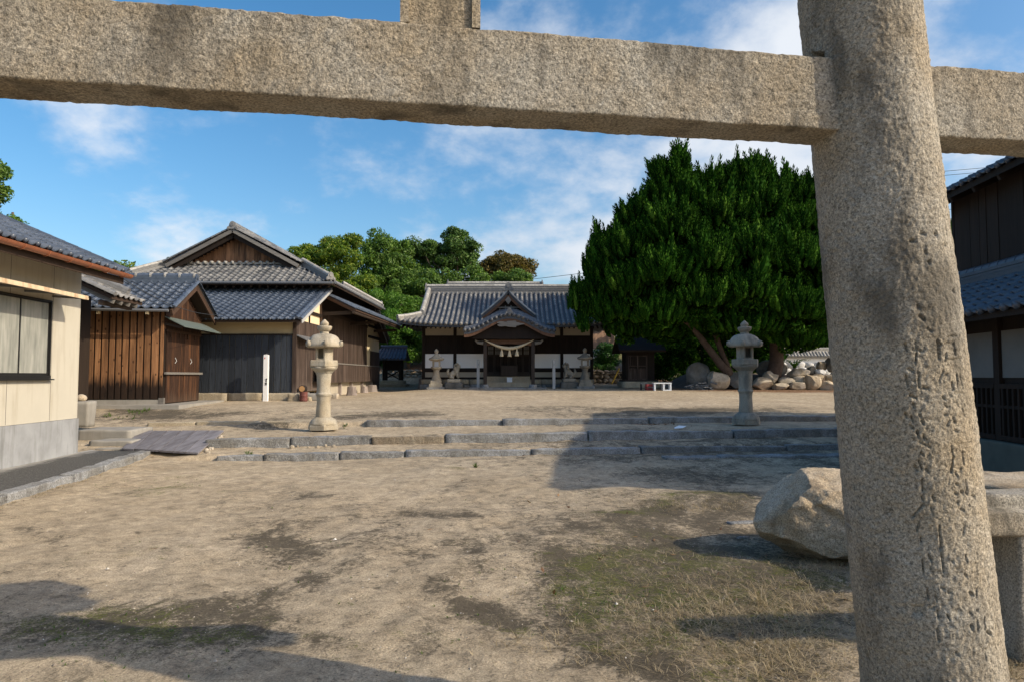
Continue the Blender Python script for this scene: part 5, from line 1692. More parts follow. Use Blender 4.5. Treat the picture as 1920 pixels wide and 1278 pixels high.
def shrine():
    X0, Y0, Z0 = -.25, 37.0, 1.0
    r = thing('shrine_hall', 'shrine worship hall in the distance with curved porch gable and white panels', 'shrine hall', (X0, Y0, Z0), 0)
    HW = 4.66
    rs = random.Random(9)
    # stone platform in two courses
    for z, h, ins in ((-.12, .30, .0), (.18, .27, .10)):
        x = -HW - .1 + ins
        k = 0
        while x < HW + .1 - ins - .05:
            L = min(rs.uniform(1.1, 1.7), HW + .1 - ins - x)
            V, Fa = rough_block(L - .015, .5, h - .008, int(500 + z * 100 + k), 5, .008, .02, 3)
            link('platform_stone', MB().addn(V, Fa).mesh('platform_stone', 'foundation_stone' if z > 0 else 'kerb_granite', True), r, None, None, Matrix.Translation((x + L / 2, .20 + ins, z)))
            x += L
            k += 1
    MB().box(-HW - .05, HW + .05, .3, 7, -.1, .44).build('platform_core', 'concrete', r)
    # bays: posts, rails, panels
    y = .45
    pts = [-4.60, -2.88, -1.20, 1.32, 2.98, 4.62]
    MB().box(-HW, HW, y + .08, 6.5, .45, 3.5).build('wall', 'shrine_wood', r)
    for x in pts:
        MB().box(x - .085, x + .085, y - .03, y + .14, .44, 3.55).build('post', 'shrine_wood', r)
    for k in range(5):
        if k == 2:
            continue
        a, c = pts[k] + .085, pts[k + 1] - .085
        MB().box(a, c, y + .03, y + .1, .56, .84).build('base_panel', 'old_plaster', r)
        MB().box(a, c, y - .01, y + .1, .84, 1.06).build('rail', 'shrine_wood', r)
        MB().box(a, c, y - .01, y + .1, .44, .56).build('rail', 'shrine_wood', r)
        MB().box(a + .0, c - .0, y + .02, y + .1, 1.06, 1.83).build('white_panel', 'white_plaster', r)
        MB().box(a, c, y - .01, y + .1, 1.83, 1.93).build('rail', 'shrine_wood', r)
        planks(r, 'shrine_wood', (a, y + .03, 1.93), (1, 0, 0), c - a, .80, .24, .03, (0, 1, 0), rnd=random.Random(50 + k))
        MB().box(a, c, y - .01, y + .1, 2.73, 2.82).build('rail', 'shrine_wood', r)
        MB().box(a, c, y + .02, y + .1, 2.82, 3.28).build('upper_panel', 'old_plaster', r)
        MB().box(a, c, y - .01, y + .1, 3.28, 3.4).build('rail', 'shrine_wood', r)
    # centre bay: doors with lattice lights, sill, steps
    a, c = pts[2] + .085, pts[3] - .085
    dn = 6
    for k in range(dn):
        u0, u1 = a + (c - a) * k / dn, a + (c - a) * (k + 1) / dn
        d = MB()
        for p, q, z0, z1 in ((u0 + .01, u0 + .06, .75, 2.3), (u1 - .06, u1 - .01, .75, 2.3), (u0 + .06, u1 - .06, .75, .85), (u0 + .06, u1 - .06, 1.72, 1.80), (u0 + .06, u1 - .06, 2.24, 2.3)):
            d.box(p, q, y + .0, y + .06, z0, z1)
        door = d.build('door', 'shrine_frame', r)
        planks(door, 'shrine_wood', (u0 + .06, y + .02, .85), (1, 0, 0), u1 - u0 - .12, .87, .1, .02, (0, 1, 0), rnd=random.Random(60 + k))
        MB().box(u0 + .06, u1 - .06, y + .045, y + .05, 1.8, 2.24).build('pane', 'grey_and_shade_paint', door)
        lt = MB()
        for i in range(1, 5):
            x = u0 + .06 + (u1 - u0 - .12) * i / 5
            lt.box(x - .012, x + .012, y + .02, y + .04, 1.8, 2.24)
        lt.box(u0 + .06, u1 - .06, y + .018, y + .042, 2.0, 2.03)
        lt.build('lattice', 'shrine_wood', door)
    MB().box(a, c, y - .25, y + .12, .62, .75).build('sill', 'shrine_frame', r)
    MB().box(pts[2], pts[3], -.75, .3, -.1, .30).build('porch_step', 'foundation_stone', r)
    MB().box(pts[2] + .1, pts[3] - .1, -.2, .35, .30, .60).build('porch_step', 'foundation_stone', r)
    MB().box(-1.9, 2.0, -2.35, -.75, -.1, .035).build('porch_paving', 'kerb_granite', r)
    # porch posts, beams, brackets
    py = -1.85
    xl, xr = -1.13, 1.33
    for x in (xl, xr):
        MB().box(x - .09, x + .09, py - .09, py + .09, .16, 2.75).build('porch_post', 'shrine_frame', r)
        MB().lathe([(.21, 0.0), (.21, .10), (.17, .17)], 16, 0).build('post_base', 'kerb_granite', r).location = (x, py, 0.02)
        MB().bar((x, py, 2.52), (x, y, 2.7), .14, .2).build('tie_beam', 'shrine_wood', r)
        for dz, hw in ((2.42, .22), (2.56, .34), (2.70, .46)):
            MB().box(x - hw, x + hw, py - .07, py + .07, dz, dz + .09).build('bracket', 'shrine_wood', r)
        MB().tube([(x + (.1 if x > 0 else -.1), py, 2.3), (x + (.38 if x > 0 else -.38), py, 2.34), (x + (.52 if x > 0 else -.52), py - .02, 2.46)], [.10, .08, .04], 8).build('carved_nosing', 'grey_timber', r)
    xm = (xl + xr) / 2
    b = MB()
    n = 13
    for t0, t1 in zip(np.linspace(-1, 1, n)[:-1], np.linspace(-1, 1, n)[1:]):
        z0, z1 = 2.16 + .10 * (1 - t0 * t0), 2.16 + .10 * (1 - t1 * t1)
        x0, x1 = xm + t0 * 1.14, xm + t1 * 1.14
        b.prism([(x0, py - .08, z0), (x1, py - .08, z1), (x1, py - .08, 2.46), (x0, py - .08, 2.46)], (0, .16, 0))
    b.build('rainbow_beam', 'red_wood', r)
    # frog-leg strut and carved transom
    b = MB()
    b.prism([(xm - .55, py - .05, 2.462), (xm - .42, py - .05, 2.56), (xm - .2, py - .05, 2.66), (xm, py - .05, 2.72), (xm + .2, py - .05, 2.66), (xm + .42, py - .05, 2.56), (xm + .55, py - .05, 2.462)], (0, .1, 0))
    b.build('frog_leg_strut', 'shrine_frame', r)
    # main roof: hip-and-gable, gently curved, round cover tiles
    xe, ye, yr = 5.72, -1.5, 2.75
    zE, zR = 3.30, 5.48
    ym = ye + 1.05
    def zf(y, x=0.0):
        t = (y - ye) / (yr - ye)
        base = zE + (zR - zE) * (0.80 * t + 0.20 * t * t)
        return base + .22 * (abs(x) / xe) ** 5 * max(0, 1 - t * 2)
    def xlim(y):
        return xe - (y - ye) if y < ym else xe - 1.05
    rows = []
    for yy in np.linspace(ye, yr, 12):
        xs = np.linspace(-xlim(yy), xlim(yy), 31)
        rows.append([(x, yy, zf(yy, x)) for x in xs])
    b = MB().grid(rows)
    b.grid([[(x, yy, z - .16) for x, yy, z in row] for row in rows][::-1])
    edge = rows[0]
    b.grid([[(x, yy, z - .16) for x, yy, z in edge], edge])
    # far slope and hip sides
    rows2 = [[(x, 2 * yr - yy, z) for x, yy, z in row][::-1] for row in rows]
    b.grid(rows2)
    for sg in (-1, 1):
        tri = []
        for t in np.linspace(0, 1, 5):
            x = sg * (xe - t * 1.05)
            ya = ye + t * 1.05
            yb = 2 * yr - ya
            tri.append([(x, yy, zf(ya, x) if i in (0, 8) else zf(ya, xe * .8)) for i, yy in enumerate(np.linspace(ya, yb, 9))])
        b.grid(tri if sg > 0 else tri[::-1])
        b.add([(sg * (xe - 1.1), ym + .1, zf(ym) - .05), (sg * (xe - 1.1), 2 * yr - ym - .1, zf(ym) - .05), (sg * (xe - 1.1), yr, zR - .1)], [(0, 1, 2)])
    roof = b.build('roof', 'shrine_pan_tile', r)
    c = MB()
    sp = .268
    k = -20
    for k in range(-21, 22):
        x = k * sp
        y_start = ye - .05
        if abs(x) > xe - .1:
            continue
        y_end = yr - .05 if abs(x) < xe - 1.12 else ye + (xe - abs(x)) - .05
        m = max(1, int((y_end - y_start) / .27))
        ys = np.linspace(y_start, y_end, m + 1)
        barrel_rows(c, [[(x, yy, zf(yy, x) + .02) for yy in ys]], .088)
    c.build('cover_tiles', 'shrine_tile', roof, True, 'stuff')
    c = MB()
    for sg in (-1, 1):
        for k in range(1, 30):
            yy = ye + k * sp
            if yy > 2 * yr - ye - .2:
                break
            dist = min(yy - ye, 2 * yr - ye - yy, 1.05)
            m = max(1, int(dist / .27))
            barrel_rows(c, [[(sg * (xe + .05 - t * dist), yy, zf(ye + t * dist, xe * .8) + .02) for t in np.linspace(0, 1, m + 1)]], .088)
    c.build('side_cover_tiles', 'shrine_tile', roof, True, 'stuff')
    c = MB()
    for k in range(-21, 22):
        x = k * sp
        c.tube([(x, ye - .05, zf(ye, x) + .015), (x, ye - .09, zf(ye, x) + .005)], .092, 10)
    c.build('eave_tile_end', 'shrine_tile', roof, True, 'stuff')
    ridge(roof, (-xe + 1.0, yr, zR - .06), (xe - 1.0, yr, zR - .06), .36, .42, 'shrine_tile', 'pale_tile', 6, .12, 'main_ridge')
    for sg in (-1, 1):
        end_tile(roof, (sg * (xe - .98), yr, zR), (sg, 0, 0), .55, 'shrine_tile')
        # descending ridges beside the gables, then hip ridges to the corners
        x = sg * (xe - 1.12)
        for ya, yb_ in ((yr - .1, ym + .15), (yr + .1, 2 * yr - ym - .15)):
            za = zf(min(ya, 2 * yr - ya))
            zb = zf(min(yb_, 2 * yr - yb_))
            ridge(roof, (x, yb_, zb + .02), (x, ya, za + .02), .26, .22, 'shrine_tile', 'pale_tile', 3, .13, 'descending_ridge')
            end_tile(roof, (x, yb_ - (.08 if ya < yr else -.08), zb - .02), (0, -1 if ya < yr else 1, 0), .36, 'shrine_tile')
        for fy in (0, 1):
            P = []
            for t in np.linspace(0, 1, 5):
                xx = sg * (xe - t * 1.08)
                yy = ye + t * 1.08
                P.append((xx, yy if not fy else 2 * yr - yy, zf(yy, xx)))
            for i, (p, q) in enumerate(zip(P[:-1], P[1:])):
                ridge(roof, p, q, .24, .17, 'shrine_tile', 'pale_tile', 2, .11, 'hip_ridge')
    b = MB()
    for k in range(-22, 23):
        x = k * .25
        b.bar((x, ye + .1, zE - .19), (x, y + .2, zE + .42), .07, .09)
    b.build('rafter_row', 'shrine_wood', roof, False, 'stuff')
    # triangular dormer gable
    gx, gy = .05, -.62
    gz0, gz1 = 3.95, 5.12
    hw = 1.42
    d = MB()
    for sg in (-1, 1):
        pts_ = []
        for t in np.linspace(0, 1, 7):
            x = gx + sg * hw * t
            z = gz1 - (gz1 - gz0 + .15) * (t ** .86)
            pts_.append((x, z))
        rowsd = []
        for yy in (gy - .25, gy + .6, gy + 2.6):
            rowsd.append([(x, yy, z) for x, z in pts_])
        d.grid(rowsd if sg < 0 else rowsd[::-1])
        d.grid([[(x, yy, z - .12) for x, yy, z in row] for row in (rowsd[::-1] if sg < 0 else rowsd)])
        d.grid([rowsd[0], [(x, yy, z - .12) for x, yy, z in rowsd[0]]])
    dm = d.build('dormer_roof', 'shrine_pan_tile', roof)
    c = MB()
    cpale = MB()
    for sg in (-1, 1):
        for i in range(7):
            yy = gy - .22 + i * .27
            barrel_rows(c if i else cpale, [[(gx + sg * hw * t, yy, gz1 - (gz1 - gz0 + .15) * (t ** .86) + .03) for t in np.linspace(1.0, 0.02, 7)]], .085)
    c.build('dormer_tiles', 'porch_tile', dm, True, 'stuff')
    cpale.build('dormer_verge_tiles', 'pale_tile', dm, True, 'stuff')
    for sg in (-1, 1):
        b = MB()
        for t0, t1 in zip(np.linspace(.02, .98, 7)[:-1], np.linspace(.02, .98, 7)[1:]):
            f = lambda t: (gx + sg * hw * t, gy - .20, gz1 - (gz1 - gz0 + .15) * (t ** .86) - .20)
            b.bar(f(t0), f(t1), .05, .16)
        b.build('dormer_barge_board', 'red_wood', dm)
    MB().prism([(gx - 1.2, gy + .05, gz0 - .3), (gx + 1.2, gy + .05, gz0 - .3), (gx, gy + .05, gz1 - .25)], (0, .06, 0)).build('dormer_wall', 'shrine_wood', dm)
    b = MB()
    for k in range(4):
        x = gx - .45 + k * .3
        b.box(x - .03, x + .03, gy + .0, gy + .06, gz0 - .2, gz0 + .5 - abs(x - gx) * .6)
    b.box(gx - .7, gx + .7, gy - .01, gy + .045, gz0 + .28, gz0 + .34)
    b.build('dormer_lattice', 'grey_timber', dm)
    b = MB().prism([(gx, gy - .24, gz1 - .28), (gx - .16, gy - .24, gz1 - .5), (gx - .08, gy - .24, gz1 - .62), (gx, gy - .24, gz1 - .72), (gx + .08, gy - .24, gz1 - .62), (gx + .16, gy - .24, gz1 - .5)], (0, .05, 0))
    b.build('gable_pendant', 'grey_timber', dm)
    ridge(dm, (gx, gy - .25, gz1 + .02), (gx, gy + 2.6, gz1 + .02), .2, .14, 'shrine_tile', None, 2, .1)
    end_tile(dm, (gx, gy - .27, gz1 - .04), (0, -1, 0), .50, 'shrine_tile')
    # undulating porch gable
    kx, ky0, ky1 = .12, -2.55, -.6
    kw, kz, kh = 2.30, 2.90, .80
    def kf(t):
        a = abs(t)
        return kz + kh * (0.5 + 0.5 * math.cos(math.pi * min(1, a * 1.02))) ** .92 + .10 * max(0, a - .72) ** 1.3
    ts = np.linspace(-1, 1, 41)
    up = lambda yy: (yy - ky0) * .22
    k_ = MB()
    topr = [[(kx + kw * t, yy, kf(t) + up(yy)) for t in ts] for yy in np.linspace(ky0, ky1, 4)]
    botr = [[(x, yy, z - .20) for x, yy, z in row] for row in topr]
    k_.grid(topr)
    k_.grid(botr[::-1])
    k_.grid([botr[0], topr[0]])
    kr = k_.build('porch_gable', 'shrine_pan_tile', r)
    c = MB()
    for i in range(8):
        yy = ky0 + .07 + i * .26
        for sg in (-1, 1):
            tt = np.linspace(1.0, 0.01, 11)
            barrel_rows(c, [[(kx + sg * kw * t, yy, kf(sg * t) + up(yy) + .02) for t in tt]], .08)
    c.build('porch_tiles', 'porch_tile', kr, True, 'stuff')
    c = MB()
    L = 0
    for t in np.linspace(-.985, .985, 21):
        c.tube([(kx + kw * t, ky0 - .06, kf(t) - .02), (kx + kw * t, ky0 + .12, kf(t) + .05)], .088, 10)
    c.build('porch_edge_tiles', 'porch_tile', kr, True, 'stuff')
    b = MB()
    for t0, t1 in zip(ts[:-1], ts[1:]):
        z0, z1 = kf(t0) - .20, kf(t1) - .20
        h0, h1 = .11 + .05 * abs(t0), .11 + .05 * abs(t1)
        b.add([(kx + kw * t0, ky0 + .02, z0), (kx + kw * t1, ky0 + .02, z1), (kx + kw * t1, ky0 + .02, z1 - h1), (kx + kw * t0, ky0 + .02, z0 - h0),
               (kx + kw * t0, ky0 + .08, z0), (kx + kw * t1, ky0 + .08, z1), (kx + kw * t1, ky0 + .08, z1 - h1), (kx + kw * t0, ky0 + .08, z0 - h0)],
              [(0, 3, 2, 1), (3, 7, 6, 2), (4, 5, 6, 7)])
    b.build('porch_barge_board', 'red_wood', kr)
    # carved pendant below the crest
    P = []
    for t in np.linspace(0, 2 * math.pi, 40, endpoint=False):
        rr = 1 + .18 * math.cos(5 * t) + .08 * math.cos(11 * t)
        P.append((kx + .62 * rr * math.cos(t), ky0 + .0, kf(0) - .47 + .15 * rr * math.sin(t)))
    b = MB().prism(P, (0, .08, 0))
    b.build('carved_pendant', 'grey_timber', kr)
    MB().prism([(kx - 1.9, ky0 + .35, 2.5), (kx - 1.9, ky0 + .35, 2.9), (kx - .9, ky0 + .35, 3.4), (kx + .9, ky0 + .35, 3.4), (kx + 1.9, ky0 + .35, 2.9), (kx + 1.9, ky0 + .35, 2.5)], (0, .06, 0)).build('porch_tympanum', 'shrine_wood', kr)
    end_tile(kr, (kx, ky0 + .0, kf(0) + .02), (0, -1, 0), .34, 'shrine_tile')
    # round lamp under the porch
    lm = thing('round_lamp', 'white globe lamp under the curved porch gable of the shrine hall', 'lamp', (X0 + .2, Y0 + py - .16, Z0 + 2.9))
    MB().lathe([(.02, -.11), (.08, -.09), (.115, -.04), (.12, 0.0), (.105, .06), (.06, .1)], 18, 0).build('globe', 'lamp_glass', lm, True)
    MB().lathe([(.065, .09), (.065, .14), (.02, .15), (.015, .35)], 12, 0).build('lamp_holder', 'dark_metal', lm, True)
    # sacred rope with three straw tassels
    sr = thing('sacred_rope', 'thick twisted straw rope with three tassels, hung across the shrine porch', 'rope', (X0, Y0 + py - .16, Z0))
    rp = MB()
    for ph in range(3):
        pts_, rad = [], []
        for t in np.linspace(-1, 1, 70):
            x = kx - .02 + 1.26 * t
            z = 2.02 + .44 * abs(t) ** 1.7
            th = .018 + .058 * (1 - abs(t) ** 1.5)
            a = 2 * math.pi * (t * 5.5 + ph / 3)
            pts_.append((x, math.cos(a) * th * .6, z + math.sin(a) * th * .6))
            rad.append(th * .72)
        rp.tube(pts_, rad, 8)
    rp.build('rope', 'rope_straw', sr, True)
    for x in (-.28, .12, .50):
        b = MB().lathe([(.02, .0), (.028, -.02), (.035, -.07), (.03, -.09), (.06, -.16), (.10, -.33), (.115, -.40), (.0, -.40)], 14, 0, sub=2)
        b.rough(.006, 30, int(x * 10))
        o = b.build('tassel', 'rope_straw', sr, True)
        o.location = (x, 0, 2.0 + .07 * abs(x))
    # offering box and small white box
    ob = thing('offering_box', 'dark wooden offering box before the shrine doors', 'offering box', (X0 + .1, Y0 - .05, Z0 + .60))
    MB().box(-.42, .42, -.22, .22, .0, .58).build('box_body', 'shrine_frame', ob)
    for k in range(9):
        MB().box(-.42 + k * .1, -.38 + k * .1, -.2, .2, .585, .62).build('slat', 'shrine_wood', ob)
    for x in (-.45, .42):
        MB().box(x, x + .03, -.24, .24, .0, .65).build('end_board', 'shrine_frame', ob)
    wb = thing('white_box', 'small white box standing on the shrine porch step', 'box', (X0 + .12, Y0 - .55, Z0 + .302))
    MB().box(-.14, .14, -.12, .12, 0, .22).build('box_body', 'blue_white_plastic', wb)
    MB().box(-.15, .15, -.13, .13, .222, .25).build('lid', 'blue_white_plastic', wb)
    return r
shrine()

def sanctuary():
    """inner sanctuary behind the hall: its ridge shows over the front roof"""
    r = thing('inner_sanctuary', 'inner sanctuary whose ridge shows above the shrine hall roof', 'sanctuary', (-1.15, 47.0, 1.4))
    MB().box(-2.8, 2.8, -1.8, 1.8, 0, 4.8).build('wall', 'shrine_wood', r)
    rf = MB()
    zr = 6.15
    rf.prism([(-3.2, -3.0, 4.6), (3.2, -3.0, 4.6), (3.2, 0, zr), (-3.2, 0, zr)], (0, 0, -.15))
    rf.prism([(-3.2, 0, zr), (3.2, 0, zr), (3.2, 3.0, 4.6), (-3.2, 3.0, 4.6)], (0, 0, -.15))
    roof = rf.build('roof', 'shrine_tile', r)
    c = MB()
    for k in range(-11, 12):
        barrel_rows(c, [[(k * .28, yy, 4.6 + (yy + 3) / 3 * (zr - 4.6) + .02) for yy in np.linspace(-3, -.05, 11)]], .09)
    c.build('cover_tiles', 'shrine_tile', roof, True, 'stuff')
    ridge(roof, (-3.25, 0, zr), (3.2, 0, zr), .36, .46, 'shrine_tile', 'pale_tile', 5, .12, 'main_ridge')
    end_tile(roof, (3.2, 0, zr), (1, 0, 0), .7, 'shrine_tile')
    end_tile(roof, (-3.25, 0, zr), (-1, 0, 0), .7, 'shrine_tile')
    ridge(roof, (2.95, -1.2, 5.6), (2.95, -.1, zr + .02), .24, .2, 'shrine_tile', 'pale_tile', 2, .11, 'descending_ridge')
sanctuary()

for px, lab, mt in ((818, 'small pale stone lantern left of the shrine porch, lit by the sun', 'lantern_stone'), (1097, 'small shaded stone lantern at the right end of the shrine hall', 'lantern_stone_shaded')):
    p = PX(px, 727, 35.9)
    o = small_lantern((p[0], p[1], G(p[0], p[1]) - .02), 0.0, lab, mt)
    o.scale = (.9,) * 3

# ------------------------------------------------------------------ guardian lion-dogs
def skin_body(name, nodes, edges, mat, sub=2, amp=.02):
    me = bpy.data.meshes.new(name)
    me.from_pydata([n[0] for n in nodes], edges, [])
    o = bpy.data.objects.new(name + '_build', me)
    COL.objects.link(o)
    m = o.modifiers.new('skin', 'SKIN')
    for i, n in enumerate(nodes):
        rr = n[1]
        me.skin_vertices[0].data[i].radius = (rr, rr) if not isinstance(rr, tuple) else rr
    me.skin_vertices[0].data[0].use_root = True
    s = o.modifiers.new('sub', 'SUBSURF')
    s.levels = sub
    dg = bpy.context.evaluated_depsgraph_get()
    ev = o.evaluated_get(dg)
    m2 = bpy.data.meshes.new_from_object(ev)
    bpy.data.objects.remove(o)
    V = np.array([v.co[:] for v in m2.vertices])
    V = V + amp * np.stack([fbm(V, 9, 3, 5 + k) for k in range(3)], -1)
    for v, c in zip(m2.vertices, V):
        v.co = c
    m2.materials.clear()
    m2.materials.append(MATS[mat])
    m2.shade_smooth()
    m2.name = name
    return m2

def lion(loc, face, label, mat):
    """face = +1 looks to +x; the head is turned a little to the camera"""
    r = thing('lion_dog_statue', label, 'statue', loc, 0, 'guardian lion-dogs of the shrine')
    V, Fa = rough_block(.95, .75, .34, 7, 8, .02, .05, 5)
    link('rock_base', MB().addn(V, Fa).mesh('rock_base', 'dark_rock', True), r)
    V, Fa = rough_block(.72, .52, .20, 8, 8, .012, .05, 5)
    link('plinth', MB().addn(V, Fa).mesh('plinth', mat, True), r, None, None, Matrix.Translation((0, 0, .33)))
    s = face
    z = .53
    nodes = [((-.16 * s, 0, z + .16), .16), ((-.02 * s, 0, z + .27), .155), ((.12 * s, 0, z + .40), .165), ((.19 * s, -.02, z + .56), .13), ((.25 * s, -.05, z + .68), .15), ((.36 * s, -.09, z + .645), .085),
             ((.16 * s, -.11, z + .28), .075), ((.22 * s, -.12, z + .08), .055), ((.28 * s, -.13, z + .03), .05),
             ((.16 * s, .11, z + .28), .075), ((.22 * s, .12, z + .08), .055), ((.28 * s, .13, z + .03), .05),
             ((-.14 * s, -.15, z + .10), .10), ((.02 * s, -.17, z + .05), .06),
             ((-.14 * s, .15, z + .10), .10), ((.02 * s, .17, z + .05), .06),
             ((-.30 * s, 0, z + .22), .06), ((-.33 * s, 0, z + .38), .085), ((-.29 * s, 0, z + .54), .035)]
    edges = [(0, 1), (1, 2), (2, 3), (3, 4), (4, 5), (2, 6), (6, 7), (7, 8), (2, 9), (9, 10), (10, 11), (0, 12), (12, 13), (0, 14), (14, 15), (0, 16), (16, 17), (17, 18)]
    link('body', skin_body('lion_dog_body', nodes, edges, mat), r)
    # curls of the mane and the ears
    b = MB()
    rs = random.Random(3)
    for k in range(26):
        a = rs.uniform(0, 2 * math.pi)
        h = rs.uniform(.44, .78)
        c = np.array([(.15 + .05 * math.sin(h * 9)) * s - .10 * s * abs(math.cos(a)), .15 * math.sin(a) - .04, z + h])
        rr = rs.uniform(.04, .058)
        b.lathe([(0.005, -rr), (rr * .8, -rr * .6), (rr, 0), (rr * .8, rr * .6), (.005, rr)], 8, 0, c)
    b.build('mane', mat, r, True, 'stuff')
    for sy in (-1, 1):
        MB().tube([(.22 * s, sy * .10 - .05, z + .78), (.17 * s, sy * .15 - .05, z + .84)], [.045, .02], 8).build('ear', mat, r, True)
    return r
pa = PX(851, 724, 36.1)
lion((pa[0], pa[1], G(pa[0], pa[1]) - .04), 1, 'stone lion-dog statue on rock base, left of the shrine porch', 'lantern_stone')
pa = PX(1067, 724, 36.1)
lion((pa[0], pa[1], G(pa[0], pa[1]) - .04), -1, 'stone lion-dog statue on rock base, right of the shrine porch', 'lantern_stone_shaded')

# ------------------------------------------------------------------ white marker posts
def marker(px, py0, py1, Y, wpx, label, ink, red):
    p = PX(px, py1, Y)
    h = (py1 - py0) / F * Y
    w = wpx / F * Y
    z = G(p[0], p[1])
    r = thing('marker_post', label, 'marker post', (p[0], p[1], min(z, p[2]) - .01), 0.03, 'white square marker posts')
    z0 = p[2] - min(z, p[2]) + .01
    pm = 'white_paint' if ink == 'black' else 'grey_and_shade_paint'  # porch posts are white too; the grey imitates shade on them
    MB().box(-w / 2, w / 2, -w / 2, w / 2, 0, z0 + h).build('post', pm, r)
    MB().add([(-w / 2, -w / 2, z0 + h), (w / 2, -w / 2, z0 + h), (w / 2, w / 2, z0 + h), (-w / 2, w / 2, z0 + h), (0, 0, z0 + h + w * .14)], [(0, 1, 4), (1, 2, 4), (2, 3, 4), (3, 0, 4)]).build('post_cap', pm, r)
    f = -w / 2 - .002
    b = MB()
    if ink == 'black':
        zz = z0 + h * .40
        for x0, x1, a, c in ((.02, .05, .02, .16), (-.02, .05, .10, .125), (.045, .065, .12, .16), (-.015, .06, -.055, -.005), (-.03, .05, .0, .012), (-.03, .055, -.075, -.065), (-.03, .055, -.095, -.088), (.0, .03, .04, .07)):
            b.box(x0 * w / .15, x1 * w / .15, f - .001, f, zz + a, zz + c)
        b.build('painted_mark', 'black_paint', r)
        b = MB()
        zz = z0 + h * .93
        b.box(-.045 * w / .15, -.012 * w / .15, f - .001, f, zz - .03, zz + .03)
        b.build('painted_mark', 'red_paint', r)
    else:
        zz = z0 + h * .84
        for x0, x1, a, c in ((-.02, .035, .04, .055), (-.005, .01, -.03, .055), (-.03, .045, -.0, .012), (.02, .035, -.05, .03), (-.03, .03, -.06, -.045)):
            b.box(x0, x1, f - .001, f, zz + a, zz + c)
        b.build('painted_mark', 'ink_grey', r)
    return r
marker(498, 665, 752, 24.5, 8.0, 'white marker post in front of the black hall wall', 'black', True)
marker(896.5, 674, 729, 35.6, 5.2, 'white marker post painted grey to look shaded, left of the shrine porch steps', 'grey', False)
marker(1038.5, 674, 728, 35.6, 5.2, 'white marker post painted grey to look shaded, right of the shrine porch steps', 'grey', False)
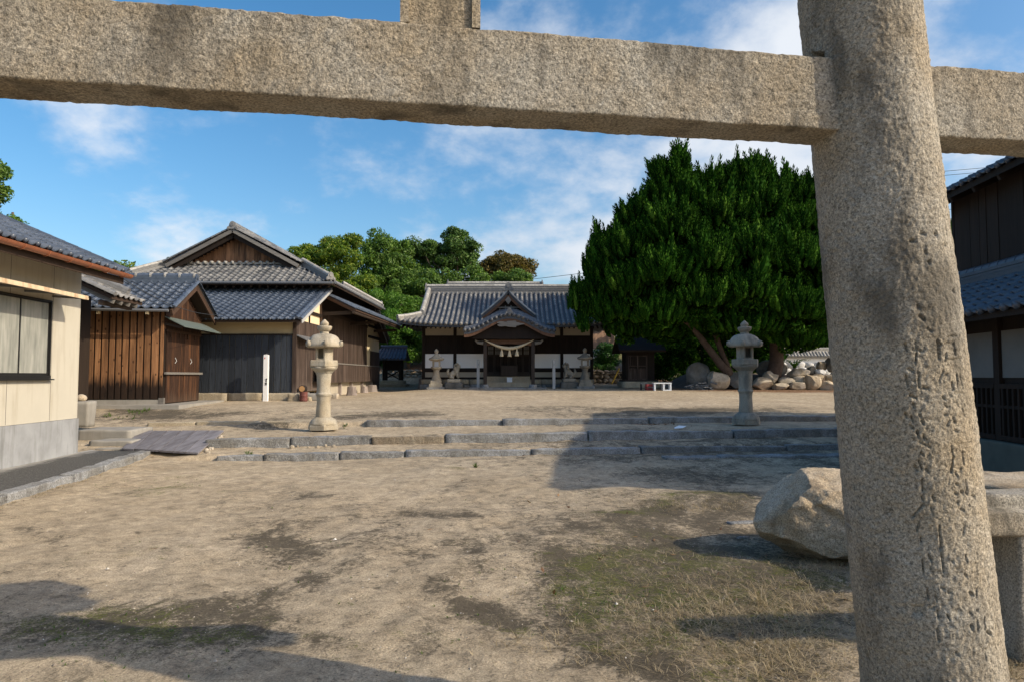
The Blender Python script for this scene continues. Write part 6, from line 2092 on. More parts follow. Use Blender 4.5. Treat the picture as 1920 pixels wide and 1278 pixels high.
# ------------------------------------------------------------------ dark two-storey house on the right
def right_house():
    r = thing('dark_house', 'dark two-storey timber house in shade at the right edge, with tiled pent roof', 'house', (8.25, 12.0, .02), -.10)
    y0, y1 = -4.6, 2.6
    # lower storey
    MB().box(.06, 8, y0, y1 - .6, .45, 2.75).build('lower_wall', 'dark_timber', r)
    V, Fa = rough_block(.45, y1 - y0 + .6, .62, 77, 14, .01, .02, 2)
    link('foundation', MB().addn(V, Fa).mesh('foundation', 'green_grey_concrete', True), r, None, None, Matrix.Translation((.1, (y0 + y1) / 2, -.12)))
    for k in range(6):
        y = y1 - .75 - k * 1.15
        MB().box(-.02, .14, y - .08, y + .08, .5, 2.8).build('post', 'right_house_wood', r)
        if k < 5:
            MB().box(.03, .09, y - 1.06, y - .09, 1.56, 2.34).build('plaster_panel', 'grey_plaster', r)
            lt = MB()
            lt.box(-.03, .05, y - 1.07, y - .08, 1.38, 1.46)
            lt.box(-.03, .05, y - 1.07, y - .08, .52, .60)
            lt.box(-.02, .04, y - 1.07, y - .08, 1.05, 1.10)
            fr = lt.build('lattice_frame', 'right_house_wood', r)
            for i in range(7):
                yy = y - .15 - i * .14
                board('lattice_bar', 'right_house_wood', fr, (-.025, yy - .022, .60), (0, 1, 0), (0, 0, 1), (1, 0, 0), .044, .78, .05)
    # pent roof with ridge against the upper wall
    px0, px1 = -.75, 1.05
    z0, sl = 2.56, .50
    pr = MB().prism([(px0, y0, z0), (px0, y1 + .3, z0), (px1, y1 + .3, z0 + sl * (px1 - px0)), (px1, y0, z0 + sl * (px1 - px0))], (0, 0, -.1)).build('pent_roof', 'dark_timber', r)
    tile_field(pr, (px0 - .05, y0, z0), (0, -1, 0), (1, 0, sl), 1, 1, .3, .27, 'glazed_tile', nind=0)
    tile_field(pr, (px0 - .05, y1 + .3, z0), (0, -1, 0), (1, 0, sl), int((y1 + .3 - y0) / .30), 7, .30, .27, 'glazed_tile', nind=110, seed=41)
    c = MB()
    for k in range(int((y1 - y0) / .30)):
        yy = y1 + .1 - k * .30
        c.tube([(px0 - .02, yy, z0 + .05), (px0 - .10, yy, z0 + .02)], .06, 8)
    c.build('eave_tile_end', 'glazed_tile', pr, True, 'stuff')
    ridge(pr, (px1 - .12, y0, z0 + sl * (px1 - px0)), (px1 - .12, y1 + .1, z0 + sl * (px1 - px0)), .3, .2, 'glazed_tile', None, 3, .12)
    # upper storey
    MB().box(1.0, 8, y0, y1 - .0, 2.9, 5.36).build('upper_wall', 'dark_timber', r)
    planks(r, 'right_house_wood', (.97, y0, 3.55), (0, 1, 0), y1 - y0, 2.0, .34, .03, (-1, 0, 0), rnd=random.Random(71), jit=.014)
    for k in range(7):
        y = y1 - .02 - k * 1.15
        MB().box(.935, 1.0, y - .045, y + .045, 3.5, 5.6).build('batten', 'right_house_wood', r)
    e0, ze, us = .48, 5.31, .46
    yt = y1 + 2.3  # unseen overhang past the end wall, lengthened for the shadow it casts
    rf = MB()
    rf.prism([(e0, y0 - .5, ze), (e0, yt, ze), (4.6, yt, ze + us * (4.6 - e0)), (4.6, y0 - .5, ze + us * (4.6 - e0))], (0, 0, -.12))
    rf.prism([(4.6, y0 - .5, ze + us * (4.6 - e0)), (4.6, yt, ze + us * (4.6 - e0)), (8.7, yt, ze), (8.7, y0 - .5, ze)], (0, 0, -.12))
    roof = rf.build('roof', 'dark_timber', r)
    tile_field(roof, (e0 - .05, yt, ze), (0, -1, 0), (1, 0, us), int((yt - y0 + .5) / .29), int(4.1 * math.hypot(1, us) / .27), .29, .27, 'glazed_tile', nind=120, seed=42)
    c = MB()
    for k in range(int((yt - y0 + .4) / .29)):
        yy = yt - .2 - k * .29
        c.tube([(e0 - .02, yy, ze + .05), (e0 - .09, yy, ze + .02)], .055, 8)
    c.build('eave_tile_end', 'glazed_tile', roof, True, 'stuff')
    ridge(roof, (4.6, y0 - .5, ze + us * 4.1), (4.6, yt, ze + us * 4.1), .3, .3, 'glazed_tile')
    for k in range(11):
        y = y0 + k * .8
        MB().bar((e0 + .03, y, ze - .16), (1.4, y, ze - .16 + us * .9), .07, .1).build('rafter', 'right_house_wood', roof)
right_house()

# ------------------------------------------------------------------ small structures far back
def pavilion():
    c = PX(737, 712, 43)
    r = thing('roofed_gate', 'small dark tiled wayside shelter between the hall and the shrine', 'shelter', (c[0], 43, G(c[0], 43) - .05))
    V, Fa = rough_block(1.5, 1.3, .40, 5, 8, .015, .03, 3)
    link('stone_base', MB().addn(V, Fa).mesh('stone_base', 'foundation_stone', True), r)
    V, Fa = rough_block(2.1, 1.7, .2, 6, 8, .015, .03, 3)
    link('stone_base', MB().addn(V, Fa).mesh('stone_base', 'foundation_stone', True), r, None, None, Matrix.Translation((-.1, -.1, -.02)))
    for x in (-.5, .5):
        for y in (-.45, .45):
            MB().box(x - .07, x + .07, y - .07, y + .07, .38, 1.9).build('post', 'dark_timber', r)
    MB().box(-.56, .56, -.36, .5, 1.05, 1.9).build('box_body', 'dark_timber', r)
    MB().bar((-.5, -.45, .45), (.5, -.45, 1.0), .07, .07, (0, 1, 0)).build('cross_brace', 'dark_timber', r)
    MB().bar((-.5, -.46, 1.0), (.5, -.46, .45), .07, .07, (0, 1, 0)).build('cross_brace', 'dark_timber', r)
    MB().box(-.55, .55, -.50, -.40, 1.0, 1.09).build('rail', 'dark_timber', r)
    rf = MB()
    rf.prism([(-1.0, -.85, 1.72), (.95, -.85, 1.72), (.85, 0, 2.38), (-.75, 0, 2.38)], (0, 0, -.08))
    rf.prism([(-.75, 0, 2.38), (.85, 0, 2.38), (.95, .85, 1.72), (-1.0, .85, 1.72)], (0, 0, -.08))
    roof = rf.build('roof', 'navy_tile', r)
    b = MB()
    for k in range(9):
        t = k / 8
        barrel_rows(b, [[(-.95 + 1.85 * t + (.2 - .30 * t) * s, -.87 + .85 * s, 1.74 + .66 * s) for s in np.linspace(0, 1, 4)]], .06)
    b.build('cover_tiles', 'navy_tile', roof, True, 'stuff')
    ridge(roof, (-.78, 0, 2.38), (.88, 0, 2.38), .2, .14, 'navy_tile', None, 2, .08)
    return r
pavilion()

def hokora():
    c = PX(1197, 710, 36.6)
    r = thing('small_shrine', 'small dark wooden shrine with lattice door under the juniper', 'small shrine', (c[0], 36.6, G(c[0], 36.6) - .03))
    V, Fa = rough_block(2.0, 1.9, .34, 15, 8, .015, .03, 3)
    link('stone_base', MB().addn(V, Fa).mesh('stone_base', 'foundation_stone', True), r)
    MB().box(-.75, .75, -.6, .8, .36, 2.0).build('wall', 'dark_timber', r)
    MB().box(-.9, .9, -.8, .85, .30, .42).build('sill', 'shrine_frame', r)
    d = MB()
    for x in (-.62, -.15, .32):
        d.box(x - .035, x + .035, -.66, -.60, .43, 1.7)
    for z in (.43, .98, 1.12, 1.65):
        d.box(-.6, .3, -.655, -.605, z, z + .05)
    door = d.build('door', 'weathered_plank', r)
    for k in range(5):
        x = -.52 + k * .09
        MB().box(x - .012, x + .012, -.64, -.62, 1.17, 1.65).build('lattice_bar', 'weathered_plank', door)
    planks(door, 'weathered_plank', (-.58, -.63, .48), (1, 0, 0), .86, .5, .12, .02, (0, 1, 0), rnd=random.Random(81))
    rf = MB()
    rf.prism([(-1.2, -1.3, 1.95), (1.2, -1.3, 1.95), (1.2, .1, 2.75), (-1.2, .1, 2.75)], (0, 0, -.1))
    rf.prism([(-1.2, .1, 2.75), (1.2, .1, 2.75), (1.2, 1.4, 1.95), (-1.2, 1.4, 1.95)], (0, 0, -.1))
    rf.build('roof', 'dark_timber', r)  # dark timber instead of tiles, painting in the shade under the tree
hokora()

def rubble(name, label, cat, x0, x1, Y, zt, seed, mat, smin=.16, smax=.36, tilt=0.0):
    r = thing(name, label, cat, ((x0 + x1) / 2, Y, 0))
    rs = random.Random(seed)
    xm = (x0 + x1) / 2
    z = min(G(x0, Y), G(x1, Y)) - .1
    k = 0
    while z < zt:
        h = rs.uniform(smin, smax) * .75
        x = x0 + rs.uniform(-.1, .0)
        while x < x1:
            w = rs.uniform(smin, smax) * 1.35
            P, Fa = rock((w * .56, .2, h * .62), seed * 100 + k, 5, 6, .06)
            link('stone', MB().addn(P, Fa).mesh('stone', mat, True), r, None, None, Matrix.Translation((x + w / 2 - xm, rs.uniform(-.05, .05) + (z) * tilt, z + h / 2)) @ Matrix.Rotation(rs.uniform(-.25, .25), 4, 'Y'))
            x += w
            k += 1
        z += h
    MB().box(x0 - xm, x1 - xm, .05, .5, .2, zt - .1).build('earth_core', 'dark_rock', r)
    return r
rubble('rubble_wall', 'low dry stone retaining wall on the bank left of the shrine hall', 'stone wall', -8.6, -5.4, 45.2, 1.95, 3, 'garden_rock')
rubble('rubble_wall', 'sunlit dry stone wall under the round bush right of the shrine hall', 'stone wall', 4.9, 8.2, 42.6, 1.98, 4, 'garden_rock')

def far_wall():
    Y = 50.5
    x0, x1 = 18.6, 29
    r = thing('roofed_garden_wall', 'pale tile-capped garden wall in sun beyond the heap of rocks', 'garden wall', (20, Y, 0))
    g = 1.2
    MB().box(x0 - 20, x1 - 20, .0, .4, g, 2.95).build('plaster', 'white_plaster', r)
    MB().box(x0 - 20, x1 - 20, -.25, .65, 2.96, 3.06).build('coping', 'pale_tile', r)
    c = MB()
    for k in range(int((x1 - x0) / .24)):
        x = x0 - 20 + .12 + k * .24
        barrel_rows(c, [[(x, -.32 + .5 * t, 3.05 + .42 * t) for t in np.linspace(0, 1, 3)]], .09)
    c.build('coping_tiles', 'pale_tile', r, True, 'stuff')
    rf = MB().prism([(x0 - 20, -.3, 3.06), (x1 - 20, -.3, 3.06), (x1 - 20, .2, 3.48), (x0 - 20, .2, 3.48)], (0, 0, -.05)).build('coping_slope', 'pale_tile', r)
    ridge(r, (x0 - 20, .2, 3.44), (x1 - 20, .2, 3.44), .25, .2, 'pale_tile', None, 2, .1)
    rs = random.Random(6)
    for j in range(3):
        x = x0 - 20 + .3 * (j % 2)
        k = 0
        while x < x1 - 20:
            w = rs.uniform(.5, .9)
            P, Fa = rock((w * .52, .3, .30), 900 + j * 40 + k, 5, 6, .04)
            link('stone', MB().addn(P, Fa).mesh('stone', 'white_stone', True), r, None, None, Matrix.Translation((x + w / 2, -.25 - .12 * (2 - j), 1.55 + j * .42)) @ Matrix.Rotation(rs.uniform(-.6, .6), 4, 'Y'))
            x += w
            k += 1
far_wall()

def far_shed():
    r = thing('far_plank_house', 'far red-brown plank wall of a house, lit above the round bush', 'house', (7.0, 50, 1.5))
    MB().box(-1.4, .5, 0, 4, 0, 4.2).build('wall', 'white_plaster', r)
    planks(r, 'far_plank', (-1.4, -.0, 2.1), (1, 0, 0), 1.9, 2.1, .22, .04, (0, -1, 0), rnd=random.Random(91))
    MB().box(-1.7, .8, -.6, 4.4, 4.2, 4.35).build('roof', 'old_tile', r)
far_shed()

# ------------------------------------------------------------------ rocks round the juniper
ROCKS = [  # left, top, right, bottom in the photograph, depth, label, material
    (1288, 686, 1334, 729, 34.3, 'upright dark slab rock, leftmost of the rocks under the juniper', 'dark_rock'),
    (1325, 699, 1364, 728, 33.6, 'large rounded grey boulder left of the shaded lantern, under the juniper', 'garden_rock'),
    (1363, 701, 1402, 728, 33.8, 'dim grey rock half hidden behind the shaded lantern shaft', 'dark_rock'),
    (1410, 709, 1449, 728, 33.6, 'angular pale rock just right of the shaded lantern shaft', 'garden_rock'),
    (1432, 697, 1462, 719, 34.2, 'shaded rounded rock above the angular pale one, right of the lantern', 'garden_rock'),
    (1424, 676, 1472, 706, 35.0, 'big dark peaked rock at the back of the heap, behind the lantern', 'dark_rock'),
    (1446, 718, 1477, 729, 33.5, 'low grey and white rock in the front row, right of the angular pale rock', 'garden_rock'),
    (1459, 707, 1488, 719, 34.0, 'flat-topped rock bridging the gap above the front row, left of the capstone pile', 'garden_rock'),
    (1479, 692, 1516, 707, 34.3, 'wide speckled capstone crowning the pile in the rock heap', 'garden_rock'),
    (1487, 705, 1513, 718, 33.9, 'squat block in the middle of the three-rock pile', 'garden_rock'),
    (1479, 716, 1510, 729, 33.5, 'bottom block of the three-rock pile', 'garden_rock'),
    (1509, 704, 1537, 729, 33.5, 'tall pointed sunlit rock right of the three-rock pile', 'boulder_stone'),
    (1523, 702, 1545, 715, 34.1, 'sloping tan rock resting behind the tall pointed one', 'boulder_stone'),
    (1512, 687, 1530, 702, 34.8, 'dark green-grey block perched behind the rock heap', 'dark_rock'),
    (1527, 693, 1546, 703, 34.6, 'thin tilted pale shard lying at the top of the heap', 'white_stone'),
    (1534, 714, 1572, 730, 33.5, 'broad sunlit rock at the right end of the front row, by the gate pillar', 'boulder_stone'),
    (1546, 702, 1576, 716, 34.0, 'flat rock stacked on the broad one beside the gate pillar', 'garden_rock'),
    (1531, 678, 1550, 694, 36.2, 'tan stone on the rise below the pale garden wall', 'boulder_stone'),
    (1548, 672, 1572, 694, 36.0, 'dark boulder on the rise close to the gate pillar', 'dark_rock'),
    (1473, 716, 1484, 723, 33.9, 'small stone wedged between two front rocks, left of the three-rock pile', 'garden_rock'),
]
def build_rocks():
    for k, (l, t, rr, bt, Y, lab, mt) in enumerate(ROCKS):
        w, h = (rr - l) / F * Y, (bt - t) / F * Y
        P, Fa = rock((w * .60, w * .48, h * .66), 700 + k, 14, 10, .045, None, .96)
        lo, hi = P[:, 2].min(), P[:, 2].max()
        c = PX((l + rr) / 2, (t + bt) / 2, Y)
        o = MB().addn(P, Fa).build('rock', mt, None, False)
        o.location = (c[0], Y, c[2] - (lo + hi) / 2)
        o.rotation_euler = (0, 0, 0)
        tag(o, lab, 'rock', 'rocks heaped round the juniper')
    # earth mound that carries the upper rocks
    xs, ys = np.linspace(8.2, 19, 50), np.linspace(33.7, 40, 26)
    X, Y = np.meshgrid(xs, ys)
    Z = gz(X, Y) - .08 + .75 * sstep(33.8, 35.4, Y) * sstep(8.3, 10, X) * sstep(40, 38.5, Y) * sstep(19, 17.5, X)
    Z += .05 * fbm(np.stack([X, Y, 0 * X], -1), 1.5, 3, 8) - .03
    MB().grid(np.stack([X, Y, Z], -1)).build('mound', 'bark', None, True, 'structure')
    # heap of broken sticks and rubble by the dark slab
    b = MB()
    rs = random.Random(17)
    for k in range(46):
        p = PX(rs.uniform(1296, 1332), rs.uniform(714, 729), 33.3)
        p = np.array([p[0], p[1] + rs.uniform(-.3, .3), max(p[2] - rs.uniform(0, .2), G(p[0], p[1]) + .02)])
        d = np.array([rs.uniform(-1, 1), rs.uniform(-1, 1), rs.uniform(-.25, .3)])
        L = rs.uniform(.12, .5)
        b.bar(p, p + d / np.linalg.norm(d) * L, rs.uniform(.03, .12), rs.uniform(.02, .06))
    b.build('broken_tile_heap', 'kerb_granite', None, False, 'stuff')
build_rocks()

# ------------------------------------------------------------------ small things in the yard
def small_things():
    # low white table, red crate, dark stool under the juniper
    p = PX(1241, 728, 32.3)
    t = thing('low_table', 'low white plastic table standing in the shade under the juniper', 'table', (p[0], p[1], G(p[0], p[1]) - .01))
    MB().box(-.42, .42, -.22, .22, .33, .38).build('tabletop', 'blue_white_plastic', t)
    for x in (-.40, .02, .34):
        MB().box(x, x + .07, -.2, .2, .05, .33).build('leg', 'blue_white_plastic', t)
    MB().box(.02, .41, -.2, .2, .0, .055).build('foot_bar', 'blue_white_plastic', t)
    MB().box(-.40, -.33, -.2, .2, .0, .055).build('foot_bar', 'blue_white_plastic', t)
    p = PX(1219, 727, 32.6)
    t = thing('red_crate', 'dark red plastic crate beside the low white table', 'crate', (p[0], p[1], G(p[0], p[1]) - .01))
    b = MB().box(-.19, .19, -.19, .19, 0, .03)
    for a in (-.19, .16):
        b.box(a, a + .03, -.19, .19, .03, .12)
        b.box(a, a + .03, -.19, .19, .18, .30)
        b.box(-.16, .16, a, a + .03, .03, .12)
        b.box(-.16, .16, a, a + .03, .18, .30)
    b.build('crate_sides', 'red_plastic', t)
    for sx in (-1, 1):
        for sy in (-1, 1):
            MB().box(sx * .18 - .02, sx * .18 + .02, sy * .18 - .02, sy * .18 + .02, .03, .31).build('corner', 'red_plastic', t)
    p = PX(1207, 724, 33.0)
    t = thing('dark_stool', 'small dark stool left of the red crate', 'stool', (p[0], p[1], G(p[0], p[1]) - .01))
    MB().box(-.16, .16, -.15, .15, .30, .34).build('seat', 'grey_metal', t)
    for sx in (-1, 1):
        for sy in (-1, 1):
            MB().box(sx * .13 - .02, sx * .13 + .02, sy * .12 - .02, sy * .12 + .02, 0, .30).build('leg', 'dark_metal', t)
    # yellow pole leaning on the stone wall
    a, b_ = PX(1147, 713, 41.9), PX(1161, 690, 42.25)
    a[2] = G(a[0], a[1])
    o = MB().tube([a, b_], .045, 8).build('yellow_pole', 'yellow_plastic')
    tag(o, 'yellow pole leaning on the stone wall right of the shrine hall', 'pole')
    # things along the side of the timber hall
    def at(px, py, Y):
        q = PX(px, py, Y)
        return q, G(q[0], q[1])
    q, g = at(569, 752, 24.6)
    r = thing('rusty_bucket', 'rusty dark red drum standing at the corner of the timber hall', 'drum', (q[0], q[1], g - .01))
    MB().lathe([(.135, 0), (.14, .05), (.145, .06), (.14, .07), (.14, .2), (.147, .21), (.14, .22), (.14, .34), (.148, .355), (.125, .35), (.12, .05)], 20).build('drum_body', 'rust_red', r, True)
    q, g = at(550, 752, 25.0)
    for px, py, Y, sz, lab, mt, h in ((551, 744, 24.75, (.19, .16), 'squared stone left of the rusty drum at the hall corner', 'foundation_stone', .30),
                                      (588, 746, 25.3, (.46, .22), 'long low stone bench against the hall side, behind the sunlit lantern', 'concrete', .30),
                                      (577, 750, 24.9, (.12, .14), 'small stone right of the rusty drum', 'foundation_stone', .18),
                                      (629, 742, 27.0, (.12, .15), 'brown stone by the sunlit lantern shaft at the hall side', 'garden_rock', .22)):
        q, g = at(px, py, Y)
        P, Fa = rough_block(sz[0] * 2, sz[1] * 2, h, int(px), 8, .02, .05, 4)
        o = MB().addn(P, Fa).build('stone_block', mt, None, True)
        o.location = (q[0], q[1], g - .03)
        tag(o, lab, 'stone')
    # sawn log on the stone
    q, g = at(566, 728, 25.1)
    r = thing('sawn_log', 'sawn log showing its orange end, lying behind the rusty drum', 'log', (q[0], q[1], q[2]))
    b = MB().tube([(0, .3, 0), (0, -.0, 0)], .13, 14)
    b.rough(.012, 6, 1)
    b.build('log_bark', 'dark_timber', r, True)
    MB().tube([(0, .01, 0), (0, -.006, 0)], .105, 14).build('log_cut_face', 'log_end', r)
    MB().box(-.2, .2, -.1, .3, -.55, -.13).build('log_prop', 'grey_timber', r)
    # stumps
    for px, py, Y, rr, h, lab in ((659, 738, 30.6, .20, .42, 'pale split stump in the middle of the hall side wall'), (683, 734, 34.8, .17, .36, 'dark cut log lying at the far end of the hall side wall'),
                                  (697, 733, 37.0, .26, .38, 'grey bleached stump at the far corner of the timber hall'), (794, 714, 40.0, .30, .60, 'grey tree stump beside the left end of the shrine hall')):
        q, g = at(px, py, Y)
        r = thing('tree_stump', lab, 'stump', (q[0], q[1], g - .03), 0, 'old stumps standing about the yard')
        n = 18
        prof = [(rr * 1.25, 0), (rr * 1.05, h * .3), (rr * .95, h * .8), (rr * .93, h)]
        b = MB().lathe(prof, n, 0, sub=3)
        V = b.arr()
        a = np.arctan2(V[:, 1], V[:, 0])
        k = 1 + .10 * np.sin(5 * a + 1) + .06 * np.sin(9 * a)
        V[:, 0] *= k
        V[:, 1] *= k
        b.v = [V]
        b.build('stump_body', 'stump_wood', r, True)
        MB().lathe([(rr * .84, h), (rr * .84, h + .008)], n).build('cut_face', 'stump_wood', r)
    # litter on the steps
    q = PX(1277, 812, 15.9)
    o = MB().prism([(0, 0, 0), (.20, .03, .012), (.30, .10, .05), (.14, .16, .06), (.02, .10, .02)], (0, 0, .004)).build('crumpled_paper', 'paper_white')
    o.location = (q[0] - .15, q[1], G(q[0], q[1]) + .02)
    tag(o, 'white scrap of paper lying on the shaded steps', 'paper')
    # power lines
    def wire(label, p, q, sag, rad=.018):
        pts = [p * (1 - t) + q * t - np.array([0, 0, sag * 4 * t * (1 - t)]) for t in np.linspace(0, 1, 25)]
        o = MB().tube(pts, rad, 6).build('power_line', 'wire_black')
        tag(o, label, 'cable', 'overhead cables')
    wire('single overhead cable running from the trees behind the shrine to the juniper', PX(985, 525, 58), PX(1700, 405, 58), .5, .022)
    wire('overhead cable right of the gate pillar, topmost of three', PX(1400, 354, 44), PX(2900, 223, 44), .0, .016)
    wire('overhead cable right of the gate pillar, middle of three', PX(1400, 361, 44), PX(2900, 233, 44), .0, .016)
    wire('overhead cable right of the gate pillar, lowest of three', PX(1400, 404, 44), PX(2900, 360, 44), .0, .016)
    wire('thin black cable from the cream house eave across the shed roof', PX(225, 519, 14.3), PX(420, 590, 22.6), .25, .008)
small_things()
# ------------------------------------------------------------------ trees
def leaf_cards(centres, rad, per, size, seed, flat=.5, up=.25, squash=.75):
    """leaf-sized folded blades scattered through clumps: arrays of vertices and faces"""
    rs = np.random.RandomState(seed)
    n = len(centres)
    C = np.repeat(np.asarray(centres, float), per, 0)
    Rr = np.repeat(np.broadcast_to(np.asarray(rad, float), (n,)), per)
    d = rs.normal(size=(n * per, 3))
    d /= np.linalg.norm(d, axis=1, keepdims=True)
    q = rs.uniform(0.15, 1, n * per) ** .45
    P = C + d * (Rr * q)[:, None] * np.array([1, 1, squash])
    nrm = d * flat + rs.normal(size=d.shape) * .55 + np.array([0, 0, up])
    nrm /= np.linalg.norm(nrm, axis=1, keepdims=True)
    a = np.cross(nrm, rs.normal(size=d.shape))
    a /= np.linalg.norm(a, axis=1, keepdims=True)
    b = np.cross(nrm, a)
    s = size * rs.uniform(.6, 1.35, n * per)[:, None]
    V = np.stack([P - a * s, P + b * s * .42 - nrm * s * .12, P + a * s, P - b * s * .42 - nrm * s * .12], 1).reshape(-1, 3)
    Fa = np.arange(len(V)).reshape(-1, 4)
    return V, Fa

def limb(b, p, q, r0, r1, rs, n=6, wob=.08):
    p, q = np.array(p, float), np.array(q, float)
    L = np.linalg.norm(q - p)
    pts = [p + (q - p) * t + np.array([rs.normal(), rs.normal(), rs.normal() * .4]) * wob * L * math.sin(math.pi * t) for t in np.linspace(0, 1, n)]
    b.tube(pts, list(np.linspace(r0, r1, n)), 7)

def tree(label, base, blobs, leaf, size, per, seed, trunk_r=.22, nclump=70, group='trees on the bank behind the shrine', name='broadleaf_tree', cr=(.45, .85), limbs=9):
    """blobs: (centre, radii) ellipsoids that outline the crown; clumps sit mostly in their outer shell"""
    base = np.array(base, float)
    r = thing(name, label, 'tree', base, 0, group)
    rs = np.random.RandomState(seed)
    cents, rads = [], []
    tot = sum(b[1][0] * b[1][2] for b in blobs)
    for c, rd in blobs:
        k = max(4, int(nclump * rd[0] * rd[2] / tot))
        d = rs.normal(size=(k, 3))
        d /= np.linalg.norm(d, axis=1, keepdims=True)
        q = rs.uniform(.25, 1, k) ** .4
        cents.append(np.array(c) - base + d * q[:, None] * np.array(rd) * .9)
        rads.append(rs.uniform(*cr, k))
    cents, rads = np.concatenate(cents), np.concatenate(rads)
    V, Fa = leaf_cards(cents, rads, int(per * 1.7), size * .72, seed + 1)
    MB().addn(V, Fa).build('crown', leaf, r)
    b = MB()
    mid = np.mean([np.array(c) for c, _ in blobs], 0) - base
    top = np.array([mid[0] * .7, mid[1] * .7, mid[2] + .5])
    limb(b, (0, 0, -.3), top, trunk_r, trunk_r * .35, rs, 8, .04)
    for i in rs.choice(len(cents), min(limbs, len(cents)), False):
        t = rs.uniform(.3, .8)
        limb(b, top * t, cents[i], trunk_r * .4, .025, rs)
    b.build('trunk', 'bark', r, True)
    return r

def C3(px, py, Y, rx, ry, rz=None):
    p = PX(px, py, Y)
    return (p, (rx / F * Y, (rz if rz else (rx + ry) / 2) / F * Y, ry / F * Y))

def bg_trees():
    def base(px, Y):
        x = (px - 960) / F * Y
        return (x, Y, G(x, Y))
    tree('yellow-green leafy tree rising right behind the timber hall roof', base(620, 50), [C3(600, 505, 50, 62, 45), C3(640, 480, 50, 48, 32), C3(625, 455, 50, 20, 16), C3(575, 490, 50, 36, 28), C3(650, 555, 49, 60, 55), C3(660, 455, 50, 14, 12)], 'leaf_yellow', .17, 170, 11, .25, 110)
    tree('dense green tree with a pointed top left of the shrine hall', base(725, 54), [C3(712, 470, 54, 30, 36), C3(705, 505, 54, 42, 40), C3(740, 520, 54, 48, 48), C3(690, 560, 52, 46, 50), C3(750, 470, 55, 22, 22)], 'leaf_mid', .18, 180, 12, .25, 120)
    tree('tall tree with bare lower limbs showing sky, tallest behind the shrine hall', base(850, 57), [C3(853, 455, 57, 30, 28), C3(820, 470, 57, 30, 26), C3(880, 478, 57, 22, 28), C3(795, 482, 57, 26, 26), C3(850, 490, 57, 38, 14), C3(770, 470, 57, 16, 20)], 'leaf_dark', .18, 150, 13, .22, 100, limbs=26)
    tree('olive-brown rounded tree right of the tallest one, behind the shrine ridge', base(950, 60), [C3(950, 503, 60, 44, 26), C3(925, 505, 60, 28, 24), C3(975, 508, 60, 28, 28), C3(945, 490, 60, 22, 14)], 'leaf_olive', .18, 190, 14, .22, 90)
    tree('low green tree filling the gap above the left end of the shrine roof', base(790, 52), [C3(790, 530, 52, 42, 26), C3(760, 555, 52, 44, 40), C3(885, 520, 53, 30, 16), C3(830, 525, 52, 34, 14)], 'leaf_mid', .16, 190, 15, .2, 80)
    tree('bright green leafy tree overhanging the small dark shelter', base(770, 46.5), [C3(740, 615, 46.5, 46, 40), C3(765, 640, 46, 30, 36), C3(725, 575, 48, 40, 40), C3(760, 590, 47, 34, 34), C3(712, 640, 47.5, 22, 30)], 'leaf_bright', .13, 230, 16, .18, 100)
    tree('dark shrubby tree behind the small shelter, at the end of the hall', base(712, 48), [C3(712, 680, 48, 22, 30), C3(728, 700, 47.5, 24, 16), C3(775, 660, 47, 14, 22)], 'leaf_dark', .13, 200, 17, .12, 40, group='trees on the bank behind the shrine')
    tree('small pale green tree top showing low over the olive-brown one', base(972, 54), [C3(965, 522, 54, 30, 9), C3(940, 524, 54, 16, 7)], 'leaf_mid', .15, 160, 18, .15, 24)
    # distant and half-hidden trees on the left and right
    tree('leafy tree leaning in at the left edge above the cream house', (-15.4, 17.5, .4), [C3(-45, 335, 17.5, 52, 48), C3(-5, 345, 17.4, 22, 34), C3(-60, 400, 17.5, 55, 40), C3(-20, 310, 17.6, 22, 14)], 'leaf_mid', .085, 130, 21, .16, 60, 'trees showing over the roofs', cr=(.16, .34))
    tree('sprig of a tree just topping the cream house roof', (-14.6, 20, .5), [C3(30, 420, 20, 20, 12), C3(5, 440, 20, 40, 22)], 'leaf_mid', .08, 90, 22, .1, 26, 'trees showing over the roofs', cr=(.14, .28))
    tree('green tree glimpsed between the cream house eave and the shed roof', (-21.5, 32, .9), [C3(190, 520, 32, 56, 18), C3(232, 512, 32, 12, 10), C3(150, 525, 32, 50, 22)], 'leaf_yellow', .13, 130, 23, .15, 50, 'trees showing over the roofs')
    tree('small pine top left of the timber hall gable', (-20.5, 42, 1), [C3(318, 495, 42, 10, 9), C3(300, 505, 42, 24, 8), C3(262, 512, 42, 14, 5), C3(335, 505, 42, 18, 8)], 'leaf_dark', .12, 110, 24, .12, 30, 'trees showing over the roofs', 'pine_tree', cr=(.2, .4))
    tree('green tree seen between the gate pillar and the dark house', (26, 40, 1.2), [C3(1790, 450, 40, 42, 50), C3(1810, 520, 40, 50, 60), C3(1770, 510, 40, 40, 60)], 'leaf_mid', .14, 200, 25, .2, 70, 'trees showing over the roofs')
    tree('yellowing tree glimpsed in gaps behind the juniper', (9.5, 47, 1.3), [C3(1245, 560, 47, 60, 36), C3(1330, 600, 47, 60, 40), C3(1390, 580, 47, 50, 40), C3(1480, 590, 47, 60, 50), C3(1250, 640, 47, 50, 40)], 'leaf_yellow', .15, 170, 26, .2, 110, 'trees on the bank behind the shrine')
    tree('added dark evergreen standing in for the deep shade behind the small shrine and juniper trunks', (11.5, 43, 1.2), [C3(1270, 690, 42, 40, 22), C3(1320, 690, 42, 40, 24), C3(1370, 690, 42, 40, 26), C3(1425, 680, 42, 40, 30), C3(1225, 680, 42.5, 26, 26), C3(1290, 660, 43, 75, 48), C3(1380, 650, 43, 60, 55), C3(1215, 640, 44, 40, 36), C3(1430, 640, 43, 40, 40), C3(1330, 610, 44, 90, 30)], 'juniper_leaf', .13, 330, 27, .2, 170, 'trees on the bank behind the shrine')  # dense dark foliage added to blacken the view under the juniper
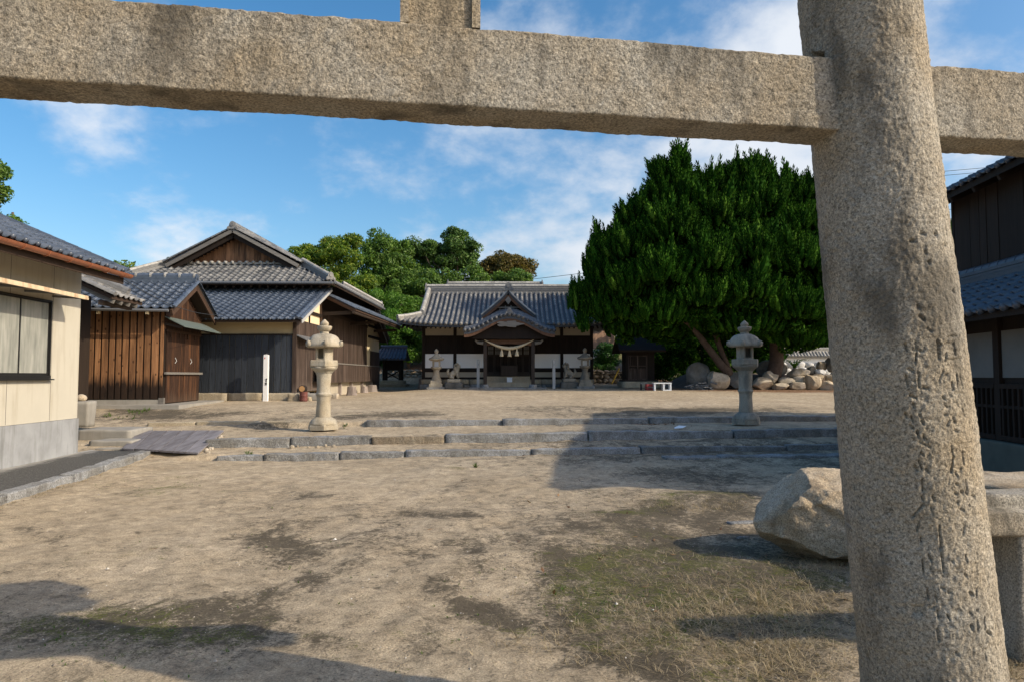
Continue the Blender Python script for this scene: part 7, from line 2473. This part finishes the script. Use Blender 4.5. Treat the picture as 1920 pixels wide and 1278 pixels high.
    # round bush above the stone wall
    o = thing('round_bush', 'glossy round camellia bush on the stone wall right of the shrine hall', 'bush', (6.05, 43.4, 1.7))
    rs = np.random.RandomState(5)
    cs = [np.array([PX(px, py, 43.2)[0] - 6.05, 0 + rs.uniform(-.4, .4), PX(px, py, 43.2)[2] - 1.7]) for px, py in [(1138, 668), (1125, 662), (1150, 662), (1135, 650), (1142, 680), (1122, 680), (1152, 676), (1130, 672), (1146, 654), (1120, 690), (1140, 690)]]
    V, Fa = leaf_cards(cs, .50, 620, .065, 31, .6, .3)
    MB().addn(V, Fa).build('foliage', 'leaf_camellia', o)
    b = MB()
    for k in range(5):
        limb(b, (rs.uniform(-.1, .1), 0, -.6), cs[k] * .8, .04, .015, rs)
    b.build('stem', 'bark', o, True)
bg_trees()

def far_wood():
    rs = np.random.RandomState(44)
    n = 620
    x = rs.uniform(-95, 110, n)
    y = 57 + rs.uniform(0, 1, n) ** 1.3 * 26
    zg = gz(x, y, False)
    z = zg + rs.uniform(.2, 2.6, n)
    V, Fa = leaf_cards(np.column_stack([x, y, z]), rs.uniform(.9, 1.7, n), 150, .20, 45, .5, .3)
    MB().addn(V, Fa).build('undergrowth', 'leaf_dark', None, False, 'stuff')
far_wood()

def juniper():
    """old Chinese juniper: leaning trunks, many flame-shaped tufts pointing up over broad lobes"""
    Yc = 34.0
    bp = PX(1385, 705, Yc)
    base = np.array([bp[0], Yc, G(bp[0], Yc)])
    r = thing('juniper_tree', 'huge dark green juniper with flame-like tufts, filling the right of the view', 'tree', base)
    lobes = [  # centre px, py, depth offset, rx, ry
        (1118, 548, -0.4, 34, 20), (1150, 480, 0.2, 30, 34), (1140, 515, -.4, 34, 32), (1128, 590, -.6, 34, 36), (1195, 430, .3, 38, 34), (1190, 490, -1.0, 46, 42), (1185, 555, -1.6, 50, 42), (1160, 605, -1.0, 48, 28),
        (1240, 380, .4, 34, 40), (1268, 345, .3, 24, 50), (1245, 350, .3, 16, 44), (1290, 400, -.4, 40, 44), (1262, 450, -1.4, 54, 46), (1250, 530, -2.2, 56, 44), (1240, 600, -2.0, 60, 32),
        (1335, 378, .5, 38, 42), (1370, 360, .8, 30, 38), (1350, 430, -.9, 54, 46), (1330, 500, -2.3, 58, 46), (1330, 575, -2.4, 56, 36),
        (1415, 355, .6, 34, 38), (1430, 350, .6, 20, 34), (1420, 415, -.6, 54, 48), (1415, 490, -2.0, 60, 48), (1410, 565, -2.6, 60, 38), (1400, 620, -1.8, 60, 22),
        (1480, 385, .4, 46, 40), (1490, 440, -.8, 56, 46), (1490, 515, -2.0, 58, 48), (1490, 590, -2.3, 58, 40), (1490, 640, -1.2, 60, 18),
        (1545, 385, .4, 46, 42), (1555, 450, -.7, 50, 48), (1560, 530, -1.4, 54, 50), (1555, 605, -1.6, 54, 40), (1620, 420, .2, 52, 50), (1620, 520, -.5, 56, 60), (1610, 610, -.6, 54, 36),
        (1660, 470, .6, 40, 50), (1300, 470, 1.8, 90, 70), (1430, 470, 2.2, 110, 80), (1540, 500, 2.4, 90, 90), (1220, 540, 1.6, 80, 60), (1350, 590, 1.4, 120, 36), (1480, 600, 1.8, 100, 40), (1350, 520, .9, 60, 40), (1400, 530, .9, 60, 40), (1310, 545, .6, 50, 34), (1450, 540, .8, 56, 40), (1270, 625, .4, 60, 18), (1330, 625, -.4, 60, 20), (1185, 622, -.2, 52, 22), (1240, 632, .2, 56, 20), (1160, 600, 1.0, 44, 30), (1410, 640, 1.2, 70, 22), (1500, 650, 1.0, 60, 16)]
    rs = np.random.RandomState(4)
    # one tuft: a spindle of small scale-leaf blades pointing up
    nb = 46
    t = np.linspace(.0, 1, nb)
    az = np.arange(nb) * 2.399 + rs.uniform(-.3, .3, nb)
    rad = .165 * np.sin(np.clip(t * .93 + .07, 0, 1) ** .8 * math.pi) ** .75 * (1 - .35 * t) * rs.uniform(.75, 1.15, nb) + .006
    P = np.stack([rad * np.cos(az), rad * np.sin(az), t * .74 - .04], -1)
    out = np.stack([np.cos(az), np.sin(az), 0 * az], -1)
    tip = P + out * .05 + np.array([0, 0, .105])
    sd = np.stack([-np.sin(az), np.cos(az), 0 * az], -1) * .030
    TV = np.stack([P, tip * .5 + P * .5 + sd, tip, tip * .5 + P * .5 - sd], 1).reshape(-1, 3)
    TFn = np.arange(nb * 4).reshape(nb, 4)
    # solid heart of the tuft, so that the crown is not see-through
    nr, ns = 6, 5
    hv = []
    for i, tt in enumerate(np.linspace(0, 1, nr)):
        rr = .135 * math.sin(min(1, tt * .93 + .07) ** .8 * math.pi) ** .75 * (1 - .35 * tt) + .004
        for k in range(ns):
            w = 2 * math.pi * k / ns + i * .5
            hv.append((rr * math.cos(w) * rs.uniform(.8, 1.2), rr * math.sin(w) * rs.uniform(.8, 1.2), tt * .72 - .05))
    hf = [(i * ns + k, i * ns + (k + 1) % ns, (i + 1) * ns + (k + 1) % ns, (i + 1) * ns + k) for i in range(nr - 1) for k in range(ns)]
    TFn = np.concatenate([TFn, np.array(hf) + len(TV)])
    TV = np.concatenate([TV, np.array(hv)])
    allV, allF, off = [], [], 0
    inner_c = []
    for (px, py, dy, rx, ry) in lobes:
        Y = Yc + dy
        c = PX(px + rs.uniform(-7, 7), py + rs.uniform(-7, 7), Y)
        R = np.array([rx / F * Y, (rx * .55 + ry * .45) / F * Y * .95, ry / F * Y]) * np.array([.92, .92, .80]) * rs.uniform(.85, 1.12)
        area = rx * ry
        k = int(44 + area * .088)
        d = rs.normal(size=(k * 2, 3))
        d /= np.linalg.norm(d, axis=1, keepdims=True)
        d = d[(d[:, 2] > -.12)][:k]
        lump = 1 + .28 * np.sin(d[:, 0] * 7 + px) * np.sin(d[:, 2] * 6 + py)
        pos = c + d * R * (rs.uniform(.66, 1.0, len(d)) * lump)[:, None]
        axis = np.array([0, 0, 1.0]) + d * np.array([.62, .62, .3]) + rs.normal(size=d.shape) * .14
        axis /= np.linalg.norm(axis, axis=1, keepdims=True)
        for p, a in zip(pos, axis):
            s = rs.uniform(.42, .88) * (1.0 + .55 * max(0.0, (p[2] - c[2]) / R[2]))
            x = np.cross(a, (0.3, 1, 0.1))
            x /= np.linalg.norm(x)
            y = np.cross(a, x)
            w = rs.uniform(.85, 1.25)
            A = np.stack([x * w, y * w, a * rs.uniform(.8, 1.25) * (1 + .35 * max(0.0, (p[2] - c[2]) / R[2]))], 1) * s
            allV.append(TV @ A.T + (p - base))
            allF.append(TFn + off)
            off += len(TV)
        inner_c.append((c - base - np.array([0, 0, .12 * R[2]]), R * .60))
    # spires on the crest
    for px, py, dy, h in ((1272, 300, .3, 1.5), (1250, 318, .3, 1.2), (1233, 325, .3, 1.1), (1283, 318, .3, 1.0), (1300, 345, .2, .8), (1120, 440, .2, .9), (1140, 445, .2, .8), (1170, 412, .3, .7), (1186, 410, .3, .7), (1326, 345, .5, .8), (1352, 335, .7, .7), (1368, 330, .8, 1.0), (1407, 318, .6, .9), (1433, 318, .6, 1.2), (1448, 335, .5, .9), (1480, 350, .4, .8), (1500, 352, .4, .8), (1520, 350, .4, .8), (1215, 385, .4, .7), (1112, 505, 0, .9), (1085, 540, -.4, .9), (1103, 488, 0, .9), (1126, 452, .2, 1.0), (1074, 548, -.4, .6), (1196, 395, .3, 1.0), (1205, 398, .3, .8), (1160, 425, .2, .8), (1292, 352, .2, .8), (1342, 340, .6, .8), (1418, 312, .6, 1.0), (1466, 352, .4, .8), (1512, 346, .4, .7), (1530, 352, .4, .8), (1090, 590, -.6, .6), (1310, 360, .3, .8), (1385, 335, .7, .8), (1540, 350, .4, .9)):
        p = PX(px, py, Yc + dy)
        h *= 1.35
        for j in range(24):
            dn = rs.rand() ** .7
            q = p + np.array([rs.normal() * (.03 + .20 * dn), rs.normal() * (.03 + .20 * dn), -h * (.05 + .95 * dn)])
            a = np.array([rs.normal() * .12, rs.normal() * .12, 1.0])
            a /= np.linalg.norm(a)
            x = np.cross(a, (0.3, 1, 0.1))
            x /= np.linalg.norm(x)
            A = np.stack([x, np.cross(a, x), a * 1.5], 1) * rs.uniform(.5, .85) * (.8 + .3 * h)
            allV.append(TV @ A.T + (q - base))
            allF.append(TFn + off)
            off += len(TV)
    MB().addn(np.concatenate(allV), np.concatenate(allF)).build('crown', 'juniper_leaf', r)
    # dense dark inner foliage and twigs
    cs = []
    for c, R in inner_c:
        k = max(4, int(R[0] * R[2] * 15))
        d = rs.normal(size=(k, 3))
        d /= np.linalg.norm(d, axis=1, keepdims=True)
        cs.append(c + d * rs.uniform(0, 1, k)[:, None] ** .5 * R)
    V, Fa = leaf_cards(np.concatenate(cs), .42, 90, .11, 9, .2, .5)
    MB().addn(V, Fa).build('inner_foliage', 'juniper_leaf', r)
    # trunks: two leaning limbs and the stout main stem
    def trunk(path, r0, r1):
        pts = [np.array(PX(px, py, Yc + dy)) - base for px, py, dy in path]
        b = MB().tube(pts, list(np.linspace(r0, r1, len(pts))), 10)
        b.rough(.035, 2.6, int(r0 * 100))
        return b
    for nm, path, r0, r1 in (('trunk', [(1378, 712, 0), (1352, 685, -.2), (1328, 652, -.4), (1300, 615, -.7), (1268, 585, -1.2), (1220, 545, -1.4)], .21, .11),
                             ('limb', [(1372, 705, .1), (1352, 660, -.1), (1336, 615, -.4), (1326, 570, -.8), (1310, 500, -.5)], .16, .09),
                             ('trunk', [(1448, 712, .4), (1456, 680, .4), (1455, 640, .3), (1440, 590, .2), (1430, 500, .3), (1425, 400, .5)], .42, .16),
                             ('limb', [(1455, 650, .3), (1490, 600, 0), (1540, 560, -.3), (1590, 520, -.2)], .28, .1),
                             ('limb', [(1440, 590, .2), (1480, 520, -.8), (1535, 495, -1.6), (1560, 470, -1.6)], .2, .06),
                             ('limb', [(1430, 500, .3), (1340, 450, .4), (1275, 380, .3), (1270, 320, .3)], .2, .05),
                             ('limb', [(1268, 585, -1.2), (1190, 560, -1.3), (1140, 555, -.7)], .14, .05)):
        trunk(path, r0, r1).build(nm, 'juniper_bark', r, True)
juniper()

# ------------------------------------------------------------------ ground cover
def blades(name, mat, pts, hmin, hmax, wid, seed, lean=.6, per=1):
    rs = np.random.RandomState(seed)
    P = np.repeat(np.asarray(pts, float), per, 0)
    n = len(P)
    h = rs.uniform(hmin, hmax, n)[:, None]
    a = rs.uniform(0, 2 * math.pi, n)
    d = np.stack([np.cos(a), np.sin(a), 0 * a], -1)
    s = np.stack([-np.sin(a), np.cos(a), 0 * a], -1) * wid
    ln = lean * rs.uniform(.3, 1.5, n)[:, None]
    up = np.array([0, 0, 1.0])
    m = P + d * h * ln * .45 + up * h * .6 / (1 + ln * .6)
    t = P + d * h * ln + up * h / (1 + ln * 1.2)
    V = np.stack([P - s, P + s, m + s * .7, t, m - s * .7], 1).reshape(-1, 3)
    k = (np.arange(n) * 5)[:, None]
    b = MB().addn(V, k + np.array([[0, 1, 2, 4]]))
    b.f.extend((k + np.array([[4, 2, 3]])).tolist())
    return b.build(name, mat, None, False, 'stuff')

def scatter(rs, n, px, py, rx, ry):
    out = []
    for _ in range(n):
        a, b = rs.normal(), rs.normal()
        x, y = ground_pt(px + a * rx * .55, min(py + b * ry * .55, 1420))
        out.append((x, y))
    out = np.array(out)
    return np.column_stack([out, gz(out[:, 0], out[:, 1]) - .004])

def ground_cover():
    rs = np.random.RandomState(12)
    # thin dry turf in front of the boulder and round the gate pillar
    dry = np.concatenate([scatter(rs, 420, 1500, 1130, 150, 90), scatter(rs, 380, 1400, 1160, 190, 90), scatter(rs, 260, 1280, 1120, 180, 100), scatter(rs, 200, 1560, 1060, 70, 20), scatter(rs, 260, 1480, 1240, 160, 50),
                          scatter(rs, 200, 1150, 1200, 200, 60), scatter(rs, 160, 1300, 945, 130, 14), scatter(rs, 120, 1150, 1060, 150, 60), scatter(rs, 120, 1890, 1240, 40, 40)])
    blades('dry_grass', 'grass_dry', dry, .03, .10, .0016, 1, 1.7, 7)
    blades('dry_grass_tuft', 'grass_dry', scatter(rs, 10, 1425, 1135, 14, 8), .10, .2, .002, 2, 1.2, 7)
    grn = np.concatenate([scatter(rs, 60, 1440, 1080, 60, 20), scatter(rs, 70, 1250, 1150, 160, 80), scatter(rs, 60, 1130, 1110, 120, 60), scatter(rs, 80, 200, 1210, 190, 50), scatter(rs, 30, 300, 905, 80, 12),
                          scatter(rs, 26, 250, 1030, 90, 20), scatter(rs, 20, 1500, 1180, 90, 60), scatter(rs, 24, 900, 1150, 200, 80), scatter(rs, 30, 640, 1000, 300, 120), scatter(rs, 20, 1060, 920, 160, 40)])
    blades('green_grass', 'grass_green', grn, .012, .035, .0025, 3, .9, 6)
    sg = np.concatenate([scatter(rs, 14, 248, 773, 14, 5), scatter(rs, 16, 270, 770, 16, 5), scatter(rs, 8, 202, 780, 8, 4), scatter(rs, 6, 235, 783, 20, 6), scatter(rs, 5, 646, 800, 4, 2), scatter(rs, 5, 892, 878, 3, 2), scatter(rs, 5, 470, 850, 8, 3), scatter(rs, 4, 157, 1, 1, 1) if False else scatter(rs, 4, 165, 795, 4, 2)])
    blades('weed_tufts', 'grass_green', sg, .05, .16, .005, 4, .8, 9)
    # dry grass along the kerb foot
    kb = []
    for t in rs.uniform(0, 1, 260):
        y = 4 + 10 * t
        kb.append((-6.27 - .175 * (y - 8.5) + abs(rs.normal()) * .08, y))
    kb = np.array(kb)
    blades('kerb_grass', 'grass_dry', np.column_stack([kb, gz(kb[:, 0], kb[:, 1])]), .02, .06, .002, 5, 1.2, 5)
    # grit and pebbles
    n = 5200
    y = 2.6 + 11 * rs.uniform(0, 1, n) ** 1.7
    x = rs.uniform(-.82, .82, n) * y
    z = gz(x, y)
    s = rs.uniform(.0025, .008, n) * (1 + (rs.uniform(0, 1, n) > .975) * 1.6)
    th = rs.uniform(0, 6.28, n)
    O = np.array([[1, 0, 0], [0, 1, 0], [-1, 0, 0], [0, -1, 0], [0, 0, .8], [0, 0, -.5]], float)
    Vv = np.empty((n, 6, 3))
    for k, o in enumerate(O):
        Vv[:, k, 0] = x + s * (o[0] * np.cos(th) - o[1] * np.sin(th) * .7)
        Vv[:, k, 1] = y + s * (o[0] * np.sin(th) + o[1] * np.cos(th) * .7)
        Vv[:, k, 2] = z + s * o[2] + s * .2
    f = np.array([[0, 1, 4], [1, 2, 4], [2, 3, 4], [3, 0, 4]])
    Fa = (f[None] + (np.arange(n) * 6)[:, None, None]).reshape(-1, 3)
    MB().addn(Vv.reshape(-1, 3), Fa).build('gravel', 'pebble', None, False, 'stuff')
    # rubble under the ramp edge and the kerbs
    b = MB()
    for k in range(60):
        px = rs.uniform(385, 420) if k < 30 else rs.uniform(420, 640)
        py = (852 - (px - 375) * .9 + rs.uniform(0, 12)) if k < 30 else rs.uniform(824, 838)
        xx, yy = ground_pt(px, py)
        P, F4 = rock((rs.uniform(.02, .06),) * 3, 2000 + k, 3, 4)
        b.addn(P + np.array([xx, yy, G(xx, yy) + .01]), F4)
    b.build('rubble', 'garden_rock', None, True, 'stuff')
    # fallen needles and leaves below the juniper and along the steps
    pts = np.concatenate([scatter(rs, 500, 1450, 731, 200, 4), scatter(rs, 160, 1220, 793, 60, 5), scatter(rs, 120, 1010, 852, 60, 5), scatter(rs, 60, 1290, 1010, 500, 150)])
    V, Fa = leaf_cards(pts + np.array([0, 0, .012]), .001, 1, .03, 77, 0, 1.5)
    MB().addn(V, Fa).build('fallen_leaves', 'litter_leaf', None, False, 'stuff')
    # fern on the rock heap
    c = PX(1490, 690, 35.2)
    o = thing('fern', 'green fern growing on the rock heap below the pale garden wall', 'fern', c)
    for k in range(15):
        a = k * 2.4
        L = rs.uniform(.5, .85)
        d = np.array([math.cos(a), math.sin(a) * .8, 0])
        b = MB()
        pts = [d * L * t + np.array([0, 0, .62 * math.sin(t * 2.2) * L]) for t in np.linspace(0, 1, 8)]
        s = np.array([-d[1], d[0], 0])
        for p, q, w in zip(pts[:-1], pts[1:], np.linspace(.11, .03, 7)):
            b.add([p, q, q * .5 + p * .5 + s * w + (0, 0, -.02)], [(0, 1, 2)])
            b.add([p, q, q * .5 + p * .5 - s * w + (0, 0, -.02)], [(0, 1, 2)])
        b.build('frond', 'leaf_bright', o)
ground_cover()
